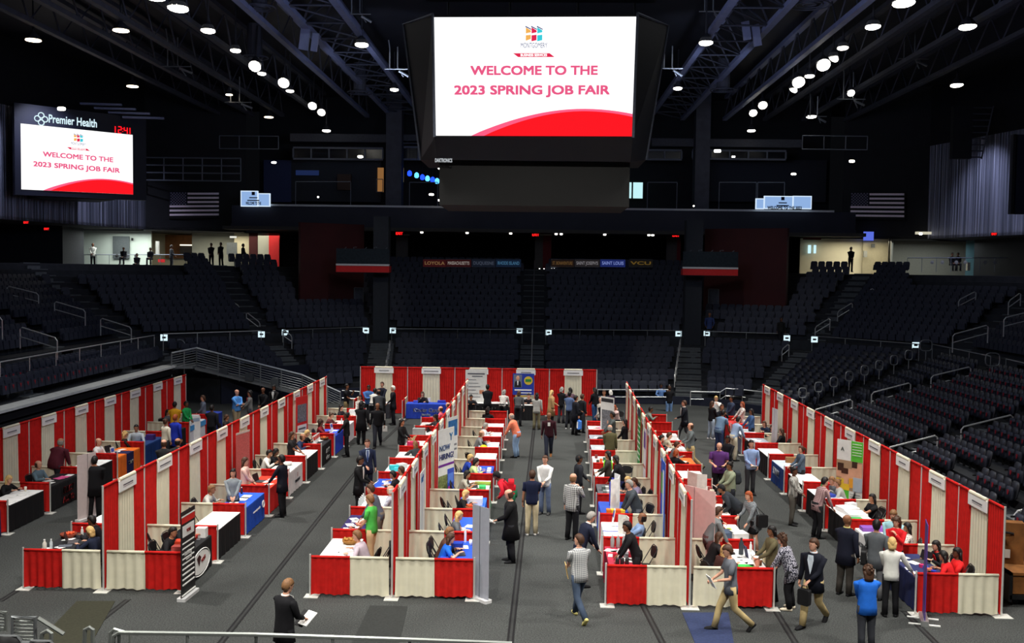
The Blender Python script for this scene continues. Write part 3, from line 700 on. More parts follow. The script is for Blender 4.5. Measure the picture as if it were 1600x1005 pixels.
# school banners (dim LED) on the rear concourse front
sch = [(661,697,'LOYOLA',(70,24,26),(120,90,60)),(697,736,'MASSACHUSETTS',(60,22,24),(140,130,125)),(737,774,'DUQUESNE',(28,34,48),(60,66,80)),(775,814,'RHODE ISLAND',(24,40,64),(60,100,130)),
       (861,897,'ST. BONAVENTURE',(40,28,22),(96,70,40)),(898,937,"SAINT JOSEPH'S",(48,44,46),(120,116,120)),(938,977,'SAINT LOUIS',(40,54,130),(120,135,200)),(983,1020,'VCU',(28,26,24),(96,74,30))]
for x0,x1,s_,bg,fg in sch:
    Y = 76.6; a, b = atY(x0,405,Y), atY(x1,418,Y); t = thing('school_display', 'dim display panel reading %s on the rear concourse front' % s_, 'display panel', (0,0,0), group='school name panels')
    MB().box(a.x,b.x,Y,Y+.12,b.z,a.z).build('panel', emis('panel_'+s_,bg,.45), t)
    mb = MB(); mb.tube([(a.x,Y-.02,a.z),(b.x,Y-.02,a.z),(b.x,Y-.02,b.z),(a.x,Y-.02,b.z)],.025,4,closed=True); mb.build('panel_frame', RL2, t)
    text('panel_lettering',s_,.34,emis('ink_'+s_,fg,.8),((a.x+b.x)/2,Y-.02,(a.z+b.z)/2),(1,0,0),(0,0,1),t,bold=.008,width=(b.x-a.x)*.86)
for k,px in enumerate((843,850,862,866)):
    p = atY(px,420,76.5); o = MB().rbox((0,0,0),(.1,.06,.06),.03).build('step_light',emis('step_glow',(255,255,250),3)); o.location = p; tag(o,'tiny white step light at the top of the centre aisle, %s from left' % ordn(k),'light','step lights at centre aisle top')
# ------------------------------------------------------------------ lit concourse rooms
def room(pts, z0, z1, m, name, label):
    mb = MB()
    for a, b in zip(pts[:-1], pts[1:]):
        mb.add([(a[0],a[1],z0),(b[0],b[1],z0),(b[0],b[1],z1),(a[0],a[1],z1)],[(0,1,2,3)])
        d = (Vector(b)-Vector(a)).normalized(); n = Vector((-d.y,d.x))*.15
        mb.add([(a[0]+n.x,a[1]+n.y,z0),(b[0]+n.x,b[1]+n.y,z0),(b[0]+n.x,b[1]+n.y,z1),(a[0]+n.x,a[1]+n.y,z1)],[(3,2,1,0)])
    return struct(name, mb, m, label)
def PX(px, Y): p = atY(px,400,Y); return (p.x, p.y)
LW = mat('lit_room_wall', (205,216,206), .8, .05, 1); LW2 = mat('lit_room_wall_warm', (215,205,172), .8, .05, 1)
LWD = mat('lit_room_wall_dim', (165,165,150), .8, .05, 1)
room([PX(131,80),PX(236,80)], 6.4, 10.3, LW, 'wall_lobby_left', 'pale grey green lobby wall in the left concourse')
room([PX(236,80),PX(238,86),PX(300,86)], 6.4, 10.3, LW2, 'wall_lobby_left_mid', 'warm lobby wall in left concourse')
room([PX(300,84),PX(372,84)], 6.4, 10.3, LWD, 'wall_lobby_left_beige', 'beige lobby wall left concourse')
room([PX(366,83),PX(390,83)], 6.4, 10.3, LW2, 'wall_lobby_left_end', 'bright end wall')
room([PX(389,82.6),PX(405,82.6)], 6.4, 10.3, REDW, 'wall_red_strip', 'red strip wall')
room([PX(403,82),PX(421,82)], 6.4, 10.3, LWD, 'wall_lobby_pier', 'pale pier')
room([PX(420,81.6),PX(436,81.6)], 6.4, 10.3, mat('bright_red_wall',(190,36,38),.7,.05), 'wall_red_end', 'red wall end of left concourse')
room([(-36,60),(-36,40)], 6.4, 10.3, BLKW, 'wall_dark_left', 'dark left concourse wall'); room([PX(-10,70),PX(98,72)], 6.4, 10.3, BLKW, 'wall_dark_left_back', 'dark wall')
room([PX(98,72),PX(131,76)], 6.4, 10.3, mat('dim_pier',(46,48,54),.8), 'wall_pier_left', 'dim pier left of the lobby')
boxpx('lobby_door',176,369,202,404,79.8,.1,mat('lobby_door_grey',(84,90,92),.6),'grey double door in the bright left lobby','door')
boxpx('lobby_notice',205,372,208,376,79.8,.05,BLK,'small black notice beside the grey lobby door','notice')
boxpx('wood_panel',258,367,300,404,85.5,.2,mat('lobby_wood',(128,82,44),.6,.2,2),'brown wood panel wall behind the left concourse counter','wall panel')
boxpx('service_counter',281,384,300,396,84.6,.4,mat('counter_dark',(50,42,36),.5),'dark service counter before the brown wood panel','counter')
boxpx('counter_light',281,382,300,384,84.5,.2,emis('counter_glow',(255,245,215),1.6),'bright strip light over the left concourse counter','light')
boxpx('easel_sign',354,379,370,398,82,.1,mat('easel_grey',(96,100,100),.6),'grey framed board standing at the end of the left concourse','sign')
boxpx('wall_vent',359,369,369,372,82,.1,emis('vent_glow',(230,230,220),1),'small bright wall fixture over the grey framed board','light')
boxpx('coat_rack',243,377,248,398,79,.2,mat('rack_grey',(150,150,145),.5),'slim pale stand beside the lobby pier','stand')
boxpx('red_sign',247,405,257,410,78,.1,mat('red_sign',(190,30,34),.6),'small red sign low on the left concourse rail','sign')
# right rooms
room([PX(1250,79),PX(1349,79)], 6.4, 10.3, LW2, 'wall_lobby_right', 'warm cream lobby wall in the right concourse')
room([PX(1348,78.7),PX(1391,78.7)], 6.4, 10.3, mat('lit_cream',(170,160,130),.8,.05), 'wall_lobby_right_pier', 'cream lobby wall by blue screen')
room([PX(1391,77),PX(1396,82),PX(1510,82)], 6.4, 10.3, mat('grey_blue_room',(128,126,116),.8,.05), 'wall_lobby_right_grey', 'grey room wall in the right concourse')
room([PX(1510,80),PX(1522,80)], 6.4, 10.3, mat('pale_blue_pier',(110,150,160),.7,.05), 'wall_blue_pier', 'pale blue pier')
room([PX(1522,78),PX(1660,66)], 6.4, 10.3, BLKW, 'wall_dark_right', 'dark right concourse wall')
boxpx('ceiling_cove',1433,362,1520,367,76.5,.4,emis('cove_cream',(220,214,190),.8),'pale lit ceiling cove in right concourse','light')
for k,(px,py) in enumerate(((1439,365),(1465,362),(1486,361))): boxpx('cove_lamp',px-2,py-1,px+2,py+2,76.3,.1,LAMPC,'bright downlight in the right concourse cove, %s from left' % ordn(k),'light','cove downlights')
boxpx('wall_screen',1350,362,1365,376,78.3,.12,emis('blue_screen',(90,110,220),1),'blue wall screen in the right concourse','screen')
boxpx('wall_sign',1255,371,1283,375,78.5,.08,mat('sign_dull_red',(120,60,56),.6),'red lettered sign over the cream lobby doors','sign')
boxpx('door_glass',1263,383,1267,396,78.7,.08,emis('door_slit',(190,230,245),1.2),'left bright glass slit of the cream lobby doors','door glass')
boxpx('door_glass',1272,383,1275,396,78.7,.08,emis('door_slit',(190,230,245),1.2),'right bright glass slit of the cream lobby doors','door glass')
boxpx('wall_fixture',1362,381,1367,387,78.3,.1,mat('fixture_grey',(60,62,60),.6),'small dark wall fixture beneath the blue screen','fixture')
boxpx('wall_fixture',1350,392,1355,402,78.2,.2,mat('fixture_pale',(130,130,120),.6),'dark framed extinguisher cabinet on the cream pier','cabinet')
boxpx('white_bin',1512,410,1516,423,74.5,.3,mat('bin_pale',(180,176,160),.7),'pale narrow post at the right concourse rail','post')
for q,(x0,x1,y0,Y,lab) in enumerate(((131,290,398,77,'left lobby'),(1418,1600,403,73,'right dark concourse'))):
    a, b = atY(x0,y0,Y), atY(x1,y0,Y); t = thing('concourse_railing','thin dark railing along the edge of the %s' % lab,'railing',(0,0,0))
    MB().tube([a,b],.03,4).build('top_rail',RL2,t); mb = MB(); 
    for k in range(9): p = a.lerp(b,k/8); mb.tube([p,(p.x,p.y,p.z-1.0)],.02,4)
    mb.build('post',RL2,t)
for q,px in enumerate((183,198,213,115)):
    p = atY(px,400,76.5); o = MB().lathe([(.12,0),(.14,.04),(.02,.06)],8).build('bar_stool',mat('stool_pale',(130,130,130),.5)); o.rotation_euler=(R(90),0,0); o.location=p; tag(o,'pale round disc on the left concourse rail, %s from left' % ordn((1,2,3,0)[q]),'disc','pale discs on left concourse rail')
for q,px in enumerate((1456,1472,1494,1508,1539,1554)):
    p = atY(px,410,73); o = MB().lathe([(.12,0),(.14,.04),(.02,.06)],8).build('bar_stool',mat('stool_pale',(130,130,130),.5)); o.rotation_euler=(R(90),0,0); o.location=p; tag(o,'pale round disc on the right concourse rail, %s from left' % ordn(q),'disc','pale discs on right concourse rail')
# ------------------------------------------------------------------ stairs (aisles)
STEP = mat('aisle_step', (84,88,90), .85, .15, 4); NOSE = mat('aisle_nosing', (110,114,114), .7, .1)
def aisle_low(p, n_dir, rows, w, name, z0=None):
    mb = MB(); d = Vector((n_dir[0],n_dir[1],0)).normalized(); c = Vector((-d.y,d.x,0))*w/2; p = Vector((p[0],p[1],0))
    for i in range(rows*2):
        a = p+d*(RUN/2*i); b = p+d*(RUN/2*(i+1)); z = Z0-RISE*(i+1)/2+.06
        mb.prism([a-c+Vector((0,0,z-.3)), b-c+Vector((0,0,z-.3)), b+c+Vector((0,0,z-.3)), a+c+Vector((0,0,z-.3))], (0,0,.3))
        mb.prism([b-c+Vector((0,0,z)), b-d*.05-c+Vector((0,0,z)), b-d*.05+c+Vector((0,0,z)), b+c+Vector((0,0,z))], (0,0,.012), 1)
    return struct(name, mb, [STEP, NOSE], 'grey aisle stairs between lower seat blocks')
def aisle_up(p, n_dir, rows, w, name):
    mb = MB(); d = Vector((n_dir[0],n_dir[1],0)).normalized(); c = Vector((-d.y,d.x,0))*w/2; p = Vector((p[0],p[1],0))+d*UD0
    for i in range(rows*2):
        a = p+d*(URUN/2*i); b = p+d*(URUN/2*(i+1)); z = UZ0+URISE*(i+1)/2+.06
        mb.prism([a-c+Vector((0,0,z-.3)), b-c+Vector((0,0,z-.3)), b+c+Vector((0,0,z-.3)), a+c+Vector((0,0,z-.3))], (0,0,.3))
    return struct(name, mb, [STEP, NOSE], 'grey aisle stairs between upper seat blocks')
AIS = []   # (point, inward dir, width, low, up)
AIS.append(((-.45,66),(0,-1),1.5,9,12))
AIS.append(((9.7,66),(-.14,-1),1.5,9,0)); AIS.append(((-10.2,65.7),(.1,-1),1.5,8,0))
AIS.append(((16.4,62.9),(-.55,-.83),1.2,9,12)); AIS.append(((-16.5,62.1),(.55,-.83),1.2,5,12))
AIS.append(((22.2,57),(-.85,-.52),1.1,9,12)); AIS.append(((-22.1,57),(.85,-.52),1.1,2,12))
for y in (50,40,30,20):
    AIS.append(((21.9,y),(-1,0),1.2,9,12)); AIS.append(((-21.9,y),(1,0),1.2,2,12))
for k,(p,d,w,lo_,up_) in enumerate(AIS):
    aisle_low(p,d,lo_,w,'floor_aisle_lower_%d' % (k+1))
    if up_: aisle_up(p,(-d[0],-d[1]),up_,w,'floor_aisle_upper_%d' % (k+1))
def in_aisle(x, y):
    for p,d,w,lo_,up_ in AIS:
        dx, dy = x-p[0], y-p[1]; L = math.hypot(*d); ux, uy = d[0]/L, d[1]/L
        along = dx*ux+dy*uy; acr = abs(-dx*uy+dy*ux)
        if acr < w/2+.28 and ((along > -.3 and lo_) or (along < -UD0+.5 and up_)): return True
    return False
# ------------------------------------------------------------------ seats
def seat_lite(mb, x, y, z, dx, dy, up=0):
    """dx,dy: facing direction (unit)"""
    rx, ry = -dy, dx
    def P(a, b, c): return (x+rx*a+dx*b, y+ry*a+dy*b, z+c)
    w = .235
    mb.add([P(-w,-.22,.36),P(w,-.22,.36),P(w,-.14,.36),P(-w,-.14,.36),P(-w,-.30,.80),P(w,-.30,.80),P(w,-.22,.80),P(-w,-.22,.80),P(-w*.7,-.31,.90),P(w*.7,-.31,.90),P(w*.7,-.25,.90),P(-w*.7,-.25,.90)],
           [(2,3,7,6),(1,2,6,5),(3,0,4,7),(0,1,5,4),(6,7,11,10),(5,6,10,9),(7,4,8,11),(4,5,9,8),(8,9,10,11)])
    mb.add([P(-w,-.10,.30),P(w,-.10,.30),P(w,.0,.30),P(-w,.0,.30),P(-w*.85,-.14,.66),P(w*.85,-.14,.66),P(w*.85,-.04,.68),P(-w*.85,-.04,.68)],
           [(2,3,7,6),(1,2,6,5),(3,0,4,7),(4,5,6,7)])
SP = .53
cands = []; stuff = {s:MB() for s in range(7)}
def wallE_hidden(p):
    px, py = proj(p)
    if px < 0 or px > 1600 or py > 1005 or py < 380: return True
    if p[0] > 10.4:
        # hidden behind the tall drape wall: intersect with plane x=10.31
        k = 10.31/p[0]; yy = p[1]*k; zz = CH+(p[2]-CH)*k
        if 22.4 < yy < 47.0 and zz < 2.42: return True
        if yy <= 22.4 and zz < .5: return True
    return False
for s in range(7):
    n = seg_n(s)
    for lowup in (0,1):
        for i in range(NLOW[s] if lowup == 0 else NUP[s]):
            d = RUN*(i+.42) if lowup == 0 else -UD0-URUN*(i+.58); z = zlow(i) if lowup == 0 else zup(i)
            A, B = off(s,d), off(s+1,d); L = (B-A).length; k = int((L-.5)/SP); u = (B-A).normalized()
            start = (L-k*SP)/2; run = 0
            for q in range(k+1):
                p = A+u*(start+q*SP)
                if in_aisle(p.x, p.y): run = 0; continue
                if p.y < 16 or (p.y < 57.3 and -19 < p.x < -10) or math.hypot(p.x-11.4,p.y-68.2) < .8 or math.hypot(p.x-15.5,p.y-65) < .8: continue
                if s in (2,4) and lowup and i >= 4 and ((q/k >= .44) if s == 2 else (q/k <= .66)): run = 0; continue
                if lowup and i >= 8 and not 292 < proj((p.x,p.y,z+.5))[0] < 1418: run = 0; continue
                if abs(p.x+10.6) < .9 and abs(p.y-67.7) < .9 or abs(p.x-10.15) < .9 and abs(p.y-67.9) < .9: continue
                run += 1
                P3_ = (p.x,p.y,z+.8)
                vis_ = not wallE_hidden(P3_)
                if not vis_ and not -220 < proj(P3_)[0] < 1900: continue
                cands.append((s,lowup,i,q,run,p.x,p.y,z,n.x,n.y,vis_))
def size_of(c): return 1/math.sqrt(c[5]**2+c[6]**2+(CH-c[7])**2)
right = [c for c in cands if c[0] in (5,6) and c[1] == 0 and c[10]]
right.sort(key=lambda c: -size_of(c))
indiv = set(id(c) for c in right[:300])
# detailed seat prototype (faces -Y locally)
SEATB = NAVY2
EMB = mat('seat_emblem_red', (138,30,42), .6, .08)
sp_ = thing('stadium_chair','','seat',(0,0,-50))
MB().rbox((0,.2,.62),(.46,.05,.56),.12,rx=R(-11)).build('backrest',SEATB,sp_,True)
o = MB().rbox((0,.05,.52),(.42,.09,.42),.1,rx=R(-6)).build('folded_seat',NAVY,sp_,True)
mb = MB(); mb.prism([(-.075,0,.1),(.075,0,.1),(.05,0,-.03),(0,0,-.1),(-.05,0,-.03)],(0,-.006,0)); e_ = mb.build('emblem',EMB,sp_); e_.location=(0,-.012,.55); e_.scale=(.85,1,.85); e_.rotation_euler=(R(-6),0,0)
mb = MB(); mb.rbox((-.25,.06,.6),(.045,.3,.05),.02,ax=2); mb.box(-.268,-.232,.1,.18,.02,.6); mb.build('armrest',BLK,sp_)
sp_ch = {c.name.split('.')[0]:c for c in bpy.data.objects if c.parent == sp_}
spn_ = thing('stadium_chair','','seat',(0,0,-50))
for ch in [c for c in bpy.data.objects if c.parent == sp_ and not c.name.startswith('emblem')]: o = ch.copy(); COL.objects.link(o); o.parent = spn_
remember(sp_)
cnt = 0; keep = set(); rows_seen = {}
for c in right[:300]: rows_seen.setdefault((c[0],c[2]), []).append(c)
for (s,i),L_ in sorted(rows_seen.items()):
    L_.sort(key=lambda c: -c[6])
    blocks = {}
    for c in L_:
        blk = sum(1 for y in (50,40,30,20) if c[6] < y) if s == 6 else 9
        blocks.setdefault(blk, []).append(c)
    for blk, LL in blocks.items():
        where = {9:'corner',0:'farthest',1:'far side',2:'middle side',3:'near side',4:'nearest'}[blk]
        for k,c in enumerate(LL):
            pl_ = c[0] == 5 or c[6] > 49.5; r = copy_tree(spn_ if pl_ else sp_); r.location = (c[5],c[6],c[7]+.02); r.rotation_euler = (0,0,math.atan2(c[9],c[8])+pi/2)
            r['label'] = ('plain navy' if pl_ else 'black red-emblem')+' folding seat, right %s, %s row below walkway, %s from far end' % (where, ordn(i), ordn(k))
            r['group'] = 'folding seats of the right stand'
for ch in list(bpy.data.objects):
    if ch.parent in (sp_,spn_): bpy.data.objects.remove(ch)
bpy.data.objects.remove(sp_); bpy.data.objects.remove(spn_)
emb = MB()
for c in cands:
    if id(c) in indiv: continue
    seat_lite(stuff[0], c[5],c[6],c[7]+.02, c[8],c[9])
    if c[0] == 6 and c[1] == 0 and c[6] < 44 or (c[0] == 6 and c[1] == 1 and c[6] < 40 and c[2] < 3):
        x,y,z,dx,dy = c[5],c[6],c[7],c[8],c[9]; rx,ry = -dy,dx
        P = lambda a,b,h: (x+rx*a+dx*b, y+ry*a+dy*b, z+h)
        emb.add([P(-.07,-.01,.62),P(.07,-.01,.62),P(0,.0,.44)],[(0,1,2)])
# left platform chairs: two rows of folded black/red chairs
for r_ in range(2):
    for q in range(60):
        y = 53-q*.56; x = -20.15-.88*(1-r_)-.1
        if proj((x,y,3))[0] < 0: continue
        seat_lite(stuff[0], x,y,[2.48,2.25][r_],1,0)
        z = [2.48,2.25][r_]
        if y < 47: emb.add([(x-.02,y-.07,z+.62),(x-.02,y+.07,z+.62),(x-.0,y,z+.44)],[(0,1,2)])
root = stuff[0].build('stadium_seats', NAVY); tag(root,'remaining dark navy stadium seats filling the terraces around the arena','seats','stadium seats',kind='stuff')
eo = emb.build('seat_emblem', EMB, root)
print('seats', len(cands), 'individual', len(indiv))
# ------------------------------------------------------------------ walkway rails and signs
def rail(name, pts, label, posts=True, h=.95, r=.03, m=None, two=False, cat='railing', step=2.4, group=None):
    t = thing(name, label, cat, (0,0,0), group=group); m = m or RAILM
    P = [Vector(p) for p in pts]
    MB().tube(P, r, 6).build('top_rail', m, t)
    if two: MB().tube([p-Vector((0,0,.42)) for p in P], r*.75, 5).build('lower_rail', m, t)
    if posts:
        for a, b in zip(P[:-1], P[1:]):
            n = max(1, round((b-a).length/step))
            for k in range(n+1): q = a.lerp(b,k/n); MB().tube([q,(q.x,q.y,q.z-h)], r*.75, 5).build('post', m, t)
    return t
ZR = 3.70
CR_ = RAILM
RB_ = mat('bright_rail', (205,207,206), .35, .05, metal=.5)
wr = [((0,566),(241,524),'long walkway rail on the left stand above the folded red and black seats'),((255,522),(408,517),'walkway rail of the left corner stand'),
      ((443,516),(574,511),'walkway rail of the rear left stand'),((612,514),(816,515),'walkway rail of rear middle stand, left half'),((853,515),(1064,517),'walkway rail of rear middle stand, right half'),
      ((1102,518),(1232,522),'walkway rail of the rear right stand'),((1269,525),(1436,538),'walkway rail of the right corner stand'),((1457,538),(1548,557),'walkway rail on the right side stand'),((1572,561),(1640,577),'walkway rail of the right side, at the picture edge')]
for a,b,l in wr:
    A, B = at(a[0],a[1],ZR), at(b[0],b[1],ZR); rail('walkway_rail',[A,B],l,m=RB_ if a[0] < 300 else None)
SG = mat('sign_white', (172,172,172), .6); 
for q,(px,py) in enumerate(((257,527),(409,522),(446,519),(572,516),(614,516),(812,517),(857,519),(1060,521),(1104,521),(1229,528),(1272,530),(1430,539))):
    p = at(px,py,ZR-.2); t = thing('section_sign','small white section sign on the walkway rail, %s from the left' % ordn(q),'sign',(p.x,p.y-.08,p.z),group='section signs on walkway rails')
    MB().box(-.2,.2,-.01,.01,-.2,.16).build('sign_panel',SG,t); mb = MB(); mb.box(-.1,.1,-.016,-.011,-.07,.04); mb.box(-.04,.14,-.016,-.011,-.02,.01); mb.build('symbol',BLK,t)
# slanted handrails (bent loops) on aisles
def handrail(a, b, zlo_a, zlo_b, label, h=.9, r=.034, m=RB_, group=None, Yc=None):
    """a,b pixel of upper rail ends, Yc common depth or X plane"""
    t = thing('aisle_handrail', label, 'handrail', (0,0,0), group=group)
    A, B = a, b; up = Vector((0,0,1)); d = (B-A).normalized()
    MB().tube([A-up*h, A-up*.1, A+d*.1, B-d*.1, B-up*.1, B-up*h], r, 6).build('bent_rail', m or RAILM, t)
    MB().tube([A-up*h*.45, B-up*h*.45], r*.9, 5).build('middle_rail', m or RAILM, t)
hr = [((1272,641),(1332,624),50,'first handrail rising right behind the right drape wall'),((1362,614),(1423,598),50,'second handrail up the farther side aisle'),((1455,588),(1517,573),50,'third handrail up the farther side aisle, just below the walkway'),
      ((1387,700),(1465,680),40,'handrail just above the tall drape wall at mid right'),((1502,668),(1583,648),40,'upper handrail of the nearer right side aisle'),((1585,800),(1668,780),30,'handrail at the right picture edge beside the end of the drape wall'),
      ((1489,523),(1544,508),54,'handrail above the right walkway, near one'),((1569,497),(1622,484),52,'handrail above the right walkway at the edge'),
      ((11,447),(60,459),54,'upper left handrail highest in the left stand'),((85,471),(133,485),54,'handrail in left stand, middle of three'),((157,497),(205,512),54,'handrail in left stand, lowest of the far three'),
      ((31,511),(89,529),44,'long handrail nearest the camera in the left stand'),((-22,492),(3,497),44,'handrail end at the left picture edge'),
      ((1498,469),(1525,455),62,'short handrail high in the right corner'),((1576,471),(1595,457),60,'short handrail at far right, upper'),
      ((1274,511),(1297,497),66,'handrail of right corner aisle, lowest'),((1309,487),(1332,473),68,'handrail of right corner aisle, second'),((1343,463),(1365,450),70,'handrail of right corner aisle, third'),((1375,441),(1397,427),72,'handrail of right corner aisle, top'),
      ((1222,546),(1233,537),62,'small handrail where right corner aisle meets the walkway'),
      ((442,515),(456,525),62,'small bent handrail at the left corner aisle foot'),((385,488),(406,504),66,'handrail of left corner aisle, lowest'),((354,465),(374,479),68,'handrail of left corner aisle, second'),((325,442),(345,456),70,'handrail of left corner aisle, third'),((300,423),(318,437),72,'handrail of left corner aisle, top'),
      ((112,441),(129,456),68,'short handrail high in the left corner, lower'),((96,425),(104,437),70,'short handrail high in the left corner, upper')]
for a,b,Y,l in hr:
    if Y >= 66: Y -= 1.7
    A, B = atY(*a,Y), atY(*b,Y); handrail(A,B,0,0,l,h=.95 if Y < 60 else .8)
for q,(px,py,z) in enumerate(((1254,614,.85),(1279,605,1.1),(1303,597,1.35),(1327,588,1.6),(1351,579,1.9),(1374,571,2.15),(1397,563,2.4),(1420,555,2.7),(1447,540,3.2),(1551,562,3.2))):
    p = at(px,py,z+.5); t = thing('loop_rail','small rounded loop rail on right corner aisle, %s from the floor' % ordn(q),'handrail',p,group='loop rails of the right corner aisle')
    mb = MB(); w,h = (.2,.26) if q < 8 else (.33,.3)
    mb.tube([(w*.5*1.9*( -1 if k in (1,2) else 1)*0+ w*math.copysign(abs(cos(a))**.6,cos(a)), 0, h*math.copysign(abs(sin(a))**.6,sin(a))) for k,a in enumerate([2*pi*j/14 for j in range(14)])], .03, 5, closed=True); mb.build('loop',RAILM,t)
    MB().tube([(0,0,-h),(0,0,-h-.5)],.025,5).build('post',RAILM,t)
for q,(px,py,z) in enumerate(((281,539,3.0),(137,468,5.0),(1365,482,5.0))):
    p = at(px,py,z); t = thing('loop_rail',['small rounded loop rail in the left corner stand','faint loop rail high in the left stand','faint loop rail high at right'][q],'handrail',p)
    MB().tube([(.3*cos(2*pi*j/12),0,.3*sin(2*pi*j/12)) for j in range(12)],.03,5,closed=True).build('loop',RAILM,t); MB().tube([(0,0,-.3),(0,0,-.8)],.025,5).build('post',RAILM,t)
# centre stair rail and right stairs rails
cr = [atY(835,y,Y) for y,Y in ((493,70),(508,68))]; 
t = rail('stair_rail',[(-.45,57.6,1.1),(-.45,65.6,3.75)],'silver rail down the middle of the centre aisle stairs',step=2,m=RB_)
t = rail('stair_rail',[(-.45,68.2,4.1),(-.45,77,8.3)],'dim rail down the middle of the upper centre stairs',step=3,m=RL2)
for q in range(6):
    f = q/6.0; x0, y0 = 8.9-1.15*f, 64.2-6.3*f; z = 2.9-.29*q
    handrail(Vector((x0,y0,z+.45)),Vector((x0-.15,y0-.75,z+.2)),0,0,'short bent handrail on the stairs right of rear middle stand, %s from top' % ordn(q),h=.7,r=.03,group='stepped handrails by the right stairs')
for q in range(4):
    f = q/4.0; x0, y0 = -9.4+.4*f, 63.6-5*f; z = 2.6-.4*q
    handrail(Vector((x0,y0,z+.45)),Vector((x0+.05,y0-.75,z+.2)),0,0,'short bent handrail on the stairs left of rear middle stand, %s from top' % ordn(q),h=.7,r=.03,group='stepped handrails by the left stairs')
# front rails of rear right stand
def prail(pxs, Y, label, two=True, z=None, h=1.1, m=None, step=2.0):
    P = [atY(*p,Y) for p in pxs]; return rail('stand_front_rail',P,label,two=two,h=h,m=m or RB_,step=step)
prail([(1079,612),(1125,613),(1134,607),(1160,609),(1196,613)],57.4,'bent silver rail in front of the rear right stand',h=.95)
prail([(934,609),(1046,609)],57.6,'silver double rail in front of the rear middle stand, right part',h=1.0)
prail([(530,610),(562,612)],57.0,'short silver rail left of the back drape wall',h=1.0)
prail([(1046,601),(1046,612)],57.6,'rail end by the right stairs',two=False)
# ramp with cable rail at left
rp = thing('access_ramp','sloping steel access ramp with cable railing at the left rear corner','ramp',(0,0,0))
pts_t = [atY(268,552,53.2),atY(307,544,54.2),atY(472,586,55.6),atY(532,613,56)]
MB().prism([(pts_t[1].x,53.9,pts_t[1].z-1.15),(pts_t[2].x,55.2,pts_t[2].z-1.1),(pts_t[2].x,56.6,pts_t[2].z-1.1),(pts_t[1].x,55.3,pts_t[1].z-1.15)],(0,0,.12)).build('deck',mat('ramp_steel',(112,116,118),.5,.15,3,metal=.4),rp)
MB().prism([(-21.2,52.6,2.1),(pts_t[1].x,53.6,2.05),(pts_t[1].x,55.3,2.05),(-21.2,54.4,2.1)],(0,0,.12)).build('landing',_mats['ramp_steel'],rp)
mb = MB(); mb.tube([pts_t[0],pts_t[1],pts_t[2]],.06,6); mb.build('top_rail',RAILM,rp); MB().tube([pts_t[2],pts_t[3]],.045,6).build('lower_hand_rail',RB_,rp)
mb = MB()
for k in range(1,8): mb.tube([p-Vector((0,0,k*.13)) for p in pts_t],.014,4)
mb.build('cable',RAILM,rp); mb = MB()
for a,b,n in ((pts_t[0],pts_t[1],2),(pts_t[1],pts_t[2],5),(pts_t[2],pts_t[3],3)):
    for k in range(n+1): p = a.lerp(b,k/n); mb.tube([p,(p.x,p.y,max(0,p.z-1.25))],.035,5)
mb.build('post',RAILM,rp)
mb = MB()
for px in (315,350,390,430): p = atY(px,580+ (px-315)*.2,54.6); mb.cbox((p.x,p.y,p.z+.2),(.42,.3,.42))
mb.build('bracket',mat('ramp_bracket',(70,74,78),.6),rp)
mb = MB()
for k in range(6): mb.prism([(pts_t[2].x+.35*k,55.3,pts_t[2].z-1.1-.16*k),(pts_t[2].x+.35*k+.35,55.3,pts_t[2].z-1.1-.16*k),(pts_t[2].x+.35*k+.35,56.6,pts_t[2].z-1.1-.16*k),(pts_t[2].x+.35*k,56.6,pts_t[2].z-1.1-.16*k)],(0,0,.05))
mb.build('step',_mats['ramp_steel'],rp)
# ------------------------------------------------------------------ near rails at the bottom of the frame
DECKZ = 1.75
struct('floor_near_deck', MB().box(-14,14,6,12.9,DECKZ-.2,DECKZ), CONCD, 'deck of the near stand, below the frame')
struct('wall_near_deck', MB().box(-14,14,12.75,12.9,0,DECKZ-.2), DARKW, 'front of the near stand')
NR = mat('near_rail_steel', (165,170,165), .35, .06, metal=.6)
A = [atY(176,1012,12.6),atY(178,994,12.6),atY(186,989,12.6),atY(400,992,12.6),atY(640,1000,12.6),atY(800,1006,12.6)]
rail('near_guard_rail',A,'long silver guard rail across the bottom left edge of the picture',h=1.2,r=.028,m=NR,step=1.05)
t = rail('near_guard_rail',[atY(172,1012,12.9),atY(173,989,12.9),atY(178,984,12.9),atY(203,991,12.9),atY(204,1012,12.9)],'short bent rail loop beside the long guard rail start',posts=False,r=.028,m=NR)
t = rail('near_guard_rail',[atY(131,1020,12.9),atY(133,984,12.9),atY(140,981,12.9),atY(145,984,12.9),atY(145,1020,12.9)],'narrow upright rail loop at the bottom left',posts=False,r=.03,m=NR)
t = rail('near_guard_rail',[atY(63,1012,12.9),atY(66,990,12.9),atY(74,986,12.9),atY(80,990,12.9),atY(80,1012,12.9)],'small bent rail loop above the bottom left seats',posts=False,r=.03,m=NR)
rk = thing('steel_gate','small slatted steel gate panel at the bottom left corner','gate',(0,0,0))
a,b,c,d = atY(20,964,13.2),atY(55,965,13.2),atY(55,1015,13.2),atY(20,1015,13.2)
MB().tube([a,b,c,d],.03,5,closed=True).build('gate_frame',RAILM,rk); mb = MB()
for k in range(1,9): mb.tube([a.lerp(d,k/9),b.lerp(c,k/9)],.018,4)
mb.build('slat',NR,rk)
MB().tube([atY(60,966,13.1),atY(100,991,13.1)],.03,5).build('slanted_rail',NR,rk)
rk = thing('steel_gate','partial slatted steel panel cut by the left picture edge','gate',(0,0,0)); mb = MB(); a,b,c,d = atY(-14,954,13.2),atY(9,957,13.2),atY(9,985,13.2),atY(-14,985,13.2)
mb.tube([a,b,c,d],.025,5,closed=True)
for k in range(1,6): mb.tube([a.lerp(d,k/6),b.lerp(c,k/6)],.015,4)
mb.build('slat',NR,rk)
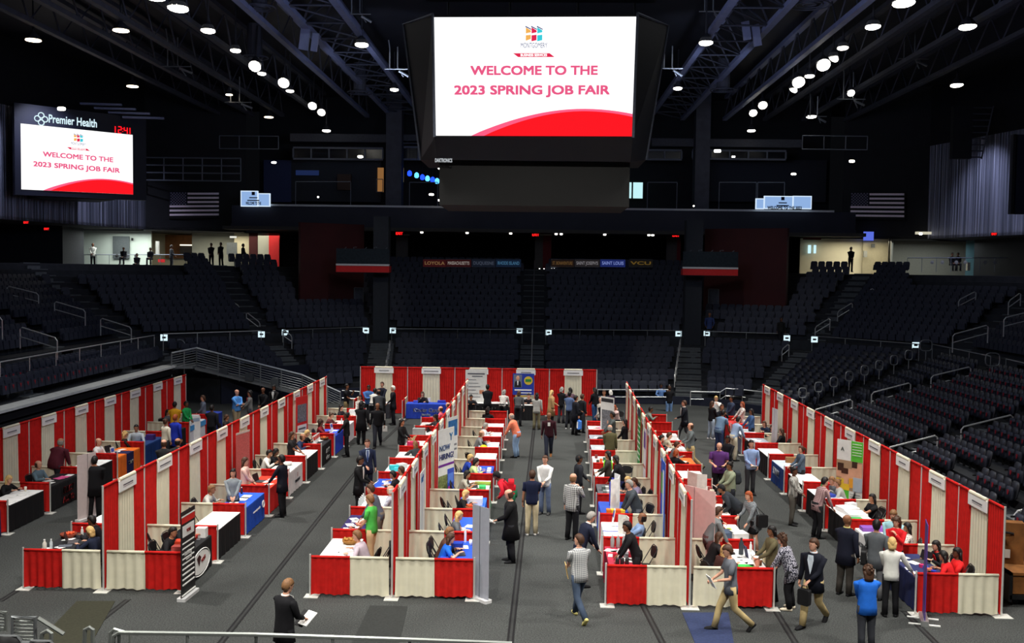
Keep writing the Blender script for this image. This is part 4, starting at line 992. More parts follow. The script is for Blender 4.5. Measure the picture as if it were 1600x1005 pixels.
for q,(px,py) in enumerate(((12,1000),(38,1010),(64,1008))):
    p = atY(px,py,12.2); t = thing('stadium_chair','black seat back at the bottom left corner, %s from the left' % ordn(q),'seat',(p.x,12.2,p.z)); MB().rbox((0,0,-.2),(.4,.08,.5),.16).build('backrest',BLK,t,True); MB().tube([(-.2,0,-.05),(-.12,0,.05),(.12,0,.05),(.2,0,-.05)],.02,5).build('frame',RAILM,t)
    MB().cbox((0,0,-.7),(.06,.06,.7)).build('post',BLK,t)

# dark fixtures in front of the right cladding
t = thing('hanging_ladder','dark hanging ladder frame before the right metal cladding','ladder',(0,0,0)); a, b = atY(1491,165,66), atY(1532,248,66)
MB().box(a.x,a.x+1.2,66,66.5,b.z,a.z).build('side_panel',BLKW,t); mb = MB()
for k in range(9): z_ = b.z+.1+k*(a.z-b.z-.2)/8; mb.tube([(a.x+1.2,66.1,z_),(b.x+.1+.07*k,66.1,z_)],.04,4)
mb.tube([(b.x+.1,66.1,b.z),(b.x+.75,66.1,a.z)],.05,4); mb.build('rung',STEELD,t)
t = thing('wall_board','back of a dark framed board at the right picture edge','board',(0,0,0)); a, b = atY(1583,210,60), atY(1625,335,60)
MB().box(a.x,b.x,60,60.3,b.z,a.z).build('casing',mat('board_navy',(30,34,50),.6),t); MB().box(a.x,a.x+.15,59.9,60,b.z,a.z).build('edge_strip',BLKW,t)
# ------------------------------------------------------------------ pipe and drape
BAY = 2.44
def curtain(mb, x0, x1, z0, z1, y=0.0, folds=5, amp=.028, taper=.0, mi=0, seed=0, roll=True):
    rnd = random.Random(seed); ph = rnd.random()*6; w = x1-x0; nu = folds*5
    def Pn(u, v):
        fl = amp*(.25+.75*(1-v))
        wob = .35*sin(u*folds*3.1+ph*1.7)
        x = x0+w*u+taper*(.5-u)*v*2*-1*0+ (u-.5)*taper*(1-v)
        return (x, y+fl*sin(u*folds*2*pi+ph+wob*(1-v)), z0+(z1-z0)*v+ (.012*sin(u*9+ph) if v == 0 else 0))
    mb.grid(Pn, nu, 4, mi)
    b = len(mb.v); 
    mb.grid(lambda u,v: tuple(Vector(Pn(u,v))+Vector((0,.012,0))), nu, 4, mi)
    if roll: mb.tube([(x0,y,z1),(x1,y,z1)], .034, 8, mi)
def make_bay(H, seed):
    t = thing('pipe_and_drape','','drape',(0,0,-60))
    for sx,(a,b) in enumerate(((.02,.86),(1.6,2.42))):
        mb = MB(); curtain(mb,a,b,.04,H,0,7,.03,.0,0,seed+sx); mb.build('red_curtain',RED,t,True)
    mb = MB(); curtain(mb,.80,1.66,.04,H+.005,-.035,6,.022,.06,0,seed+5); mb.build('ivory_curtain',WHT,t,True)
    MB().tube([(0,0,.01),(0,0,H+.03)],.024,8).build('upright_pole',POLEM,t)
    MB().box(-.2,.2,-.16,.16,0,.014).build('base_plate',PLATE,t)
    return t
def make_rail(seed, L=1.83, front=False):
    t = thing('low_drape_rail','','drape rail',(0,0,-60))
    m1 = L*.5
    mb = MB(); curtain(mb,.03,m1,.05,.92,0,4,.036,.02,0,seed); mb.build('ivory_curtain',WHT,t,True)
    mb = MB(); curtain(mb,m1,L-.03,.06,.92,0,5,.034,0,0,seed+3); mb.build('red_curtain',RED,t,True)
    MB().tube([(L,0,.01),(L,0,.98)],.022,8).build('end_pole',POLEM,t)
    MB().box(L-.2,L+.12,-.15,.15,0,.014).build('base_plate',PLATE,t)
    return t
bays = [make_bay(2.42, 11*k) for k in range(3)]; rails_ = [make_rail(5+9*k) for k in range(3)]
for b_ in bays+rails_: remember(b_)
ROW = {'A':((-16.57,22.6),(-16.57,47.0),'far left'),'B':((-9.97,22.8),(-9.97,47.2),'left'),'C':((-3.28,22.72),(-3.32,47.1),'centre left'),
       'D':((3.45,22.5),(4.07,46.9),'centre right'),'E':((10.30,22.38),(10.31,46.8),'far right')}
SGN = mat('booth_sign_card',(240,240,236),.6,.02)
def sign(loc, rz, label):
    t = thing('booth_sign', label, 'booth sign', loc, rz, group=None); MB().box(-.5,.5,-.012,.012,-.27,.0).build('card',SGN,t)
    MB().tube([(-.46,.02,.03),(.46,.02,.03)],.045,8).build('pole_wrap',WHT,t)
    mb = MB(); rnd = random.Random(hash(label)%999); w = rnd.uniform(.5,.78)
    mb.box(-w/2,w/2,-.017,-.013,-.15,-.12); mb.box(-w/2,w/2,-.017,-.013,-.185,-.178); mb.build('printed_line',INK,t)
    return t
def bayside(nm, k): return '%s bay from the front' % ordn(k)
for key,(p0,p1,nm) in ROW.items():
    P0, P1 = Vector(p0), Vector(p1); d = (P1-P0).normalized(); ang = math.atan2(d.y,d.x)
    vis = -1 if key in 'DE' else 1    # which side faces the viewer: -1 = left(-X) face
    for k in range(1 if key == 'A' else 0, 10):
        q = P0+d*BAY*k
        # local +y of the bay is to the left of its direction (-X side); its ivory curtain hangs on local -y
        if vis == 1: loc, rz = (q.x,q.y,0), ang
        else:
            q2 = q+d*BAY; loc, rz = (q2.x,q2.y,0), ang+pi
        dup(bays[k%3], loc, rz, 'tall red and ivory drape, %s wall, %s' % (nm, bayside(nm,k)), 'tall drape wall panels')
        c = q+d*1.23; off_ = Vector((vis*.075,0)) ; sign((c.x+off_.x,c.y+off_.y,2.40), rz, 'white booth sign on %s drape wall, %s' % (nm, bayside(nm,k)))
    q = P1 if vis == 1 else P0
    t = thing('drape_pole','upright pole closing the %s end of the %s drape wall' % ('rear' if vis==1 else 'front',nm),'pole',(q.x,q.y,0)); MB().tube([(0,0,.01),(0,0,2.46)],.024,8).build('upright',POLEM,t); MB().box(-.2,.2,-.16,.16,0,.014).build('base_plate',PLATE,t)
def wx(key, Y):
    p0,p1,_ = ROW[key]; return p0[0]+(p1[0]-p0[0])*(Y-p0[1])/(p1[1]-p0[1])
def ky(key, k): return ROW[key][0][1]+BAY*k
for key,side,ks in (('A',1,range(1,10)),('B',-1,range(0,11)),('B',1,range(0,11)),('C',-1,range(0,10)),('C',1,range(0,11)),('D',-1,range(0,10)),('D',1,range(0,11)),('E',-1,range(0,11))):
    for k in ks:
        Y = ky(key,k); X = wx(key,Y); s_ = 'right' if side > 0 else 'left'
        ang = 0 if side > 0 else pi
        dup(rails_[k%3], (X+side*.05,Y+(0 if k else .02),0), ang, 'low red and ivory drape rail, %s side of %s wall, %s from front' % (s_,ROW[key][2],ordn(k)), 'low drape rails between booths')
# rear drape wall
for k in range(5):
    x = -9.25+2.45*k; y = 52.2+.05*k
    dup(bays[k%3], (x,y,0), .02, 'tall red and ivory curtain panel of the rear drape wall, %s from the left' % ordn(k), 'rear drape wall panels')
    sign((x+1.23,y-.06,2.40), .02, 'white booth sign on the rear drape wall, %s from the left' % ordn(k))
t = thing('drape_pole','upright pole at the right end of the rear drape wall','pole',(3.0,52.45,0)); MB().tube([(0,0,.01),(0,0,2.46)],.024,8).build('upright',POLEM,t); MB().box(-.2,.2,-.16,.16,0,.014).build('base_plate',PLATE,t)
for k in range(0,5):
    x = -9.25+2.45*k
    dup(rails_[k%3], (x,52.1,0), -pi/2, 'low curtain rail jutting from the rear drape wall, %s from the left' % ordn(k), 'low rails of the rear wall')
for b_ in bays+rails_:
    for c_ in KIDS(b_): bpy.data.objects.remove(c_)
    bpy.data.objects.remove(b_)
_kidmap.clear()
# ------------------------------------------------------------------ tables
def cm(rgb, nm=None): return mat('cloth_%d_%d_%d' % rgb, rgb, .8, .08, 5, spec=.2)
def skirted(t, L, W, H, rgb, top, flare=.03):
    n1, n2 = 16, 10; per = []
    for i in range(n1): per.append((-L/2+L*i/n1,-W/2,0,-1))
    for i in range(n2): per.append((L/2,-W/2+W*i/n2,1,0))
    for i in range(n1): per.append((L/2-L*i/n1,W/2,0,1))
    for i in range(n2): per.append((-L/2,W/2-W*i/n2,-1,0))
    rg = []
    for z,f,a in ((H,0,0),(H-.02,.012,0),(H*.5,flare*.6,.010),(.02,flare,.018)):
        rg.append([(x+nx*(f+a*sin(i*2.1)),y+ny*(f+a*sin(i*2.1)),z) for i,(x,y,nx,ny) in enumerate(per)])
    mb = MB(); mb.rings(rg[::-1],cap=False); mb.poly([(-L/2,-W/2,H),(L/2,-W/2,H),(L/2,W/2,H),(-L/2,W/2,H)]); mb.build('table_skirt',cm(rgb),t,False)
    MB().rbox((0,0,H+.006),(L+.01,W+.01,.012),.02,ax=2).build('table_top',cm(top),t)
    for sx in (-1,1): MB().tube([(sx*(L/2-.2),-.2,.02),(sx*(L/2-.2),-.2,H-.03),(sx*(L/2-.2),.2,H-.03),(sx*(L/2-.2),.2,.02)],.015,5).build('folding_leg',CHROME,t)
TB = {}
def table(key, side, k, rgb, top, short, letters=None, lcol=(235,235,235), L=1.95, du=0.0, dv=0.0, W=.76, lsize=.2):
    Y = ky(key,k)+1.22+dv; X = wx(key,Y)+side*(1.42+du); rz = pi/2*(1 if side > 0 else -1)
    # local -y faces the aisle
    t = thing('booth_table', short+', %s booth, %s wall' % (ordn(k),ROW[key][2]), 'table', (X,Y,0), rz)
    skirted(t,L,W,.75,rgb,top)
    if letters:
        for j,l in enumerate(letters if isinstance(letters,(list,tuple)) else [letters]):
            text('cloth_lettering',l,lsize,mat('letters_%d_%d_%d'%lcol,lcol,.7,.02),(0,-W/2-.075,.5-j*lsize*1.15),(1,0,0),(0,0,1),t,bold=.006)
    TB[(key,side,k)] = (t,X,Y,side,short); return t
def tp(key, side, k, u, v):
    """point on a table: u -.38..0.38 outward towards the aisle, v along depth"""
    t,X,Y,s,_ = TB[(key,side,k)]; return (X+s*u, Y+v, .765)
# items ------------------------------------------------------------
def it_paper(p, rz, lab, rgb=(238,238,234), w=.21, h=.29, th=.006, grp=None, name='paper_sheet', cat='paper', rx=0):
    mb = MB(); mb.box(-w/2,w/2,-h/2,h/2,0,th); o = mb.build(name,mat('sheet_%d_%d_%d'%rgb,rgb,.7,.04)); o.location=p; o.rotation_euler=(rx,0,rz); return tag(o,lab,cat,grp)
def it_box(p, d, rgb, lab, name='box', cat='box', rz=0, grp=None, r=.01):
    o = MB().rbox((0,0,d[2]/2),d,min(r,d[0]/3,d[1]/3),ax=2).build(name,mat('box_%d_%d_%d'%rgb,rgb,.6,.08)); o.location=p; o.rotation_euler=(0,0,rz); return tag(o,lab,cat,grp)
def it_bottle(p, lab, rgb=(210,220,225), cap=(240,240,240), h=.24, r=.035, grp=None):
    t = thing('bottle',lab,'bottle',p,group=grp); MB().lathe([(r*.9,0),(r,.01),(r,h*.65),(r*.45,h*.85),(r*.4,h*.9)],8).build('bottle_body',mat('bot_%d_%d_%d'%rgb,rgb,.3,.05),t,True); MB().lathe([(r*.5,h*.9),(r*.5,h)],8).build('cap',mat('cap_%d_%d_%d'%cap,cap,.5),t); return t
def it_cup(p, lab, rgb=(235,225,205), h=.13, r=.04):
    t = thing('cup',lab,'cup',p); MB().lathe([(r*.75,0),(r,h)],9).build('cup_body',mat('cup_%d_%d_%d'%rgb,rgb,.6),t,True); MB().lathe([(r*1.05,h),(r*.8,h+.012)],9).build('lid',mat('lid_white',(235,235,230),.5),t); return t
def it_laptop(p, rz, lab, scr=None):
    t = thing('laptop',lab,'laptop',p,rz); MB().rbox((0,0,.01),(.36,.25,.02),.02,ax=2).build('keyboard_base',mat('laptop_grey',(70,72,76),.4),t)
    s = MB().rbox((0,.15,.13),(.36,.012,.24),.02,rx=R(-16)).build('screen',mat('laptop_lid',(30,31,34),.4),t); return t
def it_basket(p, lab, rgb=(140,96,46), fill=None, r=.17, name='basket', cat='basket'):
    t = thing(name,lab,cat,p); MB().lathe([(r*.7,0),(r*.95,.05),(r,.1),(r*.93,.1),(r*.7,.03),(.01,.02)],14).build('weave',mat('bsk_%d_%d_%d'%rgb,rgb,.7,.25,30),t,True)
    if fill:
        mb = MB(); rnd = random.Random(int(p[0]*100))
        for i in range(12): a = rnd.random()*6.28; q = rnd.random()*r*.7; mb.ball((q*cos(a),q*sin(a),.09+rnd.random()*.03),.035,6,4)
        o = mb.build('filling',mat('fill_%d_%d_%d'%fill,fill,.6,.3,20),t,True); o['kind']='stuff'
    return t
def it_holder(p, rz, lab, rgb=(238,238,238), w=.23, h=.3, art=(60,90,180), name='brochure_holder', cat='sign'):
    t = thing(name,lab,cat,p,rz); MB().prism([(-w/2,0,0),(w/2,0,0),(w/2,.06,h),(-w/2,.06,h)],(0,.012,0)).build('panel',mat('hold_%d_%d_%d'%rgb,rgb,.5),t)
    MB().prism([(-w/2,.02,0),(w/2,.02,0),(w/2,.14,0),(-w/2,.14,0)],(0,0,.01)).build('foot',mat('hold_foot',(200,200,200),.5),t)
    MB().prism([(-w*.38,-.004+.06*.45,h*.45),(w*.38,-.004+.06*.45,h*.45),(w*.38,-.004+.06*.88,h*.88),(-w*.38,-.004+.06*.88,h*.88)],(0,-.003,0)).build('print',mat('art_%d_%d_%d'%art,art,.6,.3,30),t); return t
def it_trifold(p, rz, lab, rgb=(236,234,226), w=.9, h=.75, art=None):
    t = thing('trifold_board',lab,'display board',p,rz); m = mat('tri_%d_%d_%d'%rgb,rgb,.7)
    for a,b in (((-w/2,.0),(-w/4,.18)),((-w/4,.18),(w/4,.18)),((w/4,.18),(w/2,0))):
        MB().prism([(a[0],a[1],0),(b[0],b[1],0),(b[0],b[1],h),(a[0],a[1],h)],(0,.012,0)).build('panel',m,t)
    if art:
        mb = [MB() for _ in art]; rnd = random.Random(3)
        for i in range(10):
            k = i%len(art); x = -w/4+.04+(i%4)*w*.115; z = h*(.12+.28*(i//4)); mb[k].box(x,x+w*.09,.165,.176,z,z+h*.2)
        for k,c in enumerate(art): mb[k].build('picture',mat('art_%d_%d_%d'%c,c,.6,.3,30),t)
    return t
def it_tin(p, lab, rgb, h=.2, r=.055): o = MB().lathe([(r,0),(r,h*.92),(r*.9,h)],10).build('tumbler',mat('tin_%d_%d_%d'%rgb,rgb,.4),None,True); o.location=p; return tag(o,lab,'tumbler')
_cnt = {}
ENDS = ['nearest the front','second from its near end','third from its near end','fourth from its near end','fifth from its near end','sixth from its near end','seventh from its near end','eighth from its near end']
def papers(key, side, k, lst, rgb=(238,238,234), what='white sheet', w=.21, h=.29):
    """lst of (u,v[,rot])"""
    sh = TB[(key,side,k)][4]; lst = sorted(lst,key=lambda a:a[1])
    for i,a in enumerate(lst):
        it_paper(tp(key,side,k,a[0],a[1]), R(a[2] if len(a)>2 else random.uniform(-30,30)), '%s on the %s, %s' % (what,sh,ENDS[i]), rgb, w, h, name='paper_sheet')
BK=(24,24,26); WH=(232,232,230); BL=(34,78,180); NV=(30,36,74); RD=(190,34,34); OR=(228,110,36)
# --- far-left row A (right side)
table('A',1,1,(28,40,86),(36,48,96),'navy-clothed table','n',(225,225,230),lsize=.3)
table('A',1,2,BK,WH,'white-topped black table'); table('A',1,3,BK,(30,30,32),'black-clothed table with red and grey lettering',['ELECT','AUTO'],(170,40,44),lsize=.26)
table('A',1,4,BK,WH,'white-topped black table with papers'); table('A',1,5,OR,OR,'orange-clothed table with navy centre strip')
t = TB[('A',1,5)][0]; MB().box(-.28,.28,-.43,-.4,.03,.762).box(-.28,.28,-.42,.38,.762,.768).build('centre_strip',cm((34,36,78)),t); text('cloth_lettering','TEAM',.16,PAPER,(0,-.445,.42),(1,0,0),(0,0,1),t,bold=.004)
table('A',1,6,(26,60,120),(36,60,110),'deep blue table'); table('A',1,7,BK,(40,40,44),'black table beside the green shirt'); table('A',1,8,(206,208,214),(214,216,220),'white-clothed table with pale blue band',None)
t = TB[('A',1,8)][0]; MB().box(-1.0,1.0,-.425,-.4,.52,.74).build('blue_band',cm((70,150,210)),t)
table('A',1,9,(36,56,140),(40,60,150),'blue-clothed table at the far end','CRVI',(180,190,220))
papers('A',1,2,[(-.1,.1),(.1,.3),(0,.6),(-.2,-.5),(.2,-.6)]); papers('A',1,3,[(.1,-.5),(-.1,-.2),(.15,.7)]); papers('A',1,3,[(.05,.2),(.1,.45)],(230,90,150),'pink sheet',.3,.24)
papers('A',1,4,[(0,.1),(.1,.5),(.05,-.3)]); papers('A',1,5,[(-.1,.1),(-.1,.5)]); papers('A',1,7,[(0,.2),(0,-.4)]); papers('A',1,8,[(0,.5),(0,-.2),(.1,.1)])
it_cup(tp('A',1,2,-.05,.75),'beige paper cup on white-topped black table in the far left booths'); it_box(tp('A',1,2,-.2,-.7),(.16,.22,.1),(60,70,110),'blue grey mug box on the white-topped table near left edge')
it_laptop(tp('A',1,5,-.22,-.1),R(75),'open laptop on the orange-clothed table'); it_holder(tp('A',1,5,.1,-.7),R(80),'white standing card holder on the orange-clothed table')
it_holder(tp('A',1,4,-.1,-.1),R(80),'small white card holder on table before the man in maroon')
it_holder(tp('A',1,7,.1,-.7),R(90),'white framed sheet on table near the mustard shirt'); it_box(tp('A',1,6,.1,.3),(.3,.3,.2),(60,40,110),'purple bag on the deep blue table','bag','bag')
it_box(tp('A',1,8,0,.75),(.35,.3,.2),(230,230,230),'white carton on the pale blue banded table')
# --- left row B
table('B',-1,0,BK,(38,38,42),'dark table with laptop and flowers'); table('B',-1,1,BK,WH,'white table edge behind the dark laptop table')
for k in (4,5): table('B',-1,k,(40,42,50),(60,60,66),'grey table partly hidden behind the drape, %s' % ('nearer','farther')[k-4])
papers('B',-1,0,[(.2,-.6),(-.05,-.35),(.1,.3),(-.1,.1)]); it_laptop(tp('B',-1,0,-.12,.05),R(110),'open dark laptop on the dark table at left'); it_bottle(tp('B',-1,0,.12,-.55),'small water bottle on the dark table at left')
it_bottle(tp('B',-1,0,.18,-.75),'white spray bottle beside the papers at front left',(235,232,220),h=.28,r=.05); it_basket(tp('B',-1,0,.2,.5),'orange and white flower basket on the dark table at left',(120,50,30),(224,90,50),.2)
it_box(tp('B',-1,0,-.1,-.3),(.3,.2,.015),(90,95,105),'grey tablet lying on the dark table at left','tablet','tablet',.3)
it_bottle(tp('B',-1,0,-.1,.6),'white bottle behind the open dark laptop',(225,225,220))
table('B',1,0,BK,(34,34,36),'black table with white oval emblem'); table('B',1,1,BK,WH,'bare white-topped black table'); table('B',1,2,BL,(44,92,205),'bright blue table')
table('B',1,3,(196,36,34),(214,60,42),'red-clothed table'); table('B',1,4,(222,222,222),(230,230,228),'white table with crest',['','UNIVERSITY'],(110,110,120),lsize=.13)
table('B',1,5,BK,WH,'white-topped black table, unattended'); table('B',1,6,BK,(40,40,44),'black table with white script',['ARMY','of one'],(225,225,225),lsize=.22); table('B',1,7,(40,70,190),(46,80,200),'royal blue table')
table('B',1,8,(222,222,226),(230,230,230),'white table at the far left aisle'); table('B',1,9,(214,214,216),(228,228,228),'last white table')
t = TB[('B',1,0)][0]
mb = MB(); mb.prism([(-.62*cos(a)*(1 if cos(a)>0 else 1),-.445,.36+.27*sin(a)) for a in [2*pi*i/20 for i in range(20)]],(0,.01,0)); mb.build('oval_emblem',PAPER,t)
mb = MB(); mb.prism([(-.32,-.452,.52),(-.16,-.452,.3),(-.02,-.452,.5),(-.16,-.452,.58)],(0,-.004,0)); mb.build('pennant',mat('pennant_dark',(60,24,26),.7),t); text('cloth_lettering','VOSS',.13,mat('letters_red',(170,40,40),.7),(.15,-.452,.4),(1,0,.2),(0,0,1),t,bold=.003)
mb = MB(); mb.tube([(-.66*cos(a),-.442,.36+.31*sin(a)) for a in [2*pi*i/24 for i in range(24)]],.012,4,closed=True); mb.build('oval_outline',PAPER,t)
t = TB[('B',1,4)][0]; mb = MB(); mb.prism([(-.03,-.45,.62),(.03,-.45,.62),(.03,-.45,.5),(0,-.45,.46),(-.03,-.45,.5)],(0,-.004,0)); mb.build('crest',mat('crest_red',(150,40,50),.7),t)
t = TB[('B',1,2)][0]; mb = MB(); mb.tube([(.68+.1*cos(a),-.435,.5+.1*sin(a)) for a in [2*pi*i/12 for i in range(12)]],.02,4,closed=True); mb.build('ring_emblem',PAPER,t); text('cloth_lettering','community health',.1,PAPER,(0,-.435,.48),(1,0,0),(0,0,1),t)
papers('B',1,2,[(0,.1,0),(0,.4,0),(-.1,-.5,10)],w=.26,h=.42); papers('B',1,3,[(.1,.5),(0,.1),(.2,-.3)]); papers('B',1,6,[(0,.5),(0,-.3)]); papers('B',1,7,[(0,.2),(.1,.6),(-.1,-.5)]); papers('B',1,8,[(0,.3),(0,-.3)]); papers('B',1,9,[(0,.2)])
papers('B',1,0,[(.05,.1),(.0,.35),(-.2,-.1)],(235,235,232),'white leaflet',.26,.2); papers('B',1,0,[(-.1,.5),(.1,.6)],(90,90,96),'grey leaflet',.26,.24)
it_bottle(tp('B',1,0,.05,.35),'tall white pump bottle on the oval emblem table',(236,232,220),h=.42,r=.06); it_box(tp('B',1,0,.2,.78),(.25,.2,.24),(232,232,230),'white box of small cups at the rear of the oval emblem table')
for i in range(6): it_tin(tp('B',1,0,-.05+.09*(i%3),.5+.11*(i//3)),'small red tin on the oval emblem table, %s of two rows' % ordn(i),(170,30,32),.1,.03)
it_box(tp('B',1,0,-.1,-.15),(.34,.28,.16),(200,60,34),'red and white carton on the oval emblem table'); it_box(tp('B',1,0,.1,-.55),(.3,.22,.14),(150,60,54),'red candy tray near the standing black banner')
papers('B',1,0,[(-.25,-.75,0)],(240,240,240),'large white poster sheet',.5,.3)
it_box(tp('B',1,2,-.3,.2),(.22,.3,.05),(190,60,170),'magenta folder on the bright blue table','folder','folder'); it_bottle(tp('B',1,2,-.25,.8),'small dark bottle on the bright blue table',(40,40,70),h=.2)
it_laptop(tp('B',1,3,-.18,.1),R(80),'open laptop on the red-clothed table'); it_basket(tp('B',1,4,0,.4),'white basket on the white crest table',(225,225,220)); it_box(tp('B',1,5,-.2,-.6),(.05,.1,.08),BK,'small black object on unattended white table')
for i in range(4): it_holder(tp('B',1,6,.0,-.2+.25*i),R(75),'white brochure stand on the black script table, %s from near end' % ordn(i),art=(190,60,50),w=.2)
it_basket(tp('B',1,6,.15,.75),'orange filled basket on the black script table',(90,60,30),(214,100,40)); it_holder(tp('B',1,7,0,.6),R(80),'standing white leaflet on the royal blue table')
it_bottle(tp('B',1,8,.0,.1),'white bottle on table at far left aisle'); it_box(tp('B',1,9,0,.3),(.3,.3,.25),(226,226,226),'white carton on the last white table')
# --- centre-left row C, left side
table('C',-1,0,WH,(236,236,234),'white table with wicker basket'); table('C',-1,1,NV,(52,44,96),'purple navy table covered in papers'); table('C',-1,2,RD,(220,222,222),'grey papers table with water bottles'); table('C',-1,3,RD,(44,84,190),'blue-topped table beside the black tee')
table('C',-1,4,RD,(210,222,224),'pale table with teal bags'); table('C',-1,5,(200,200,200),(220,220,216),'pale table before the charcoal cardigan'); table('C',-1,6,(190,40,40),(206,206,204),'table with crimson bag'); table('C',-1,7,BK,(200,200,200),'dark table behind the folder woman'); table('C',-1,8,(180,50,60),(200,190,190),'red table near the rear left aisle')
it_basket(tp('C',-1,0,-.15,.55),'round wicker basket on the white table',(150,104,48),(190,140,70),.22); papers('C',-1,0,[(.1,-.2),(-.1,.1),(.15,.3),(.1,-.55),(-.1,-.3)],(222,224,222),'printed sheet')
papers('C',-1,1,[(.2,.5),(.1,.3),(-.1,.55),(.2,-.1),(0,-.3),(.2,-.55),(-.2,.2)]); papers('C',-1,1,[(0,.1),(-.05,-.15),(.1,-.4),(-.15,.35)],(224,130,110),'coral leaflet',.16,.2)
papers('C',-1,2,[(0,.5),(.1,.3),(-.1,.1),(.1,-.1)]); 
for i in range(4): it_bottle(tp('C',-1,2,.32,-.5+.22*i),'clear water bottle on the aisle edge of grey papers table, %s' % ENDS[i],(196,206,210))
for i in range(5): it_tin(tp('C',-1,2,-.1+.09*i,-.75),'small dark jar on the near edge of the grey papers table, %s' % ordn(i),(60,60,66),.07,.03)
papers('C',-1,3,[(.1,.5),(0,.2),(.1,-.4),(-.1,-.2)],(200,210,235),'pale blue sheet'); it_bottle(tp('C',-1,3,-.05,.8),'water bottle on the blue-topped table')
for i in range(3): it_box(tp('C',-1,4,-.1+.2*(i%2),-.3+.35*i),(.3,.26,.14),((70,200,215),(60,190,200),(225,235,235))[i],'%s on the pale table, %s' % (('teal bag','teal gift bag','white bag')[i],ENDS[i]),'gift_bag','bag',.4*i)
it_box(tp('C',-1,6,0,-.5),(.4,.3,.22),(200,40,90),'crimson bag on table beside the seated black shirt','bag','bag',.5); papers('C',-1,5,[(0,.3),(.1,-.3),(0,0)]); papers('C',-1,6,[(.1,.4),(0,.1)]); papers('C',-1,7,[(0,.2)]); it_box(tp('C',-1,7,.1,-.2),(.5,.3,.3),(150,150,150),'grey display box on the dark table behind the folder woman')
# --- centre-left row C, right side
table('C',1,0,BL,(44,84,200),'front blue table at centre left'); table('C',1,1,BL,(48,92,205),'blue table with long draping cloth'); table('C',1,2,BL,(56,110,215),'bright blue table with white carton'); table('C',1,3,(40,120,70),(226,230,226),'white and green table')
table('C',1,4,(30,40,90),(50,80,190),'blue table with stacked packs'); table('C',1,5,BK,WH,'clean white-topped table in the centre aisle'); table('C',1,6,BK,(200,210,226),'pale blue papers table'); table('C',1,7,NV,(200,205,215),'narrow papers table'); table('C',1,8,RD,WH,'white-topped table beside the coral shirt')
papers('C',1,0,[(-.2,.1),(-.1,-.3),(.1,.4)]); it_box(tp('C',1,0,-.05,.1),(.3,.22,.2),(30,60,170),'blue tote box on the front blue table'); it_laptop(tp('C',1,0,.05,-.2),R(100),'dark laptop on the front blue table'); it_cup(tp('C',1,0,.25,.6),'white cup on the front blue table',(236,236,236))
it_bottle(tp('C',1,0,.1,.85),'white tripod-like bottle on the front blue table',(236,236,236),h=.4,r=.03); papers('C',1,1,[(-.1,-.3),(.05,-.5),(.1,0)]); it_box(tp('C',1,2,.05,.1),(.5,.34,.2),(238,238,238),'white carton on the bright blue table'); it_basket(tp('C',1,2,0,-.55),'orange snack basket on the bright blue table',(150,90,50),(214,90,50),.16)
it_box(tp('C',1,3,.2,-.55),(.2,.3,.16),(70,190,110),'green pouch on the white and green table','pouch','pouch'); it_laptop(tp('C',1,3,-.1,.0),R(95),'black laptop on the white and green table'); it_box(tp('C',1,3,.15,.4),(.5,.3,.06),(130,150,60),'olive green mat display on the white and green table','display','display'); it_basket(tp('C',1,3,.1,-.85),'leafy plant pot on the white and green table',(60,70,60),(50,110,50),.1,'potted_plant','plant')
for i in range(8): it_box(tp('C',1,4,-.25+.17*(i%4),-.3+.4*(i//4)),(.13,.26,.1),((40,90,210),(220,225,235))[i%2],'%s packet on the stacked packs table, %s' % (('blue','white')[i%2],ordn(i)),'packet','packet')
it_holder(tp('C',1,4,0,-.6),R(90),'clear standing holder on the stacked packs table',(220,225,235)); papers('C',1,6,[(0,.4),(.1,0),(-.1,-.4),(-.1,.2)],(206,220,240),'pale blue sheet'); papers('C',1,7,[(0,.3),(.1,-.1)]); 
o = MB().ball((0,0,.06),(.15,.19,.13),12,7).build('hard_hat',mat('hat_yellow',(240,215,30),.4),None,True); q_ = atY(769,697,ky('C',6)+.4); o.location = tp('C',1,6,-.15,-.75); tag(o,'yellow hard hat on the pale blue papers table','hard hat')
papers('C',1,8,[(0,.2),(0,-.3)])
# --- centre-right row D, left side
table('D',-1,0,(140,20,50),(178,52,74),'crimson table at the front'); table('D',-1,1,WH,(240,240,240),'white table with blue prints'); table('D',-1,2,BL,(60,90,190),'blue table with photo boards'); table('D',-1,3,BK,(90,90,96),'dark table crowded with goods'); table('D',-1,4,BK,WH,'empty white-topped table in centre aisle')
table('D',-1,5,(226,226,226),(232,232,230),'white table with small decorations'); table('D',-1,6,NV,(170,175,180),'navy table with grey goods'); table('D',-1,7,NV,(150,155,165),'navy table with black and white goods'); table('D',-1,8,BK,(214,214,210),'rear white table by the queue')
papers('D',-1,0,[(.25,.6),(.2,.15),(-.1,-.1),(-.15,-.25),(.1,.5)],w=.3,h=.24)
for i in range(3): it_bottle(tp('D',-1,0,.2-.14*i,.88),'tall bottle at the rear of the crimson table, %s from the aisle' % ordn(i),(150,150,150),(235,235,235),.32,.05)
for i in range(3): it_tin(tp('D',-1,0,.2-.11*i,-.72),'dark tumbler at the near end of the crimson table, %s from the aisle' % ordn(i),(52,48,50),.2,.045)
for i in range(4): it_box(tp('D',-1,0,.2-.13*i,.05+.1*(i%2)),(.1,.16,.1),((190,40,60),(230,230,230),(120,120,124),(210,60,80))[i],'%s giveaway on the crimson table' % ('red','white','grey','pink')[i],'giveaway','giveaway')
it_box(tp('D',-1,0,-.05,.4),(.3,.28,.07),(205,190,195),'pale tray of white cups on the crimson table','tray','tray')
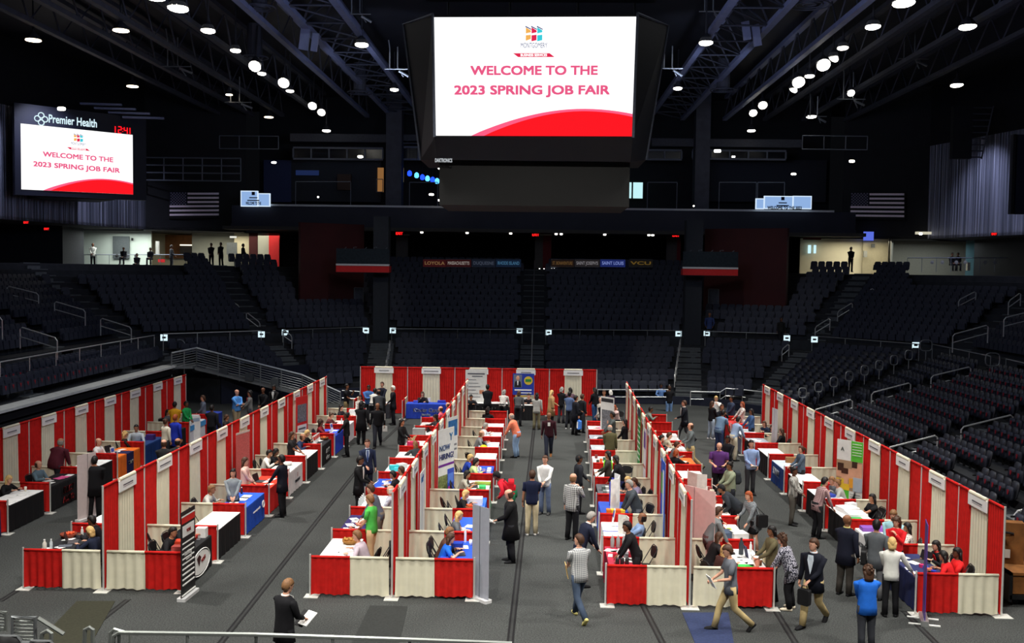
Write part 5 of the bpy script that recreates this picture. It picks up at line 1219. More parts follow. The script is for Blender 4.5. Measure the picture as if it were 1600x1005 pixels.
papers('D',-1,1,[(.2,0,0),(-.05,.5,0)],(40,60,170),'blue lettered sheet',.4,.06); papers('D',-1,1,[(.2,.5,0),(.2,-.5,0),(-.2,.2,0)],w=.36,h=.26); it_trifold(tp('D',-1,1,-.02,-.45),R(-80),'grey folded standing panels on the white table with blue prints',(206,204,196),.5,.5)
it_holder(tp('D',-1,1,.1,.8),R(-85),'white folded card standing at the rear of the blue prints table',w=.2,h=.4); it_box(tp('D',-1,1,-.25,-.85),(.3,.2,.1),(96,70,60),'brown tray on the white table with blue prints','tray','tray')
it_trifold(tp('D',-1,2,.05,.0),R(-100),'large white photo board leaning on the blue table',(238,238,236),1.0,.95,[(60,60,70),(190,90,60),(70,90,170)]); it_trifold(tp('D',-1,2,.05,.75),R(-100),'smaller blue photo board behind the large one',(70,80,190),.6,.7,[(230,230,235),(190,180,200)])
for i in range(4): it_box(tp('D',-1,2,.2-.13*i,-.75),(.12,.2,.18),((240,120,30),(246,190,40),(240,90,30),(250,200,60))[i],'%s toy package on the blue photo board table' % ('orange','yellow','deep orange','amber')[i],'package','package')
for i in range(6): it_box(tp('D',-1,3,.2-.11*(i%4),-.5+.3*(i//2)),(.1,.2,.12),((120,130,130),(200,205,205),(60,70,80),(210,120,130),(90,100,96),(190,190,186))[i],'%s item among goods on the dark crowded table' % ('slate','white','charcoal','pink','olive','cream')[i],'trinket','trinket')
it_basket(tp('D',-1,3,-.2,.6),'pink and white flower bowl on the dark crowded table',(180,120,130),(225,150,160),.14)
for i in range(5): it_box(tp('D',-1,5,.25-.13*(i%4),-.4+.25*i),(.1,.14,.12),((70,60,50),(220,100,50),(60,90,80),(180,140,60),(120,60,60))[i],'%s ornament on the decorated white table' % ('brown','orange','green','gold','dark red')[i],'ornament','ornament')
papers('D',-1,6,[(.1,.3),(-.1,-.2),(.15,-.5)]); papers('D',-1,7,[(.1,.3),(-.1,0),(.1,-.4)]); papers('D',-1,8,[(0,.4),(.1,0),(0,-.4)])
mb = MB(); mb.tube([(.14*cos(a),.14*sin(a),0) for a in [2*pi*i/12 for i in range(12)]],.03,5,closed=True); o = mb.build('black_ring',BLK); o.location = Vector(tp('D',-1,7,-.05,-.1))+Vector((0,0,.04)); tag(o,'black and white steering ring lying on the navy goods table','ring')
# --- centre-right row D, right side
table('D',1,0,(220,220,218),(238,238,236),'white table with coral tumbler'); table('D',1,1,(214,214,212),(234,234,232),'white table with tablet and boxes'); table('D',1,2,(206,206,200),(230,228,220),'pale table with folded board'); table('D',1,3,RD,(206,206,200),'cluttered table by the ginger hair'); table('D',1,4,RD,(224,222,220),'white table near grey sweater'); table('D',1,5,RD,(230,110,50),'orange-topped table'); table('D',1,6,RD,WH,'plain white table right of the centre wall'); table('D',1,7,RD,(220,220,220),'white table with box at rear right')
papers('D',1,0,[(0,.3),(.1,.55),(-.1,.1),(-.05,-.15),(.1,-.3),(-.2,.5)]); papers('D',1,0,[(-.05,-.45,90)],(60,190,80),'bright green sheet',.2,.5); it_cup(tp('D',1,0,.15,-.62),'tall coral tumbler on the white front table',(226,150,125),.26,.08); it_cup(tp('D',1,0,.28,-.4),'brown paper cup beside the coral tumbler',(130,80,50),.14,.05)
it_bottle(tp('D',1,0,.02,.5),'tall dark bottle on the white front table',(60,66,74),(60,60,60),.4,.06); it_holder(tp('D',1,0,.12,.25),R(100),'slanted dark tablet stand on the white front table',(50,54,90),.2,.28,(70,80,120)); it_bottle(tp('D',1,0,.3,.75),'white bottle at the rear aisle corner of the white front table',(228,228,228)); it_box(tp('D',1,0,-.25,.5),(.24,.12,.04),(40,40,42),'black eyeglass case on the white front table','case','case')
it_holder(tp('D',1,1,-.1,.95),R(100),'open tablet showing a green picture on the white table',(200,205,205),.3,.34,(60,130,90),'tablet_stand','tablet'); papers('D',1,1,[(.1,.6),(.1,.2),(-.1,0)]); it_box(tp('D',1,1,-.05,.1),(.3,.35,.06),(70,74,80),'dark folder stack on the tablet and boxes table','folder','folder'); it_box(tp('D',1,1,-.2,-.55),(.34,.4,.2),(74,88,110),'blue grey cloth heap on the tablet and boxes table','cloth','cloth',.3); it_box(tp('D',1,1,.15,-.6),(.4,.4,.2),(214,216,214),'clear plastic bag on the tablet and boxes table','bag','bag',.2); it_box(tp('D',1,1,.1,.3),(.1,.3,.04),(190,214,60),'lime green marker pack on the tablet and boxes table','pack','pack'); it_box(tp('D',1,1,-.2,.5),(.2,.2,.3),(206,206,204),'grey tissue box on the tablet and boxes table')
papers('D',1,2,[(0,.6),(.1,.3),(-.1,.1),(0,-.3),(.1,-.6)]); it_box(tp('D',1,2,-.1,.75),(.25,.2,.14),(226,190,160),'peach carton on the pale folded board table'); it_trifold(tp('D',1,3,-.3,-.8),R(120),'large grey framed white board leaning by the cluttered table',(220,220,216),.9,.8,[(196,198,196)])
for i in range(8): it_box(tp('D',1,3,-.2+.15*(i%4),-.6+.4*(i//3)),(.12,.16,.14),((120,150,120),(200,70,70),(90,90,96),(230,220,200),(70,110,170),(190,120,60),(220,220,220),(150,60,60))[i],'%s giveaway on the cluttered table' % ('green','red','grey','cream','blue','tan','white','maroon')[i],'giveaway','giveaway')
papers('D',1,4,[(0,.4),(.1,0),(0,-.4)]); papers('D',1,5,[(0,.2)]); it_box(tp('D',1,7,0,.2),(.55,.5,.2),(228,228,228),'white carton on the rear right table')
# --- far-right row E
table('E',-1,0,NV,(44,50,92),'navy table at the front right',None); table('E',-1,1,(222,222,222),(232,232,230),'white table with printed side text',['ALTERNATE','CARE','SYSTEMS'],(110,112,118),lsize=.15); table('E',-1,2,BK,(228,228,226),'black table piled with white bags'); table('E',-1,3,BK,(210,212,214),'black table with white CUC lettering',['CUC'],(220,220,220)); table('E',-1,4,BK,WH,'white table beside the striped top')
table('E',-1,5,(30,60,120),(190,200,214),'blue banner table','SONM',(225,230,240),lsize=.34); table('E',-1,6,BK,WH,'white-topped black table at right aisle'); table('E',-1,7,BK,(150,155,165),'black table with white logo','m',(225,225,230),lsize=.4); table('E',-1,8,(120,130,150),(200,206,214),'pale blue table at the rear right'); table('E',-1,9,RD,(200,60,60),'red table at the far right end')
papers('E',-1,0,[(.2,.4),(.1,.65),(0,.2)]); it_laptop(tp('E',-1,0,-.2,.3),R(-70),'open black laptop on the navy front right table')
for i in range(4): it_box(tp('E',-1,0,-.05-.03*i,-.15-.16*i),(.1,.1,.07),((200,50,110),(60,90,210),(220,120,90),(40,70,190))[i],'%s trinket on the navy front right table' % ('pink','blue','peach','royal blue')[i],'trinket','trinket')
papers('E',-1,0,[(.3,-.3),(.3,-.6)],(240,240,240),'white card',.14,.2)
it_box(tp('E',-1,1,0,.75),(.6,.3,.1),(130,80,170),'purple bag bundle on the printed side white table','bag','bag'); papers('E',-1,1,[(0,.3),(.1,0)])
it_box(tp('E',-1,2,0,.5),(.5,.5,.12),(236,236,236),'white paper bag pile on the black table, rear part','bag','bag',.2); it_box(tp('E',-1,2,-.05,-.1),(.5,.6,.1),(232,234,236),'flat white bag pile in the middle of the black table','bag','bag'); it_box(tp('E',-1,2,.1,-.55),(.35,.2,.05),(40,160,70),'green folded shirts on the piled black table','folder','shirt'); it_box(tp('E',-1,2,-.2,.85),(.3,.2,.16),(226,230,232),'white plastic bag by the plaid shirt','bag','bag',.4)
papers('E',-1,3,[(.1,.1),(.1,-.4),(-.1,.3)]); it_box(tp('E',-1,3,.05,-.1),(.4,.3,.08),(50,70,170),'blue giveaway heap on the CUC table','giveaway','giveaway',.3); it_bottle(tp('E',-1,3,.0,.75),'green bottle at the rear of the CUC table',(60,150,80),(50,130,60)); it_box(tp('E',-1,3,-.2,.75),(.28,.2,.24),(200,40,40),'red gift box on the CUC table')
papers('E',-1,4,[(0,.3)]); it_basket(tp('E',-1,5,-.25,-.6),'leafy green plant pot near the blue banner table',(110,90,60),(60,140,50),.14,'potted_plant','plant'); it_box(tp('E',-1,5,-.25,.5),(.5,.2,.2),(150,110,70),'brown wicker tray on the blue banner table','tray','tray'); papers('E',-1,5,[(0,.3),(0,-.2)]); papers('E',-1,7,[(0,.3),(0,-.2),(.1,.6)]); papers('E',-1,8,[(0,.3),(0,-.2)])
# --- rear booths
def rtable(px0, px1, pyb, rgb, top, label, letters=None, lcol=(235,235,235)):
    a, b = at(px0,pyb), at(px1,pyb); L = (b-a).length; t = thing('booth_table',label,'table',((a.x+b.x)/2,(a.y+b.y)/2+.38,0)); skirted(t,L,.76,.75,rgb,top)
    for j,l in enumerate(letters or []): text('cloth_lettering',l,.26-.12*j,mat('letters_%d_%d_%d'%lcol,lcol,.7,.02),(0,-.462,.45-j*.22),(1,0,0),(0,0,1),t,bold=.006)
    return t
t_kids = rtable(634,697,655,(38,64,170),(48,80,190),'royal blue table in front of the rear drape wall',['Kinder Care','learning']); rtable(734,795,654,BK,(210,210,208),'black table with white letters before the rear banner',['HMETJ'],(230,230,230)); rtable(806,834,657,BK,(226,226,224),'white-topped black table before the blue poster')
rtable(568,608,654,(60,60,66),(200,200,204),'grey table behind the crowd at rear left')
for i,(px,py,l,d,c) in enumerate(((650,629,'small blue box on the royal blue rear table',(.25,.2,.1),(70,90,200)),(668,628,'white stand on the royal blue rear table',(.3,.1,.2),(230,230,230)),(690,629,'blue carton at right of the royal blue rear table',(.4,.3,.1),(50,60,170)))): p = at(px,py,.77); it_box(p,d,c,l)
# ------------------------------------------------------------------ banners
def banner(p, rz, w, h, label, paint, tilt=0, name='retractable_banner', cat='banner', frame=(200,200,200), base=True, z=0):
    t = thing(name,label,cat,(p[0],p[1],z),rz)
    s = MB().rbox((0,0,h/2+.06),(w,.012,h),.005,rx=0).build('banner_sheet',paint[0],t); s.rotation_euler=(tilt,0,0)
    for q,(x0,x1,z0,z1,m) in enumerate(paint[1]): MB().box(-w/2+w*x0,-w/2+w*x1,-.012-.001*q,-.007,.06+h*z0,.06+h*z1).build('print_block',m,s)
    for (x,zc,size,txt,m) in paint[2]: text('banner_lettering',txt,size*.85,m,(-w/2+w*x,-.02,.06+h*zc),(1,0,0),(0,0,1),s,bold=.0025)
    if base: MB().rbox((0,0,.035),(w+.04,.2,.07),.03,ax=2).build('base_cassette',mat('cassette_%d_%d_%d'%frame,frame,.4,.05),t)
    MB().tube([(0,.03,.05),(0,.03,h+.05)],.012,5).build('support_pole',CHROME,t); return t
m_ = lambda c: mat('print_%d_%d_%d'%c,c,.6,.06,6)
WHP = m_((228,228,224))
def gp(px,py): p = at(px,py); return (p.x,p.y)
# black slanted banner at front of left block
p = Vector(gp(294,932)); blk_prints = [(0.04,.96,.86,.93,m_((214,40,34))),(0.04,.96,.935,.95,PAPER),(0.1,.9,.70,.83,PAPER)]+[(.08,.9,.62-.06*i,.635-.06*i,PAPER) for i in range(9)]+[(.04,.98,.02,.035,PAPER)]
t = banner(p,R(87),.8,1.95,'tall black banner with red top and slanted white lines at front of the left booths',(mat('print_black',(26,26,28),.5,.1),blk_prints,[(.45,.5,.15,'Building',PAPER),(.5,.44,.13,'futures',PAPER),(.5,.76,.12,'VOSS',m_((150,40,40)))]))
# grey back-side banner at centre-left front
p = Vector(gp(750,938)); t = banner(p,R(-48),.6,2.1,'grey back of a tall banner at the front corner of the centre left booths',(mat('banner_back_grey',(150,154,164),.5,.05),[(.44,.47,0,1,m_((96,98,106)))],[]))
# white back banner far left in aisle
p = Vector(gp(136,812)); t = banner(p,R(74),.78,1.9,'plain pinkish white banner back standing in the far left aisle',(mat('banner_back_white',(206,194,192),.6,.05),[(.53,.55,0,1,m_((120,112,114)))],[]))
p = Vector(gp(306,690)); t = banner(p,R(60),.5,1.0,'white stanchion banner beside the white and blue table',(WHP,[(.1,.9,.8,.95,m_((150,170,190)))],[]))
# white folded banner (no print) centre-left wall k0-1 : at (660,770-865)
p = (-3.08,26.9); t = banner(p,R(88),.8,2.05,'white banner with blue letters leaning on the centre left drape wall',(WHP,[(.2,.6,.86,.93,m_((50,110,160))),(.3,.5,.2,.75,m_((200,204,206)))],[(.5,.93,.14,'W',m_((40,70,150)))]))
LBL = mat('hire_grey',(90,120,170),.6); p = (-2.86,31.4)
t = banner(p,R(66),1.0,2.5,'tall white purple striped banner reading now hiring on the centre left wall',(WHP,[(0,1,.53,.56,m_((110,40,140))),(0,.58,.02,.42,mat('photo_collage',(120,130,80),.6,.6,14)),(.58,1,.02,.48,m_((50,80,190))),(.62,.95,.3,.42,m_((90,130,220))),(.62,.85,.18,.26,m_((200,60,150)))],[(.78,.88,.4,'Y',m_((60,140,200))),(.38,.76,.3,'NOW',LBL),(.5,.65,.3,'HIRING!',m_((50,60,140)))])); 
p = (-3.0,35.3); t = banner(p,R(70),.85,2.3,'blue topped white banner farther up centre left wall',(WHP,[(.08,.95,.7,.95,mat('photo_sky',(50,110,170),.6,.4,5)),(.1,.9,.55,.58,m_((120,124,128))),(.1,.9,.48,.51,m_((120,124,128)))],[]))
# right walls
p = (3.68,36.8); t = banner(p,R(-90),.95,2.5,'tall green banner with white lines on the centre right wall',(mat('print_green',(36,150,70),.6,.12),[(.1,.9,.9-.08*i,.92-.08*i,PAPER) for i in range(9)]+[(0,1,.88,1,m_((40,50,70)))],[]))
p = (3.44,27.6); t = banner(p,R(-90),.9,2.3,'royal blue banner with green fields and white mark on the centre right wall',(m_((50,100,210)),[(0,.6,.02,.25,m_((190,190,50))),(.1,.5,.6,.85,m_((90,170,90))),(.5,.8,.3,.9,m_((225,235,245)))],[]))
p = (3.6,34.0); t = banner(p,R(-90),.7,2.2,'slim purple and white banner on the centre right wall',(m_((225,220,228)),[(.1,.9,.7,.95,m_((110,70,150))),(.1,.9,.4,.44,m_((170,90,80)))],[]))
# families banner on far right wall
SK = m_((214,160,130)); p = (9.53,31.0)
t = banner(p,R(-50),.9,2.4,'large green and white banner with a smiling family photo on the far right wall',(WHP,[(.55,1,.72,1,m_((90,190,60))),(0,1,.36,.74,m_((170,140,110))),(0,.5,.0,.36,m_((90,190,60))),(.0,.24,.52,.66,SK),(.2,.46,.42,.6,SK),(.46,.62,.5,.64,SK),(.6,.98,.52,.72,SK),(.0,.3,.36,.5,m_((225,190,60))),(.3,.52,.36,.44,m_((230,190,50))),(.5,.66,.4,.52,m_((230,160,50))),(.66,1,.36,.54,m_((170,180,190))),(.05,.28,.6,.7,m_((60,36,26))),(.2,.46,.57,.64,m_((70,40,28))),(.6,.8,.66,.74,m_((60,40,30)))]+[(.6,.95,.96-.035*i,.965-.035*i,PAPER) for i in range(5)]+[(.56,.94,.32-.035*i,.325-.035*i,m_((150,152,150))) for i in range(7)],[(.22,.88,.2,'A',m_((110,112,110)))]))
p = (9.6,41.2); t = banner(p,R(-82),.6,2.0,'narrow white banner back leaning at the far right wall rear',(m_((210,210,212)),[(.45,.47,0,1,m_((150,150,156)))],[]))
p = (-9.62,32.6); t = banner(p,R(78),.9,2.1,'dotted red mesh banner standing against the left drape wall',(mat('mesh_pinkred',(190,96,92),.7,.35,60),[(0,1,.97,1,m_((200,190,180)))],[]))
p = (-9.5,40.3); t = banner(p,R(74),.95,2.3,'red framed banner with grey photo and white text panel on left wall',(m_((205,40,38)),[(.12,.88,.55,.86,mat('photo_grey',(110,112,118),.6,.5,12)),(.12,.88,.08,.5,m_((224,224,222))),(.2,.8,.42,.45,INK),(.2,.8,.34,.37,INK),(.2,.8,.2,.23,INK)],[]))
p = gp(978,680); t = banner((2.9,42.5),R(-50),.8,2.2,'white banner with dark figure print behind the queue at centre right',(WHP,[(.1,.9,.3,.75,mat('photo_grey',(110,112,118),.6,.5,12)),(.05,.95,.9,.97,m_((50,50,54)))],[]))
p = (3.98,25.2); t = banner(p,R(-52),1.25,2.1,'wide pinkish white banner back standing beside the front centre right wall',(mat('banner_back_pink',(222,190,186),.6,.05),[(.44,.455,0,1,m_((150,120,120)))],[]))
# rear banners
rb = atY(744,580,51.6); t = banner((rb.x,51.7),0,1.1,2.35,'tall white rear banner with grey text and small heart emblem',(m_((214,214,208)),[(.1,.9,.9,.93,INK),(.3,.8,.85,.87,INK)]+[(.12,.5+.1*(i%3),.78-.075*i,.79-.075*i,INK) for i in range(8)]+[(.66,.86,.48,.56,m_((196,130,96)))],[]),base=False)
rb = atY(818,590,51.8); t = thing('campaign_poster','blue poster with a suited portrait and yellow green seal on rear wall','poster',(rb.x,51.8,1.15))
MB().box(-.55,.55,-.01,.01,0,1.1).build('poster_sheet',m_((36,60,160)),t); MB().box(-.5,-.08,-.018,-.011,.38,1.04).build('portrait_ground',m_((110,120,140)),t)
mb = MB(); mb.ball((-.29,-.02,.86),(.09,.01,.12),10,6); mb.build('portrait_face',SK,t,True); MB().prism([(-.47,-.02,.4),(-.11,-.02,.4),(-.15,-.02,.68),(-.25,-.02,.74),(-.33,-.02,.74),(-.43,-.02,.68)],(0,-.004,0)).build('portrait_suit',m_((24,26,34)),t)
MB().prism([(-.27,-.026,.5),(-.25,-.026,.73),(-.33,-.026,.73),(-.31,-.026,.5)],(0,-.003,0)).build('portrait_shirt',PAPER,t)
MB().lathe([(.22,0),(.22,.006)],16).build('seal',m_((216,190,60)),t).rotation_euler=(R(90),0,0)
o = bpy.data.objects[[x.name for x in bpy.data.objects if x.parent==t and x.name.startswith('seal')][0]]; o.location=(.25,-.012,.74)
MB().box(.1,.4,-.026,-.019,.68,.82).build('seal_band',m_((50,140,60)),t); MB().box(-.45,.42,-.02,-.011,.22,.29).build('poster_line',PAPER,t); MB().box(-.3,.42,-.02,-.011,.08,.13).build('poster_line',PAPER,t)
rb2 = banner((rb.x-.0,51.55),0,.8,1.1,'white sheet with gold top below the blue poster',(m_((214,214,208)),[(0,1,.92,1,m_((180,150,70))),(.15,.85,.2,.75,m_((196,200,204)))],[]),base=False)
# purple pole-like banner seen edge-on at the front right
p = Vector(gp(1443,972)); t = thing('banner_stand','purple banner seen edge-on with a white double crossbar foot at front right','banner',(p.x,p.y,0),R(74))
MB().rbox((0,0,1.14),(.62,.012,2.1),.005,rx=0).build('banner_sheet',mat('print_purple',(84,60,150),.5,.15,3),t)
MB().rbox((0,0,.06),(.7,.16,.12),.03,ax=2).build('base_cassette',CHROME,t); mb = MB()
for x in (-.22,.22): mb.box(x-.02,x+.02,-.32,.32,0,.025)
mb.build('crossbar_foot',PAPER,t)
# tall white display posts near ends (chrome posts with plates) seen near the aisles
for px0,py0,py1,l in ((864,650,675,'white queue stand near the rear left aisle'),):
    pass
# wooden carts at right front edge
WD = mat('cart_plywood',(116,74,36),.6,.25,5); 
p = at(1590,945); t = thing('wooden_cart','plywood and black framed cart at the right edge of the picture','cart',(p.x+.35,p.y+.3,0))
MB().box(-.55,.7,-.4,.4,.28,.72).build('side_panel',WD,t); MB().box(-.62,.8,-.45,.5,.72,.78).build('top_board',WD,t); mb = MB(); mb.box(-.62,-.55,-.45,.45,.1,.78); mb.box(-.6,.8,-.45,.45,.16,.26); mb.build('frame',BLK,t); mb = MB(); mb.tube([(-.4,-.3,.06),(-.4,-.24,.06)],.07,10); mb.tube([(.3,-.3,.07),(.3,-.24,.07)],.07,10); mb.build('wheel',BLK,t)
p = at(1588,900,.8); t = thing('plywood_crate','upright plywood crate board with latch behind the wooden cart','crate',(11.05,24.0,0),R(-12))
MB().box(-.4,.4,-.15,.15,.75,1.75).build('board',WD,t); mb = MB(); mb.tube([(-.25,-.17,1.5),(-.05,-.26,1.55),(.15,-.17,1.5)],.03,6); mb.build('latch',BLK,t); mb = MB(); mb.box(-.28,-.16,-.17,-.15,.95,1.15); mb.box(-.02,.1,-.17,-.15,.92,1.12); mb.build('paper_label',PAPER,t); mb=MB(); mb.box(-.4,.4,-.15,.15,0,.75); mb.build('lower_frame',BLK,t)
# ------------------------------------------------------------------ people
SKIN = {'l':mat('skin_light',(214,160,134),.55,.06,6),'m':mat('skin_medium',(176,122,92),.55,.06,6),'d':mat('skin_dark',(104,68,50),.5,.06,6),'b':mat('skin_brown',(134,90,64),.5,.06,6)}
HAIRC = {'bk':mat('hair_black',(24,20,20),.5,.2,30),'br':mat('hair_brown',(70,46,32),.55,.2,30),'lb':mat('hair_light_brown',(128,92,60),.55,.2,30),'bl':mat('hair_blond',(206,172,112),.55,.15,30),
         'gy':mat('hair_grey',(150,146,140),.6,.15,30),'wh':mat('hair_white',(220,216,208),.6,.1,30),'rd':mat('hair_ginger',(150,72,36),.55,.2,30),'cap':mat('cap_black',(22,22,24),.8,.1)}
EYE = mat('eye_dark',(24,18,16),.3); LIP = mat('lip',(150,82,74),.5)
def plaid(name, c1, c2, sc=22):
    if name in _mats: return _mats[name]
    m = mat(name,c1,.85,.05); nt = m.node_tree; b = nt.nodes['Principled BSDF']; tc = [x for x in nt.nodes if x.type=='TEX_COORD'][0]; prev = None
    for ax in ('X','Z'):
        w_ = nt.nodes.new('ShaderNodeTexWave'); w_.bands_direction = ax; w_.inputs['Scale'].default_value = sc/3.1; nt.links.new(tc.outputs['Object'],w_.inputs['Vector'])
        mx = nt.nodes.new('ShaderNodeMixRGB'); mx.inputs[1].default_value = [lin(v) for v in c1]+[1] ; mx.inputs[2].default_value = [lin(v) for v in c2]+[1]
        nt.links.new(w_.outputs['Fac'],mx.inputs[0])
        if prev: m2 = nt.nodes.new('ShaderNodeMixRGB'); m2.inputs[0].default_value = .5; nt.links.new(prev.outputs[0],m2.inputs[1]); nt.links.new(mx.outputs[0],m2.inputs[2]); prev = m2
        else: prev = mx
    nt.links.new(prev.outputs[0],b.inputs['Base Color']); return m
def blotch(name, c1, c2, sc=25, th=.5):
    if name in _mats: return _mats[name]
    m = mat(name,c1,.85,.05,sc); rp = [x for x in m.node_tree.nodes if x.type=='VALTORGB'][0]; rp.color_ramp.elements[0].position = th-.04; rp.color_ramp.elements[1].position = th+.04
    rp.color_ramp.elements[0].color = [lin(v) for v in c1]+[1]; rp.color_ramp.elements[1].color = [lin(v) for v in c2]+[1]; return m
CLO = {}
def clo(c):
    if isinstance(c,str): return CLO[c]
    return mat('garment_%d_%d_%d'%c,c,.85,.12,7,spec=.15)
CLO['plaid_grey'] = plaid('plaid_grey',(206,206,204),(84,88,96),24); CLO['plaid_black'] = plaid('plaid_black',(216,216,214),(22,22,26),18); CLO['plaid_maroon'] = plaid('plaid_maroon',(190,160,158),(86,50,60),22)
CLO['print_bw'] = blotch('print_bw',(26,28,44),(176,174,186),34,.5); CLO['tweed'] = blotch('tweed',(88,92,98),(140,146,150),60,.5); CLO['floral'] = blotch('floral',(214,208,200),(90,80,84),30,.58); CLO['redfloral'] = blotch('redfloral',(60,30,36),(150,70,70),30,.55)
CLO['stripe_bw'] = plaid('stripe_bw',(220,218,210),(30,30,34),26); CLO['stripe_blue'] = plaid('stripe_blue',(210,214,220),(110,110,140),34)
def ring(c, ax, ay, rx, ry, n=12, sq=1.0):
    out = []
    for k in range(n):
        a = 2*pi*k/n; ca, sa = cos(a), sin(a)
        out.append(c+ax*(rx*math.copysign(abs(ca)**sq,ca))+ay*(ry*math.copysign(abs(sa)**sq,sa)))
    return out
def limb(mb, pts, rs, n=8, mi=0): mb.tube(pts, rs, n, mi)
def ik(S, T, l1, l2, hint):
    d = T-S; L = d.length; mxl = (l1+l2)*.995
    if L > mxl: T = S+d*(mxl/L); d = T-S; L = d.length
    L = max(L,.12); a = (l1*l1-l2*l2+L*L)/(2*L); h = math.sqrt(max(l1*l1-a*a,1e-5)); u = d/L
    hh = hint-u*hint.dot(u); hh.normalize(); return S+u*a+hh*h, T
def hand(mb, W, d, side, curl=.5, s=1.0, up=Vector((0,0,1))):
    """palm and five fingers starting at wrist W along direction d"""
    d = d.normalized(); sd = d.cross(up)
    if sd.length < .1: sd = d.cross(Vector((0,1,0)))
    sd.normalize(); nrm = sd.cross(d).normalized()   # nrm: back of hand side
    Ln = .088*s; rg = []
    for t,w_,th in ((0,.026,.018),(.3,.034,.016),(.75,.041,.014),(1,.040,.011)): rg.append(ring(W+d*(Ln*t), sd, nrm, w_*s, th*s, 8, .8))
    mb.rings(rg)
    for i,(o,l) in enumerate(((-.031,.066),(-.0105,.076),(.0105,.071),(.031,.056))):
        b = W+d*Ln*.93+sd*(o*s); a1 = curl*.55; a2 = curl*1.3
        p1 = b+(d*cos(a1)-nrm*sin(a1))*l*.5*s; p2 = p1+(d*cos(a2)-nrm*sin(a2))*l*.5*s
        mb.tube([b-d*.015,b,p1,p2],[.0095*s,.0098*s,.009*s,.0065*s],5)
    tb = W+d*Ln*.28+sd*(-.03*s*side); t1 = tb+(d*.6-sd*.75*side-nrm*.25).normalized()*.038*s; t2 = t1+(d*.9-sd*.15*side-nrm*.4).normalized()*.03*s
    mb.tube([tb,t1,t2],[.0125*s,.0105*s,.008*s],5)
ARM = {  # wrist targets in local space, x is multiplied by side; (x,y,z) for H=1.75 standing, hint
 'down':((.27,.03,.83),(.3,-1,0)), 'hold':((.10,.34,1.06),(.5,-.4,-1)), 'front':((.05,.27,1.0),(.55,-.5,-1)), 'pocket':((.235,.03,.93),(1,-1,0)), 'chin':((.06,.20,1.40),(.6,.1,-1)),
 'cross':((-.10,.22,1.16),(1,.2,-.7)), 'reach':((.22,.58,1.0),(.5,-.3,-1)), 'phone':((.07,.34,1.42),(.6,-.2,-1)), 'swingf':((.22,.30,.93),(.3,-1,-.2)), 'swingb':((.27,-.24,.87),(.3,-1,0)),
 'table':((.18,.46,.85),(.8,-.4,-.5)), 'low':((.20,.42,.80),(.6,-.5,-.4)), 'lap':((.12,.34,.66),(.9,-.2,-.5)), 'point':((.30,.55,1.22),(.5,-.3,-1)), 'up':((.3,.25,1.5),(1,0,-.6)), 'side':((.55,.22,.86),(.3,-1,-.4)), 'book':((.16,.30,1.10),(.7,-.4,-1))}
PEOPLE = []
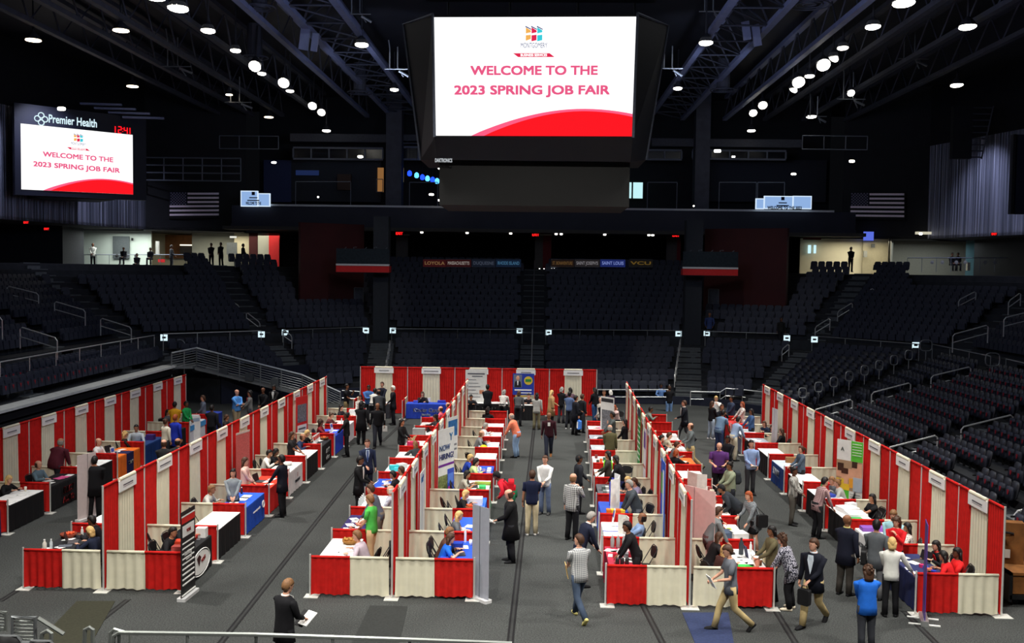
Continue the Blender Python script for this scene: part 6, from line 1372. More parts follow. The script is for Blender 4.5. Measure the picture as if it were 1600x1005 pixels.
def person(px, py, head_, pose, arms, top, bot, hair, skin='l', H=1.75, sleeve='L', label='', B=1.0, shoe=(26,26,28), jacket=None, tie=None, look=0, nod=0, skirt=False, z=0, Yd=None, hem=.0, extra=None, seat=None, glasses=False, lod=0):
    """px,py = top of the head in the photograph frame; head_ = heading in degrees clockwise from straight away"""
    s = H/1.75; sit = pose == 'sit'; top_z = {'st':1.0,'walk':.985,'sit':None,'lean':.93,'bend':.80}.get(pose)
    lean = {'st':2,'walk':4,'sit':6,'lean':22,'bend':48,'sitlean':24,'recline':-16}[pose]
    if pose in ('sit','sitlean','recline'): sit = True
    pel = .50 if sit else {'bend':.90,'lean':.93}.get(pose,.945)*s
    tl = .56*s; la = R(lean); dirT = Vector((0,sin(la),cos(la)))
    P0 = Vector((0,0 if not pose in('bend','lean') else -.12,pel)); N = P0+dirT*tl
    hl = R(lean*.55+nod); neckd = Vector((0,sin(hl),cos(hl))); HC = N+neckd*(.178*s)      # head centre
    topz = HC.z+.118*s
    base = at(px,py,topz+z) if Yd is None else atY(px,py,Yd)
    if Yd is not None: base = Vector((base.x,base.y,base.z-topz)); z = base.z
    rz = -R(head_); c_, s_ = cos(rz), sin(rz)
    # the head centre sits forward of the feet: shift root back
    root = Vector((base.x-(-s_*HC.y), base.y-(c_*HC.y), z))
    if 22.5 < root.y < 47.5:
        for k_w in 'ABCDE':
            xw = wx(k_w,root.y); dx = root.x-xw
            if abs(dx) < 1.75: sg = 1 if dx > 0 else -1; root.x = xw+sg*max(.46,min(abs(dx),1.02 if sit else 9))
    t = thing('person',label,'person',root,rz)
    X = Vector((1,0,0)); w = B*s
    n = 8 if lod else 12
    body = MB(); shirt = MB(); trou = MB()
    back = Vector((0,-cos(la),sin(la)))
    def sp(u): return P0+dirT*(tl*u)
    fwd = Vector((0,cos(la),-sin(la)))
    prof = [(-.12,.155,.115),(0,.168,.122),(.2,.158,.112),(.4,.15,.108),(.62,.168,.118),(.8,.190,.118),(.92,.182,.100),(1.0,.105,.075),(1.05,.062,.06)]
    body.rings([ring(sp(u),X,fwd,a*w*.93,b_*w*.93,n,.85) for u,a,b_ in prof])
    belly = .02*(B-1)*10 if B > 1 else 0
    hm = -.14-hem
    sprof = [(hm,.172+hem*.12,.128+hem*.1+belly*.3)]+[(u,a+.014,b_+.014+(belly*.6 if .1 < u < .6 else 0)) for u,a,b_ in prof[1:-2]]+[(.985,.125,.085),(1.03,.075,.068)]
    rgs = []
    for u,a,b_ in sprof:
        c0 = sp(u) if (u >= 0 or sit) else Vector((0,P0.y,pel+tl*u)); 
        if sit and u < 0: c0 = sp(max(u,-.14))
        rgs.append(ring(c0,X,fwd,a*w,b_*w,n,.85))
    shirt.rings(rgs)
    # neck and head
    body.tube([sp(.94),N+neckd*.06*s,HC-neckd*.04*s],[.062*s,.052*s,.052*s],8)
    yaw = R(look); HM = Matrix.Rotation(-yaw,3,'Z')@Matrix.Rotation(-hl if False else -R(lean*.35+nod*1.2),3,'X')
    HMx = Matrix.Rotation(-yaw,3,'Z')@Matrix.Rotation(-R(lean*.4+nod*1.2),3,'X')
    def hp(x,y,z_): return HC+HMx@Vector((x*s*1.1,y*s*1.06,z_*s))
    hr_ = [(-.118,.020,.030,.040),(-.105,.042,.048,.034),(-.075,.056,.072,.018),(-.035,.066,.086,.006),(.005,.073,.094,0),(.045,.076,.096,-.004),(.08,.066,.084,-.006),(.105,.042,.055,-.006),(.117,.012,.016,-.006)]
    body.rings([[hp(rx*cos(2*pi*k/n),yo+ry*sin(2*pi*k/n),zz_) for k in range(n)] for zz_,rx,ry,yo in hr_])
    body.add([hp(-.012,.088,-.03),hp(.012,.088,-.03),hp(0,.118,-.026),hp(0,.092,.02)],[(0,1,2),(0,2,3),(1,3,2)])
    for sd in (-1,1): body.rings([ring(hp(sd*(.073+.006*j),-.004,-.008),HMx@Vector((0,1,0)),HMx@Vector((0,0,1)),.018*s*(1-.3*j),.028*s*(1-.25*j),6) for j in (0,1)])
    # arms
    wr = []; L1, L2 = .285*s, .255*s
    for i,sd in enumerate((-1,1)):
        an = arms[i] if isinstance(arms,(list,tuple)) else arms
        S = sp(.86)+X*(sd*.185*w); (tx,ty,tz),hn = ARM[an]
        if sit: tz2 = tz-.945*s+.50 if an in ('down','hold','front','chin','cross','phone','point','up','book','pocket') else tz; ty2 = ty
        else: tz2 = tz*s; ty2 = ty+P0.y+ (0 if an not in ('down','pocket','front','hold','chin','cross','book') else (S.y-P0.y)*.8)
        if an in ('chin','hold','book','phone','cross') and not sit: tz2 = tz*s-(1-cos(la))*.5
        T = Vector((sd*tx*(w if an=='down' else 1),ty2,tz2)); E_, Tw = ik(S,T,L1,L2,Vector((hn[0]*sd,hn[1],hn[2])))
        ur = [.052*w,.046*w,.040*w]; body.tube([S,S.lerp(E_,.6),E_,E_.lerp(Tw,.5),Tw],[.05*s,.044*s,.037*s,.033*s,.025*s],8)
        hd = (Tw-E_).normalized(); upv = Vector((0,0,1)) if an in ('hold','table','low','front','lap','book','reach') else X*sd
        if an in ('hold','table','low','lap','book') : hd = (hd+Vector((0,.6,-.1))).normalized()
        hand(body,Tw,hd,sd,.9 if an in('hold','chin','phone','down','pocket') else .35,s,upv)
        wr.append((Tw,hd,E_))
        if sleeve == 'L': shirt.tube([S-X*sd*.05+dirT*.01,S+X*sd*.02,S.lerp(E_,.6),E_,E_.lerp(Tw,.5),E_.lerp(Tw,.93)],[.05*w,.066*w,.060*w,.053*w,.047*w,.038*w],8)
        elif sleeve == 'S': shirt.tube([S-X*sd*.05+dirT*.01,S+X*sd*.02,S.lerp(E_,.35),S.lerp(E_,.72)],[.05*w,.066*w,.062*w,.062*w],8)
    # legs
    hips = [P0+Vector((sd*.09*w,0,-.02)) for sd in (-1,1)]
    for i,sd in enumerate((-1,1)):
        h0 = hips[i]
        if sit:
            K = Vector((sd*.13,.42*s,.50)); A = Vector((sd*.13,.38*s+(.05 if i else 0),.09)); K.z = .50
        elif pose == 'walk':
            K = Vector((sd*.085,(.20 if i else -.06)*s,.50*s)); A = Vector((sd*.075,(.30 if i else -.42)*s,(.09 if i else .17)*s))
        elif pose == 'bend' or pose == 'lean': K = Vector((sd*.11,-.06,.49*s)); A = Vector((sd*.12,-.12,.09))
        else: K = Vector((sd*.105,.025 if i else -.01,.49*s)); A = Vector((sd*.115,.0 if i else -.06,.09))
        body.tube([h0,h0.lerp(K,.5),K,K.lerp(A,.35),A],[.075*w,.068*w,.052*s,.05*s,.036*s],8)
        if not skirt: trou.tube([h0+Vector((0,0,.04)),h0.lerp(K,.3),K,K.lerp(A,.5),A+(A-K).normalized()*.035],[.098*w,.097*w,.074*w,.068*w,.066*s],10)
        fd = Vector((sd*.18,1,0)).normalized(); tilt = Vector((0,0,0))
        if pose == 'walk' and not i: fd = Vector((.03,.62,-.62)).normalized()
        sdv = Vector((fd.y,-fd.x,0)).normalized(); upf = sdv.cross(fd); 
        if upf.z < 0: upf = -upf
        o = A-upf*.085+fd*-.07
        rr = []
        for tt,wv,hv in ((0,.03,.05),(.12,.040,.085),(.35,.043,.09),(.6,.048,.06),(.85,.045,.045),(1,.022,.025)): rr.append([o+fd*(.285*s*tt)+sdv*(wv*s*x_)+upf*(hv*s*z_) for x_,z_ in ((-1,0),(-.95,.5),(-.6,.95),(.6,.95),(.95,.5),(1,0))])
        MB().rings(rr).build('shoe',clo(shoe),t,True)
        body.tube([A,A-upf*.05+fd*.05],[.036*s,.03*s],6)
    if skirt:
        kk = [P0+Vector((0,0,.05)),P0+Vector((0,.22 if sit else 0,-.06 if sit else -.2)),Vector((0,.40,.47)) if sit else Vector((0,-.02,.55*s))]
        rr = [ring(kk[0],X,Vector((0,1,0)),.17*w,.125*w,n,.9),ring(kk[1],X,Vector((0,1,0)) if not sit else Vector((0,.3,1)).normalized(),.19*w,.14*w,n,.9),ring(kk[2],X,Vector((0,1,0)) if not sit else Vector((0,.1,1)).normalized(),.18*w,(.13 if not sit else .1)*w,n,.9)]
        trou.rings(rr)
    else:
        trou.rings([ring(P0+Vector((0,0,q)),X,Vector((0,1,0)),a*w,b_*w,n,.9) for q,a,b_ in ((.12,.158,.118),(.0,.175,.13),(-.09,.165,.12))])
    ob = body.build('body',SKIN[skin],t,True)
    if not lod:
        mb = MB()
        for sd in (-1,1): mb.ball(hp(sd*.03,.088,.012),.009*s,6,4)
        mb.build('eyes',EYE,t); mb = MB(); mb.tube([hp(-.022,.084,-.062),hp(0,.090,-.062),hp(.022,.084,-.062)],.005*s,4); mb.build('mouth',LIP,t)
        if glasses:
            mb = MB()
            for sd in (-1,1): mb.tube([hp(sd*.03+.022*cos(a),.096,.012+.016*sin(a)) for a in [2*pi*i/8 for i in range(8)]],.003,3,closed=True)
            mb.tube([hp(-.05,.09,.014),hp(-.075,0,.014)],.003,3); mb.tube([hp(.05,.09,.014),hp(.075,0,.014)],.003,3); mb.build('glasses',BLK,t)
    shirt.build('jacket' if jacket is not None else ('sweater' if sleeve=='L' else 'shirt'),clo(top),t,True)
    if jacket is not None:   # visible shirt front between the lapels
        mb = MB(); pts = []
        def fp(u,x): 
            e = [q for q in sprof if q[0] <= u][-1]; return sp(u)+X*(x*w)+fwd*((e[2]+.012)*w*(1-abs(x)/.5))
        mb.prism([fp(.98,-.05),fp(.98,.05),fp(.8,.06),fp(.45,.022),fp(.3,.0),fp(.45,-.022),fp(.8,-.06)],fwd*.012); mb.build('shirt_front',clo(jacket),t)
        mb = MB(); mb.rings([ring(sp(1.0)+dirT*q,X,fwd,.068*w,.066*w,10) for q in (-.005,.04)]); mb.build('collar',clo(jacket),t,True)
        if tie: mb = MB(); mb.prism([fp(.97,-.018)+fwd*.014,fp(.97,.018)+fwd*.014,fp(.45,.03)+fwd*.02,fp(.36,0)+fwd*.02,fp(.45,-.03)+fwd*.02],fwd*.006); mb.build('tie',clo(tie),t)
    trou.build('skirt' if skirt else 'trousers',clo(bot),t,True)
    if hair:
        hc, st = hair.split('-'); mb = MB(); nn_ = 14; k_ = {'curly':1.24,'afro':1.3,'beanie':1.12,'cap':1.08}.get(st,1.12)
        rows = []
        lowf = {'short':.052,'balding':.2,'long':.045,'pony':.05,'bun':.05,'curly':.035,'afro':.04,'beanie':.02,'cap':.03,'bob':.04,'fringe':.02}.get(st,.05)
        for j in range(6):
            rw = []
            for i in range(nn_):
                a = 2*pi*i/nn_; fy = sin(a)      # +y front
                lowz = lowf if fy > .35 else (lowf*.4-.01 if fy > -.2 else (-.085 if st not in('balding',) else -.06))
                if fy <= .35 and fy > -.2 and st in ('long','bob','curly','afro','pony'): lowz = -.05
                if fy > .35: pass
                el0 = math.asin(max(-.9,min(.9,lowz/.12))); el = el0+(pi/2-el0)*j/5
                rx, ry, rz_ = .079*k_, .100*k_, .120*(k_ if k_ < 1.15 else k_*.97)
                rw.append(hp(rx*cos(el)*cos(a),-.004+ry*cos(el)*fy,.004+rz_*sin(el)))
            rows.append(rw)
        if st == 'balding':
            mb.rings([[hp(.080*1.04*cos(a)*q,-.006+.1*1.04*sin(a)*q,zz_) for a in [pi*.93+ (pi*1.14)*i/9 for i in range(10)]]+[hp(.06*cos(a),.0+.07*sin(a),zz_) for a in [pi*2.07-(pi*1.14)*i/9 for i in range(10)]] for zz_,q in ((-.095,.8),(-.07,.95),(-.02,1.0),(.025,1.0),(.045,.95))])
        else: mb.rings(rows)
        if st in ('long','bob','curly') :
            Lh = {'long':.34,'bob':.15,'curly':.2}[st]; q = []
            for f in (0,.35,.7,1): q.append([HC+HMx@Vector((0,0,.02*s))+Vector((0,0,-Lh*s*f))+X*(cos(a)*(.085+.02*(1-f))*s*(1.15 if st=='curly' else 1))+Vector((0,1,0))*((-.055-.03*f*(1 if not sit else 1))*s+sin(a)*.05*s) for a in [2*pi*i/10 for i in range(10)]])
            mb.rings(q)
        if st == 'pony': mb.tube([hp(0,-.1,.05),hp(0,-.15,.02),hp(0,-.16,-.1),hp(0,-.13,-.2)],[.02,.034,.03,.012],7)
        if st == 'bun': mb.ball(hp(0,-.095,.085),.05*s,8,6)
        if st == 'cap': mb.prism([hp(-.06,.085,.035),hp(.06,.085,.035),hp(.045,.16,.022),hp(-.045,.16,.022)],Vector((0,0,.008)))
        if st in ('curly','afro'):
            rnd = random.Random(int(px)); 
            for i in range(16): a = rnd.random()*6.28; el = rnd.uniform(.0,1.4); mb.ball(hp(.085*k_*cos(el)*cos(a)*.95,-.01+.095*k_*cos(el)*min(sin(a),.5),.01+.11*k_*sin(el)),.03*s,6,4)
        mb.build('hair' if st not in('cap','beanie') else st,HAIRC['cap' if st in('cap','beanie') and hc=='bk' else hc],t,True)
    if extra: extra(t,sp,X,fwd,w,s)
    Mw = Matrix.Rotation(rz,4,'Z'); Mw.translation = root
    info = dict(root=root,rz=rz,wr=[(Mw@a,(Mw.to_3x3()@b)) for a,b,e in wr],t=t,head=head_,sit=sit,label=label,sp=lambda u:Mw@sp(u),Mw=Mw)
    PEOPLE.append(info)
    if sit and seat != False: chair(root,rz,seat or 'folding chair under the '+' '.join(label.replace('seated ','').split()[:11]))
    return info
_chm = {}
PAD = mat('chair_pad_black',(20,20,22),.5,.1); CHF = mat('chair_frame_dark',(60,62,64),.4,.1,metal=.5)
def chair(loc, rz, label, coat=None):
    t = thing('folding_chair',label,'chair',(loc[0],loc[1],0),rz,group=None)
    if not _chm:
        _chm['seat_pad'] = (MB().rbox((0,.02,.43),(.40,.40,.045),.08,ax=2),PAD); _chm['backrest'] = (MB().rbox((0,-.24,.78),(.40,.035,.26),.12,rx=R(12)),PAD)
        mb = MB()
        for sd in (-1,1): mb.tube([(sd*.22,.28,.02),(sd*.22,.0,.44),(sd*.21,-.26,.88)],.012,5); mb.tube([(sd*.2,-.28,.02),(sd*.2,.18,.42)],.012,5)
        _chm['frame'] = (mb,CHF)
        mb = MB(); mb.tube([(-.21,-.26,.88),(-.12,-.27,.93),(.12,-.27,.93),(.21,-.26,.88)],.012,5); mb.tube([(-.2,-.28,.04),(.2,-.28,.04)],.01,4); mb.tube([(-.22,.26,.05),(.22,.26,.05)],.01,4); _chm['crossbar'] = (mb,CHF)
        for k_,(m_b,mt) in list(_chm.items()):
            o = m_b.build(k_,mt,t); _chm[k_] = (o.data,mt)
    else:
        for k_,(me,mt) in _chm.items(): o = bpy.data.objects.new(k_,me); COL.objects.link(o); o.parent = t
    return t
def held(info, which, kind, label, rgb=(238,238,234), size=(.22,.3), offz=0.0, rzo=0, tilt=35):
    W, d = info['wr'][which]; c = W+d*.14+Vector((0,0,offz)); rz = info['rz']+R(rzo)
    if kind in ('papers','folder','tablet'):
        o = MB().box(-size[0]/2,size[0]/2,-size[1]/2,size[1]/2,-.004,.008).build({'papers':'held_papers','folder':'folder','tablet':'tablet'}[kind],mat('held_%d_%d_%d'%rgb,rgb,.6,.05)); o.location=c; o.rotation_euler=(R(tilt),0,rz)
        return tag(o,label,{'papers':'papers','folder':'folder','tablet':'tablet'}[kind])
    if kind == 'bag':
        t = thing('hand_bag',label,'bag',(c.x,c.y,c.z-.42),rz); MB().rbox((0,0,.16),(size[0],.12,size[1]),.04).build('bag_body',mat('bag_%d_%d_%d'%rgb,rgb,.6,.1),t,False)
        MB().tube([(-.07,0,.16+size[1]/2),(-.05,0,.40),(.05,0,.40),(.07,0,.16+size[1]/2)],.012,5).build('handle',mat('bag_%d_%d_%d'%rgb,rgb,.6,.1),t); return t
def backpack(info, rgb, label):
    p = info['sp'](.62); rz = info['rz']; b = p+Vector((sin(rz),-cos(rz),0))*.2
    t = thing('backpack',label,'backpack',(b.x,b.y,b.z-.22),rz); MB().rbox((0,0,.22),(.3,.16,.42),.1).build('pack_body',clo(rgb),t); MB().rbox((0,-.1,.15),(.22,.06,.2),.06).build('front_pocket',clo(rgb),t)
    mb = MB(); mb.tube([(-.1,.08,.4),(-.12,.2,.42),(-.12,.26,.2)],.015,4); mb.tube([(.1,.08,.4),(.12,.2,.42),(.12,.26,.2)],.015,4); mb.build('strap',BLK,t); return t
def shoulder_bag(info, side, rgb, label, size=(.3,.3)):
    p = info['sp'](.1)+Matrix.Rotation(info['rz'],3,'Z')@Vector((side*.26,-.05,0)); q = info['sp'](.9)+Matrix.Rotation(info['rz'],3,'Z')@Vector((side*.14,0,.04)); rz = info['rz']+pi/2
    t = thing('shoulder_bag',label,'bag',(p.x,p.y,p.z-size[1]*.6),rz); MB().rbox((0,0,size[1]/2),(size[0],.12,size[1]),.05).build('bag_body',mat('bag_%d_%d_%d'%rgb,rgb,.6,.1),t); v = Matrix.Rotation(-rz,3,'Z')@(q-Vector((p.x,p.y,p.z-size[1]*.6)))
    MB().tube([(-.1,0,size[1]-.03),tuple(v),(.1,0,size[1]-.03)],.01,4).build('strap',mat('bag_%d_%d_%d'%rgb,rgb,.6,.1),t); return t
BK_=(26,26,29); DK_=(40,42,48); JN=(70,92,128); KH=(176,156,112); WHs=(226,226,222); LB=(150,176,214)
p_ = person
# ---- foreground and open aisles
a = p_(450,905,38,'st',('hold','hold'),BK_,BK_,'lb-short','l',1.83,label='man in black suit reading papers, bottom left of centre',nod=18,jacket=WHs,hem=.25,B=1.08); held(a,1,'papers','white papers held by the suited man at the bottom',size=(.24,.32)); held(a,0,'folder','black folder held by the suited man at the bottom',(20,20,22),(.25,.34),-.03,0,40)
a = p_(905,835,335,'walk',('hold','swingf'),'plaid_grey',(58,70,88),'br-short','l',1.8,'S','man in grey plaid shirt and jeans walking with a yellow folder',shoe=(200,190,120),look=-40,hem=.1); held(a,0,'folder','yellow folder under the arm of the plaid shirted man',(226,190,120),(.24,.32),-.1,70,80); held(a,1,'papers','small white paper in the hand of the plaid shirted man',size=(.1,.16))
a = p_(1137,852,265,'walk',('book','hold'),(98,102,110),KH,'br-short','l',1.78,'S','young man in grey t-shirt and khaki trousers walking while reading papers',shoe=(30,30,32),nod=14,hem=.12); held(a,0,'papers','white papers held by the walking man in grey t-shirt',size=(.22,.3),tilt=60,rzo=10)
a = p_(1272,842,222,'walk',('front','down'),(24,26,36),KH,'br-short','l',1.84,label='bearded man in black blazer, pale shirt and khakis, walking',jacket=(206,216,226),look=25,hem=.25,B=1.08); t = held(a,0,'bag','black bag with white mark carried by the man in black blazer',(20,20,22),(.26,.34)); MB().ball((0,-.07,.18),(.05,.01,.07),8,6).build('white_mark',PAPER,t)
a = p_(1324,805,50,'st',('front','down'),(28,30,44),(62,58,54),None,'b',1.84,label='bald man in navy blazer with yellow tie beside the black tables',jacket=(196,190,120),tie=(200,180,70),hem=.28,B=1.1,look=20)
a = p_(1356,884,355,'st',('front','front'),(36,104,205),(54,56,62),'br-curly','l',1.66,label='person in bright blue sweater seen from behind, bottom right',hem=.15,B=1.12)
a = p_(1394,840,12,'st',('front','side'),(222,222,214),BK_,'bl-bob','l',1.7,label='blond woman in white sweater reaching over the navy table',B=1.0,hem=.05)
a = p_(1222,835,300,'lean',('table','low'),'print_bw',BK_,'br-curly','l',1.68,label='woman with curly brown hair in a black and white print blouse leaning over table',shoe=(226,214,190),hem=.3,B=1.12)
a = p_(1206,822,262,'st',('hold','hold'),(96,88,64),BK_,'bk-bob','b',1.68,label='woman in olive jacket holding a rolled paper at the white front table',hem=.1); held(a,0,'papers','rolled white paper held by the woman in olive jacket',size=(.06,.3),tilt=70); shoulder_bag(a,1,(210,196,160),'cream handbag of the woman in olive jacket')
a = p_(1170,768,250,'lean',('low','hold'),'tweed',BK_,'rd-long','l',1.68,label='woman with long auburn hair in grey tweed coat leaning on the table',hem=.35,skirt=True); shoulder_bag(a,-1,(20,20,22),'black handbag on the shoulder of the tweed coat woman',(.3,.34))
a = p_(1127,757,275,'bend',('low','low'),(44,48,54),BK_,'bk-cap','b',1.72,label='person in black padded jacket and cap bending over the pale table',hem=.15,B=1.15)
a = p_(1140,722,255,'st',('hold','hold'),(138,146,122),DK_,'bk-bun','b',1.68,label='woman in sage green top with backpack reading a paper',B=1.15,nod=8); held(a,0,'papers','white paper held by the woman in sage green',size=(.22,.3)); backpack(a,(50,54,58),'dark backpack of the woman in sage green')
a = p_(1124,692,188,'st',('book','book'),(84,48,106),BK_,None,'l',1.8,'S',label='bald bearded man in purple shirt holding a tablet',B=1.22,nod=16,hem=.1); held(a,0,'tablet','black tablet held by the man in purple',(30,30,32),(.28,.2),tilt=20)
a = p_(1174,688,172,'st',('pocket','hold'),(142,164,206),(56,56,60),'bk-short','l',1.83,label='man in light blue shirt facing the camera in the right aisle',hem=.02); held(a,1,'papers','white papers held by the man in light blue shirt',size=(.2,.14))
a = p_(1137,681,200,'st',('front','front'),(28,28,34),BK_,'bk-bob','d',1.7,label='woman in black jacket behind the man in purple',hem=.2)
a = p_(1154,651,60,'lean',('table','table'),(150,172,204),(190,182,160),'bk-short','l',1.78,label='man in pale blue shirt and beige trousers leaning on a table at right rear')
a = p_(1130,641,50,'lean',('table','table'),(112,140,168),(48,62,96),'bk-short','b',1.78,'S',label='man in faded denim blue t-shirt and jeans at the right rear tables',B=1.15,hem=.1)
a = p_(1113,627,60,'st',('front','front'),BK_,(150,164,180),'br-long','l',1.68,label='woman in black top and light jeans at the right rear aisle',shoe=(225,225,225))
a = p_(1069,626,270,'walk',('hold','down'),(26,28,36),(52,52,56),'br-short','l',1.82,label='man in black blazer walking left near the rear stairs',jacket=WHs,hem=.25,B=1.1)
a = p_(1079,661,262,'walk',('hold','hold'),(96,104,106),KH,'br-balding','l',1.78,label='balding man in grey sweater and khakis holding a paper, right aisle'); held(a,0,'papers','white sheet held by the balding man in grey sweater')
p_(1119,619,190,'st',('phone','front'),WHs,DK_,'bl-bob','l',1.66,label='blond woman in white top beside the curved silver rail',lod=1); p_(1143,619,255,'st',('front','front'),(50,60,80),BK_,'bk-short','b',1.78,label='man in dark blue jacket with white badge near the curved silver rail',lod=1,B=1.1)
p_(1128,632,170,'st',('phone','front'),(30,32,38),BK_,'br-short','m',1.72,label='person in dark top between the rear right crowd',lod=1)
p_(1160,628,262,'st',('table','table'),'floral',(190,186,180),'rd-long','l',1.66,label='red haired woman in white floral top inside the rear right booth',lod=1); p_(1174,639,262,'st',('front','table'),(60,86,126),BK_,'bk-long','b',1.68,label='woman in denim blue shirt behind the table at right rear')
p_(1194,658,235,'sitlean',('table','chin'),(34,42,60),BK_,'br-long','l',1.66,label='seated brown haired woman in navy beside the folded banner'); p_(1207,664,200,'sitlean',('chin','table'),(24,26,36),BK_,'br-bob','l',1.7,label='seated person in dark scrubs resting chin on hand',B=1.1)
p_(1234,670,300,'sit',('lap','lap'),BK_,BK_,'br-long','l',1.66,label='seated woman with long chestnut hair under the far right drape')
p_(1252,697,262,'st',('hold','hold'),(78,92,108),BK_,'br-pony','l',1.66,label='woman in slate grey dress with ponytail behind the blue banner table')
a = p_(1241,730,120,'st',('front','front'),'stripe_bw',(84,80,74),'bk-bun','d',1.7,label='woman in striped top and black cardigan standing at the aisle pole'); 
p_(1300,745,250,'sitlean',('table','table'),(96,100,106),BK_,'lb-bob','l',1.66,label='seated woman with brown hair leaning over the CUC table'); p_(1308,749,285,'sitlean',('low','table'),(170,170,166),BK_,'lb-bun','l',1.66,label='seated ginger haired woman in pale grey by the family banner')
p_(1289,746,70,'lean',('table','low'),'plaid_maroon',BK_,'bk-short','l',1.74,label='person in maroon plaid shirt bending over the black table',hem=.15)
p_(1363,772,262,'sit',('point','lap'),BK_,BK_,'bk-long','m',1.68,'S','seated woman in black with arm stretched towards the plaid shirt'); chair((9.3,28.3),R(90),'empty black chair behind the woman with outstretched arm')
p_(1396,797,215,'st',('hold','front'),(160,206,214),DK_,'lb-fringe','l',1.72,label='person with light brown hair in pale aqua shirt inside the right booth'); p_(1401,808,218,'st',('chin','front'),(206,34,40),BK_,'br-curly','l',1.66,label='smiling woman in red sweater behind the printed white table')
p_(1418,817,285,'sit',('lap','lap'),'floral',BK_,'bk-long','b',1.66,label='seated woman with long black hair in grey print top')
a = p_(1370,812,20,'st',('front','down'),(92,96,100),(120,120,122),'bk-short','l',1.82,label='man in grey blazer with black shoulder bag, back to camera',hem=.25); shoulder_bag(a,-1,(22,22,24),'black shoulder bag with red tag carried by the grey blazer man',(.42,.34))
p_(1463,845,262,'sitlean',('table','low'),BK_,BK_,'bk-long','l',1.66,label='seated woman in black jacket over red tee at the front right booth',jacket=(214,34,38)); p_(1474,861,300,'sitlean',('low','low'),(214,34,38),BK_,'bk-long','m',1.66,'S','seated woman in red tee with streaked long hair, back half turned'); p_(1496,856,275,'sit',('lap','lap'),(220,38,40),BK_,'bk-long','d',1.68,'S','seated woman in red tee with black hair nearest the drape corner')
# ---- centre right, right side
p_(1114,776,80,'st',('hold','front'),BK_,BK_,'bk-long','l',1.68,label='woman with long black hair standing beside the pink folded boards'); p_(1123,792,80,'lean',('table','table'),(118,122,124),(90,60,60),'br-short','l',1.76,label='person in grey sweatshirt leaning on the tablet and boxes table',B=1.05)
p_(1124,832,85,'sitlean',('table','table'),(34,30,32),BK_,'br-long','l',1.66,label='seated dark haired woman in black at the white front table'); p_(1133,852,70,'sitlean',('table','table'),(70,44,40),BK_,'bl-long','l',1.64,label='seated blond woman partly hidden by the walking man')
p_(1046,676,85,'sitlean',('table','table'),(168,158,138),BK_,'br-short','l',1.78,label='seated man in beige jacket in the centre right booths'); p_(1060,690,80,'sitlean',('table','low'),(104,106,108),BK_,'br-short','l',1.78,label='seated man in dark grey sweater in the centre right booths'); p_(1070,703,60,'sit',('lap','table'),BK_,BK_,'rd-bob','l',1.68,label='seated ginger haired woman in black before the leaning white board',B=1.15)
p_(1034,680,90,'sitlean',('table','table'),(50,44,48),BK_,'bk-short','l',1.7,label='dark haired person partly hidden behind centre right wall',lod=1); p_(1017,636,90,'sitlean',('table','table'),(110,124,116),BK_,'bk-short','b',1.74,label='seated person in grey green top at the rear centre right booths',lod=1)
p_(1046,603,355,'st',('phone','phone'),BK_,(110,140,180),'br-short','m',1.76,label='person in black taking a picture at the foot of the rear stairs',lod=1,Yd=55); p_(1033,600,180,'sit',('lap','lap'),(120,160,220),BK_,'bk-short','d',1.75,label='person in light blue shirt seated in the lower rear stand',lod=1,Yd=58.6,seat=False)
# ---- centre right, left side
p_(980,815,272,'lean',('table','table'),BK_,BK_,'bk-short','b',1.74,label='person in black standing behind the crimson table',glasses=True); p_(976,801,275,'recline',('lap','lap'),(134,160,200),DK_,'bk-balding','b',1.8,label='seated man in light blue shirt behind the blue prints table'); chair((2.6,24.2),R(100),'empty folding chair at the wall end of the crimson table booth'); chair((2.85,26.6),R(95),'empty folding chair behind the light blue shirt')
p_(983,750,262,'lean',('table','low'),(66,72,78),(88,92,100),'gy-short','l',1.74,label='person in dark grey jacket leaning behind the photo boards',B=1.15,hem=.15); p_(981,745,262,'sitlean',('table','low'),(90,80,76),BK_,'bl-bob','l',1.66,label='blond seated person beyond the dark grey jacket',lod=1); p_(997,747,262,'sitlean',('table','table'),(132,124,150),BK_,'br-short','l',1.74,label='seated person in lilac grey beside the leaning dark jacket')
for i,(x,y,l) in enumerate(((2.75,29.1,'empty round backed black chair at centre right, fourth booth'),(3.0,28.6,'low black chair corner beside the round backed chair'),(2.9,31.5,'black folding chair tucked by the wall, centre right fifth booth'),(2.95,34.2,'tilted black chair near the green banner'))): chair((x,y),R(95+20*i),l)
p_(950,705,275,'st',('front','hold'),(60,56,50),BK_,'bk-long','m',1.68,label='woman wearing lime green scarf behind the crowded dark table',extra=lambda t,sp,X,fwd,w,s: MB().rings([ring(sp(u),X,fwd,.1*w,.155*w,10) for u in (.35,.6,.96)]).build('scarf',clo((120,220,60)),t,True)); p_(962,712,280,'lean',('table','low'),BK_,(30,34,70),'bk-long','b',1.7,label='woman in black leaning beside the lime green scarf',B=1.12,hem=.2)
p_(953,664,340,'st',('front','down'),(88,84,58),(50,46,44),'gy-balding','l',1.76,label='man in olive jacket seen from behind at centre right',hem=.25,B=1.08); p_(978,655,290,'st',('front','down'),BK_,BK_,'bk-long','l',1.68,label='woman with long black hair in black near centre right drapes'); p_(957,644,270,'st',('table','table'),(78,84,84),DK_,'bk-short','b',1.76,label='man in charcoal hoodie at the centre right tables'); p_(960,633,220,'sitlean',('chin','table'),(216,186,180),BK_,'rd-long','l',1.66,label='smiling ginger haired woman in pale pink at rear centre right',lod=1); p_(941,652,250,'sit',('table','low'),(214,130,170),BK_,'br-bob','m',1.6,label='person in pink at the rear centre right tables',lod=1); p_(952,655,250,'sit',('table','low'),(226,226,224),BK_,'gy-short','l',1.7,label='grey haired person in white seated beyond the olive jacket',lod=1)
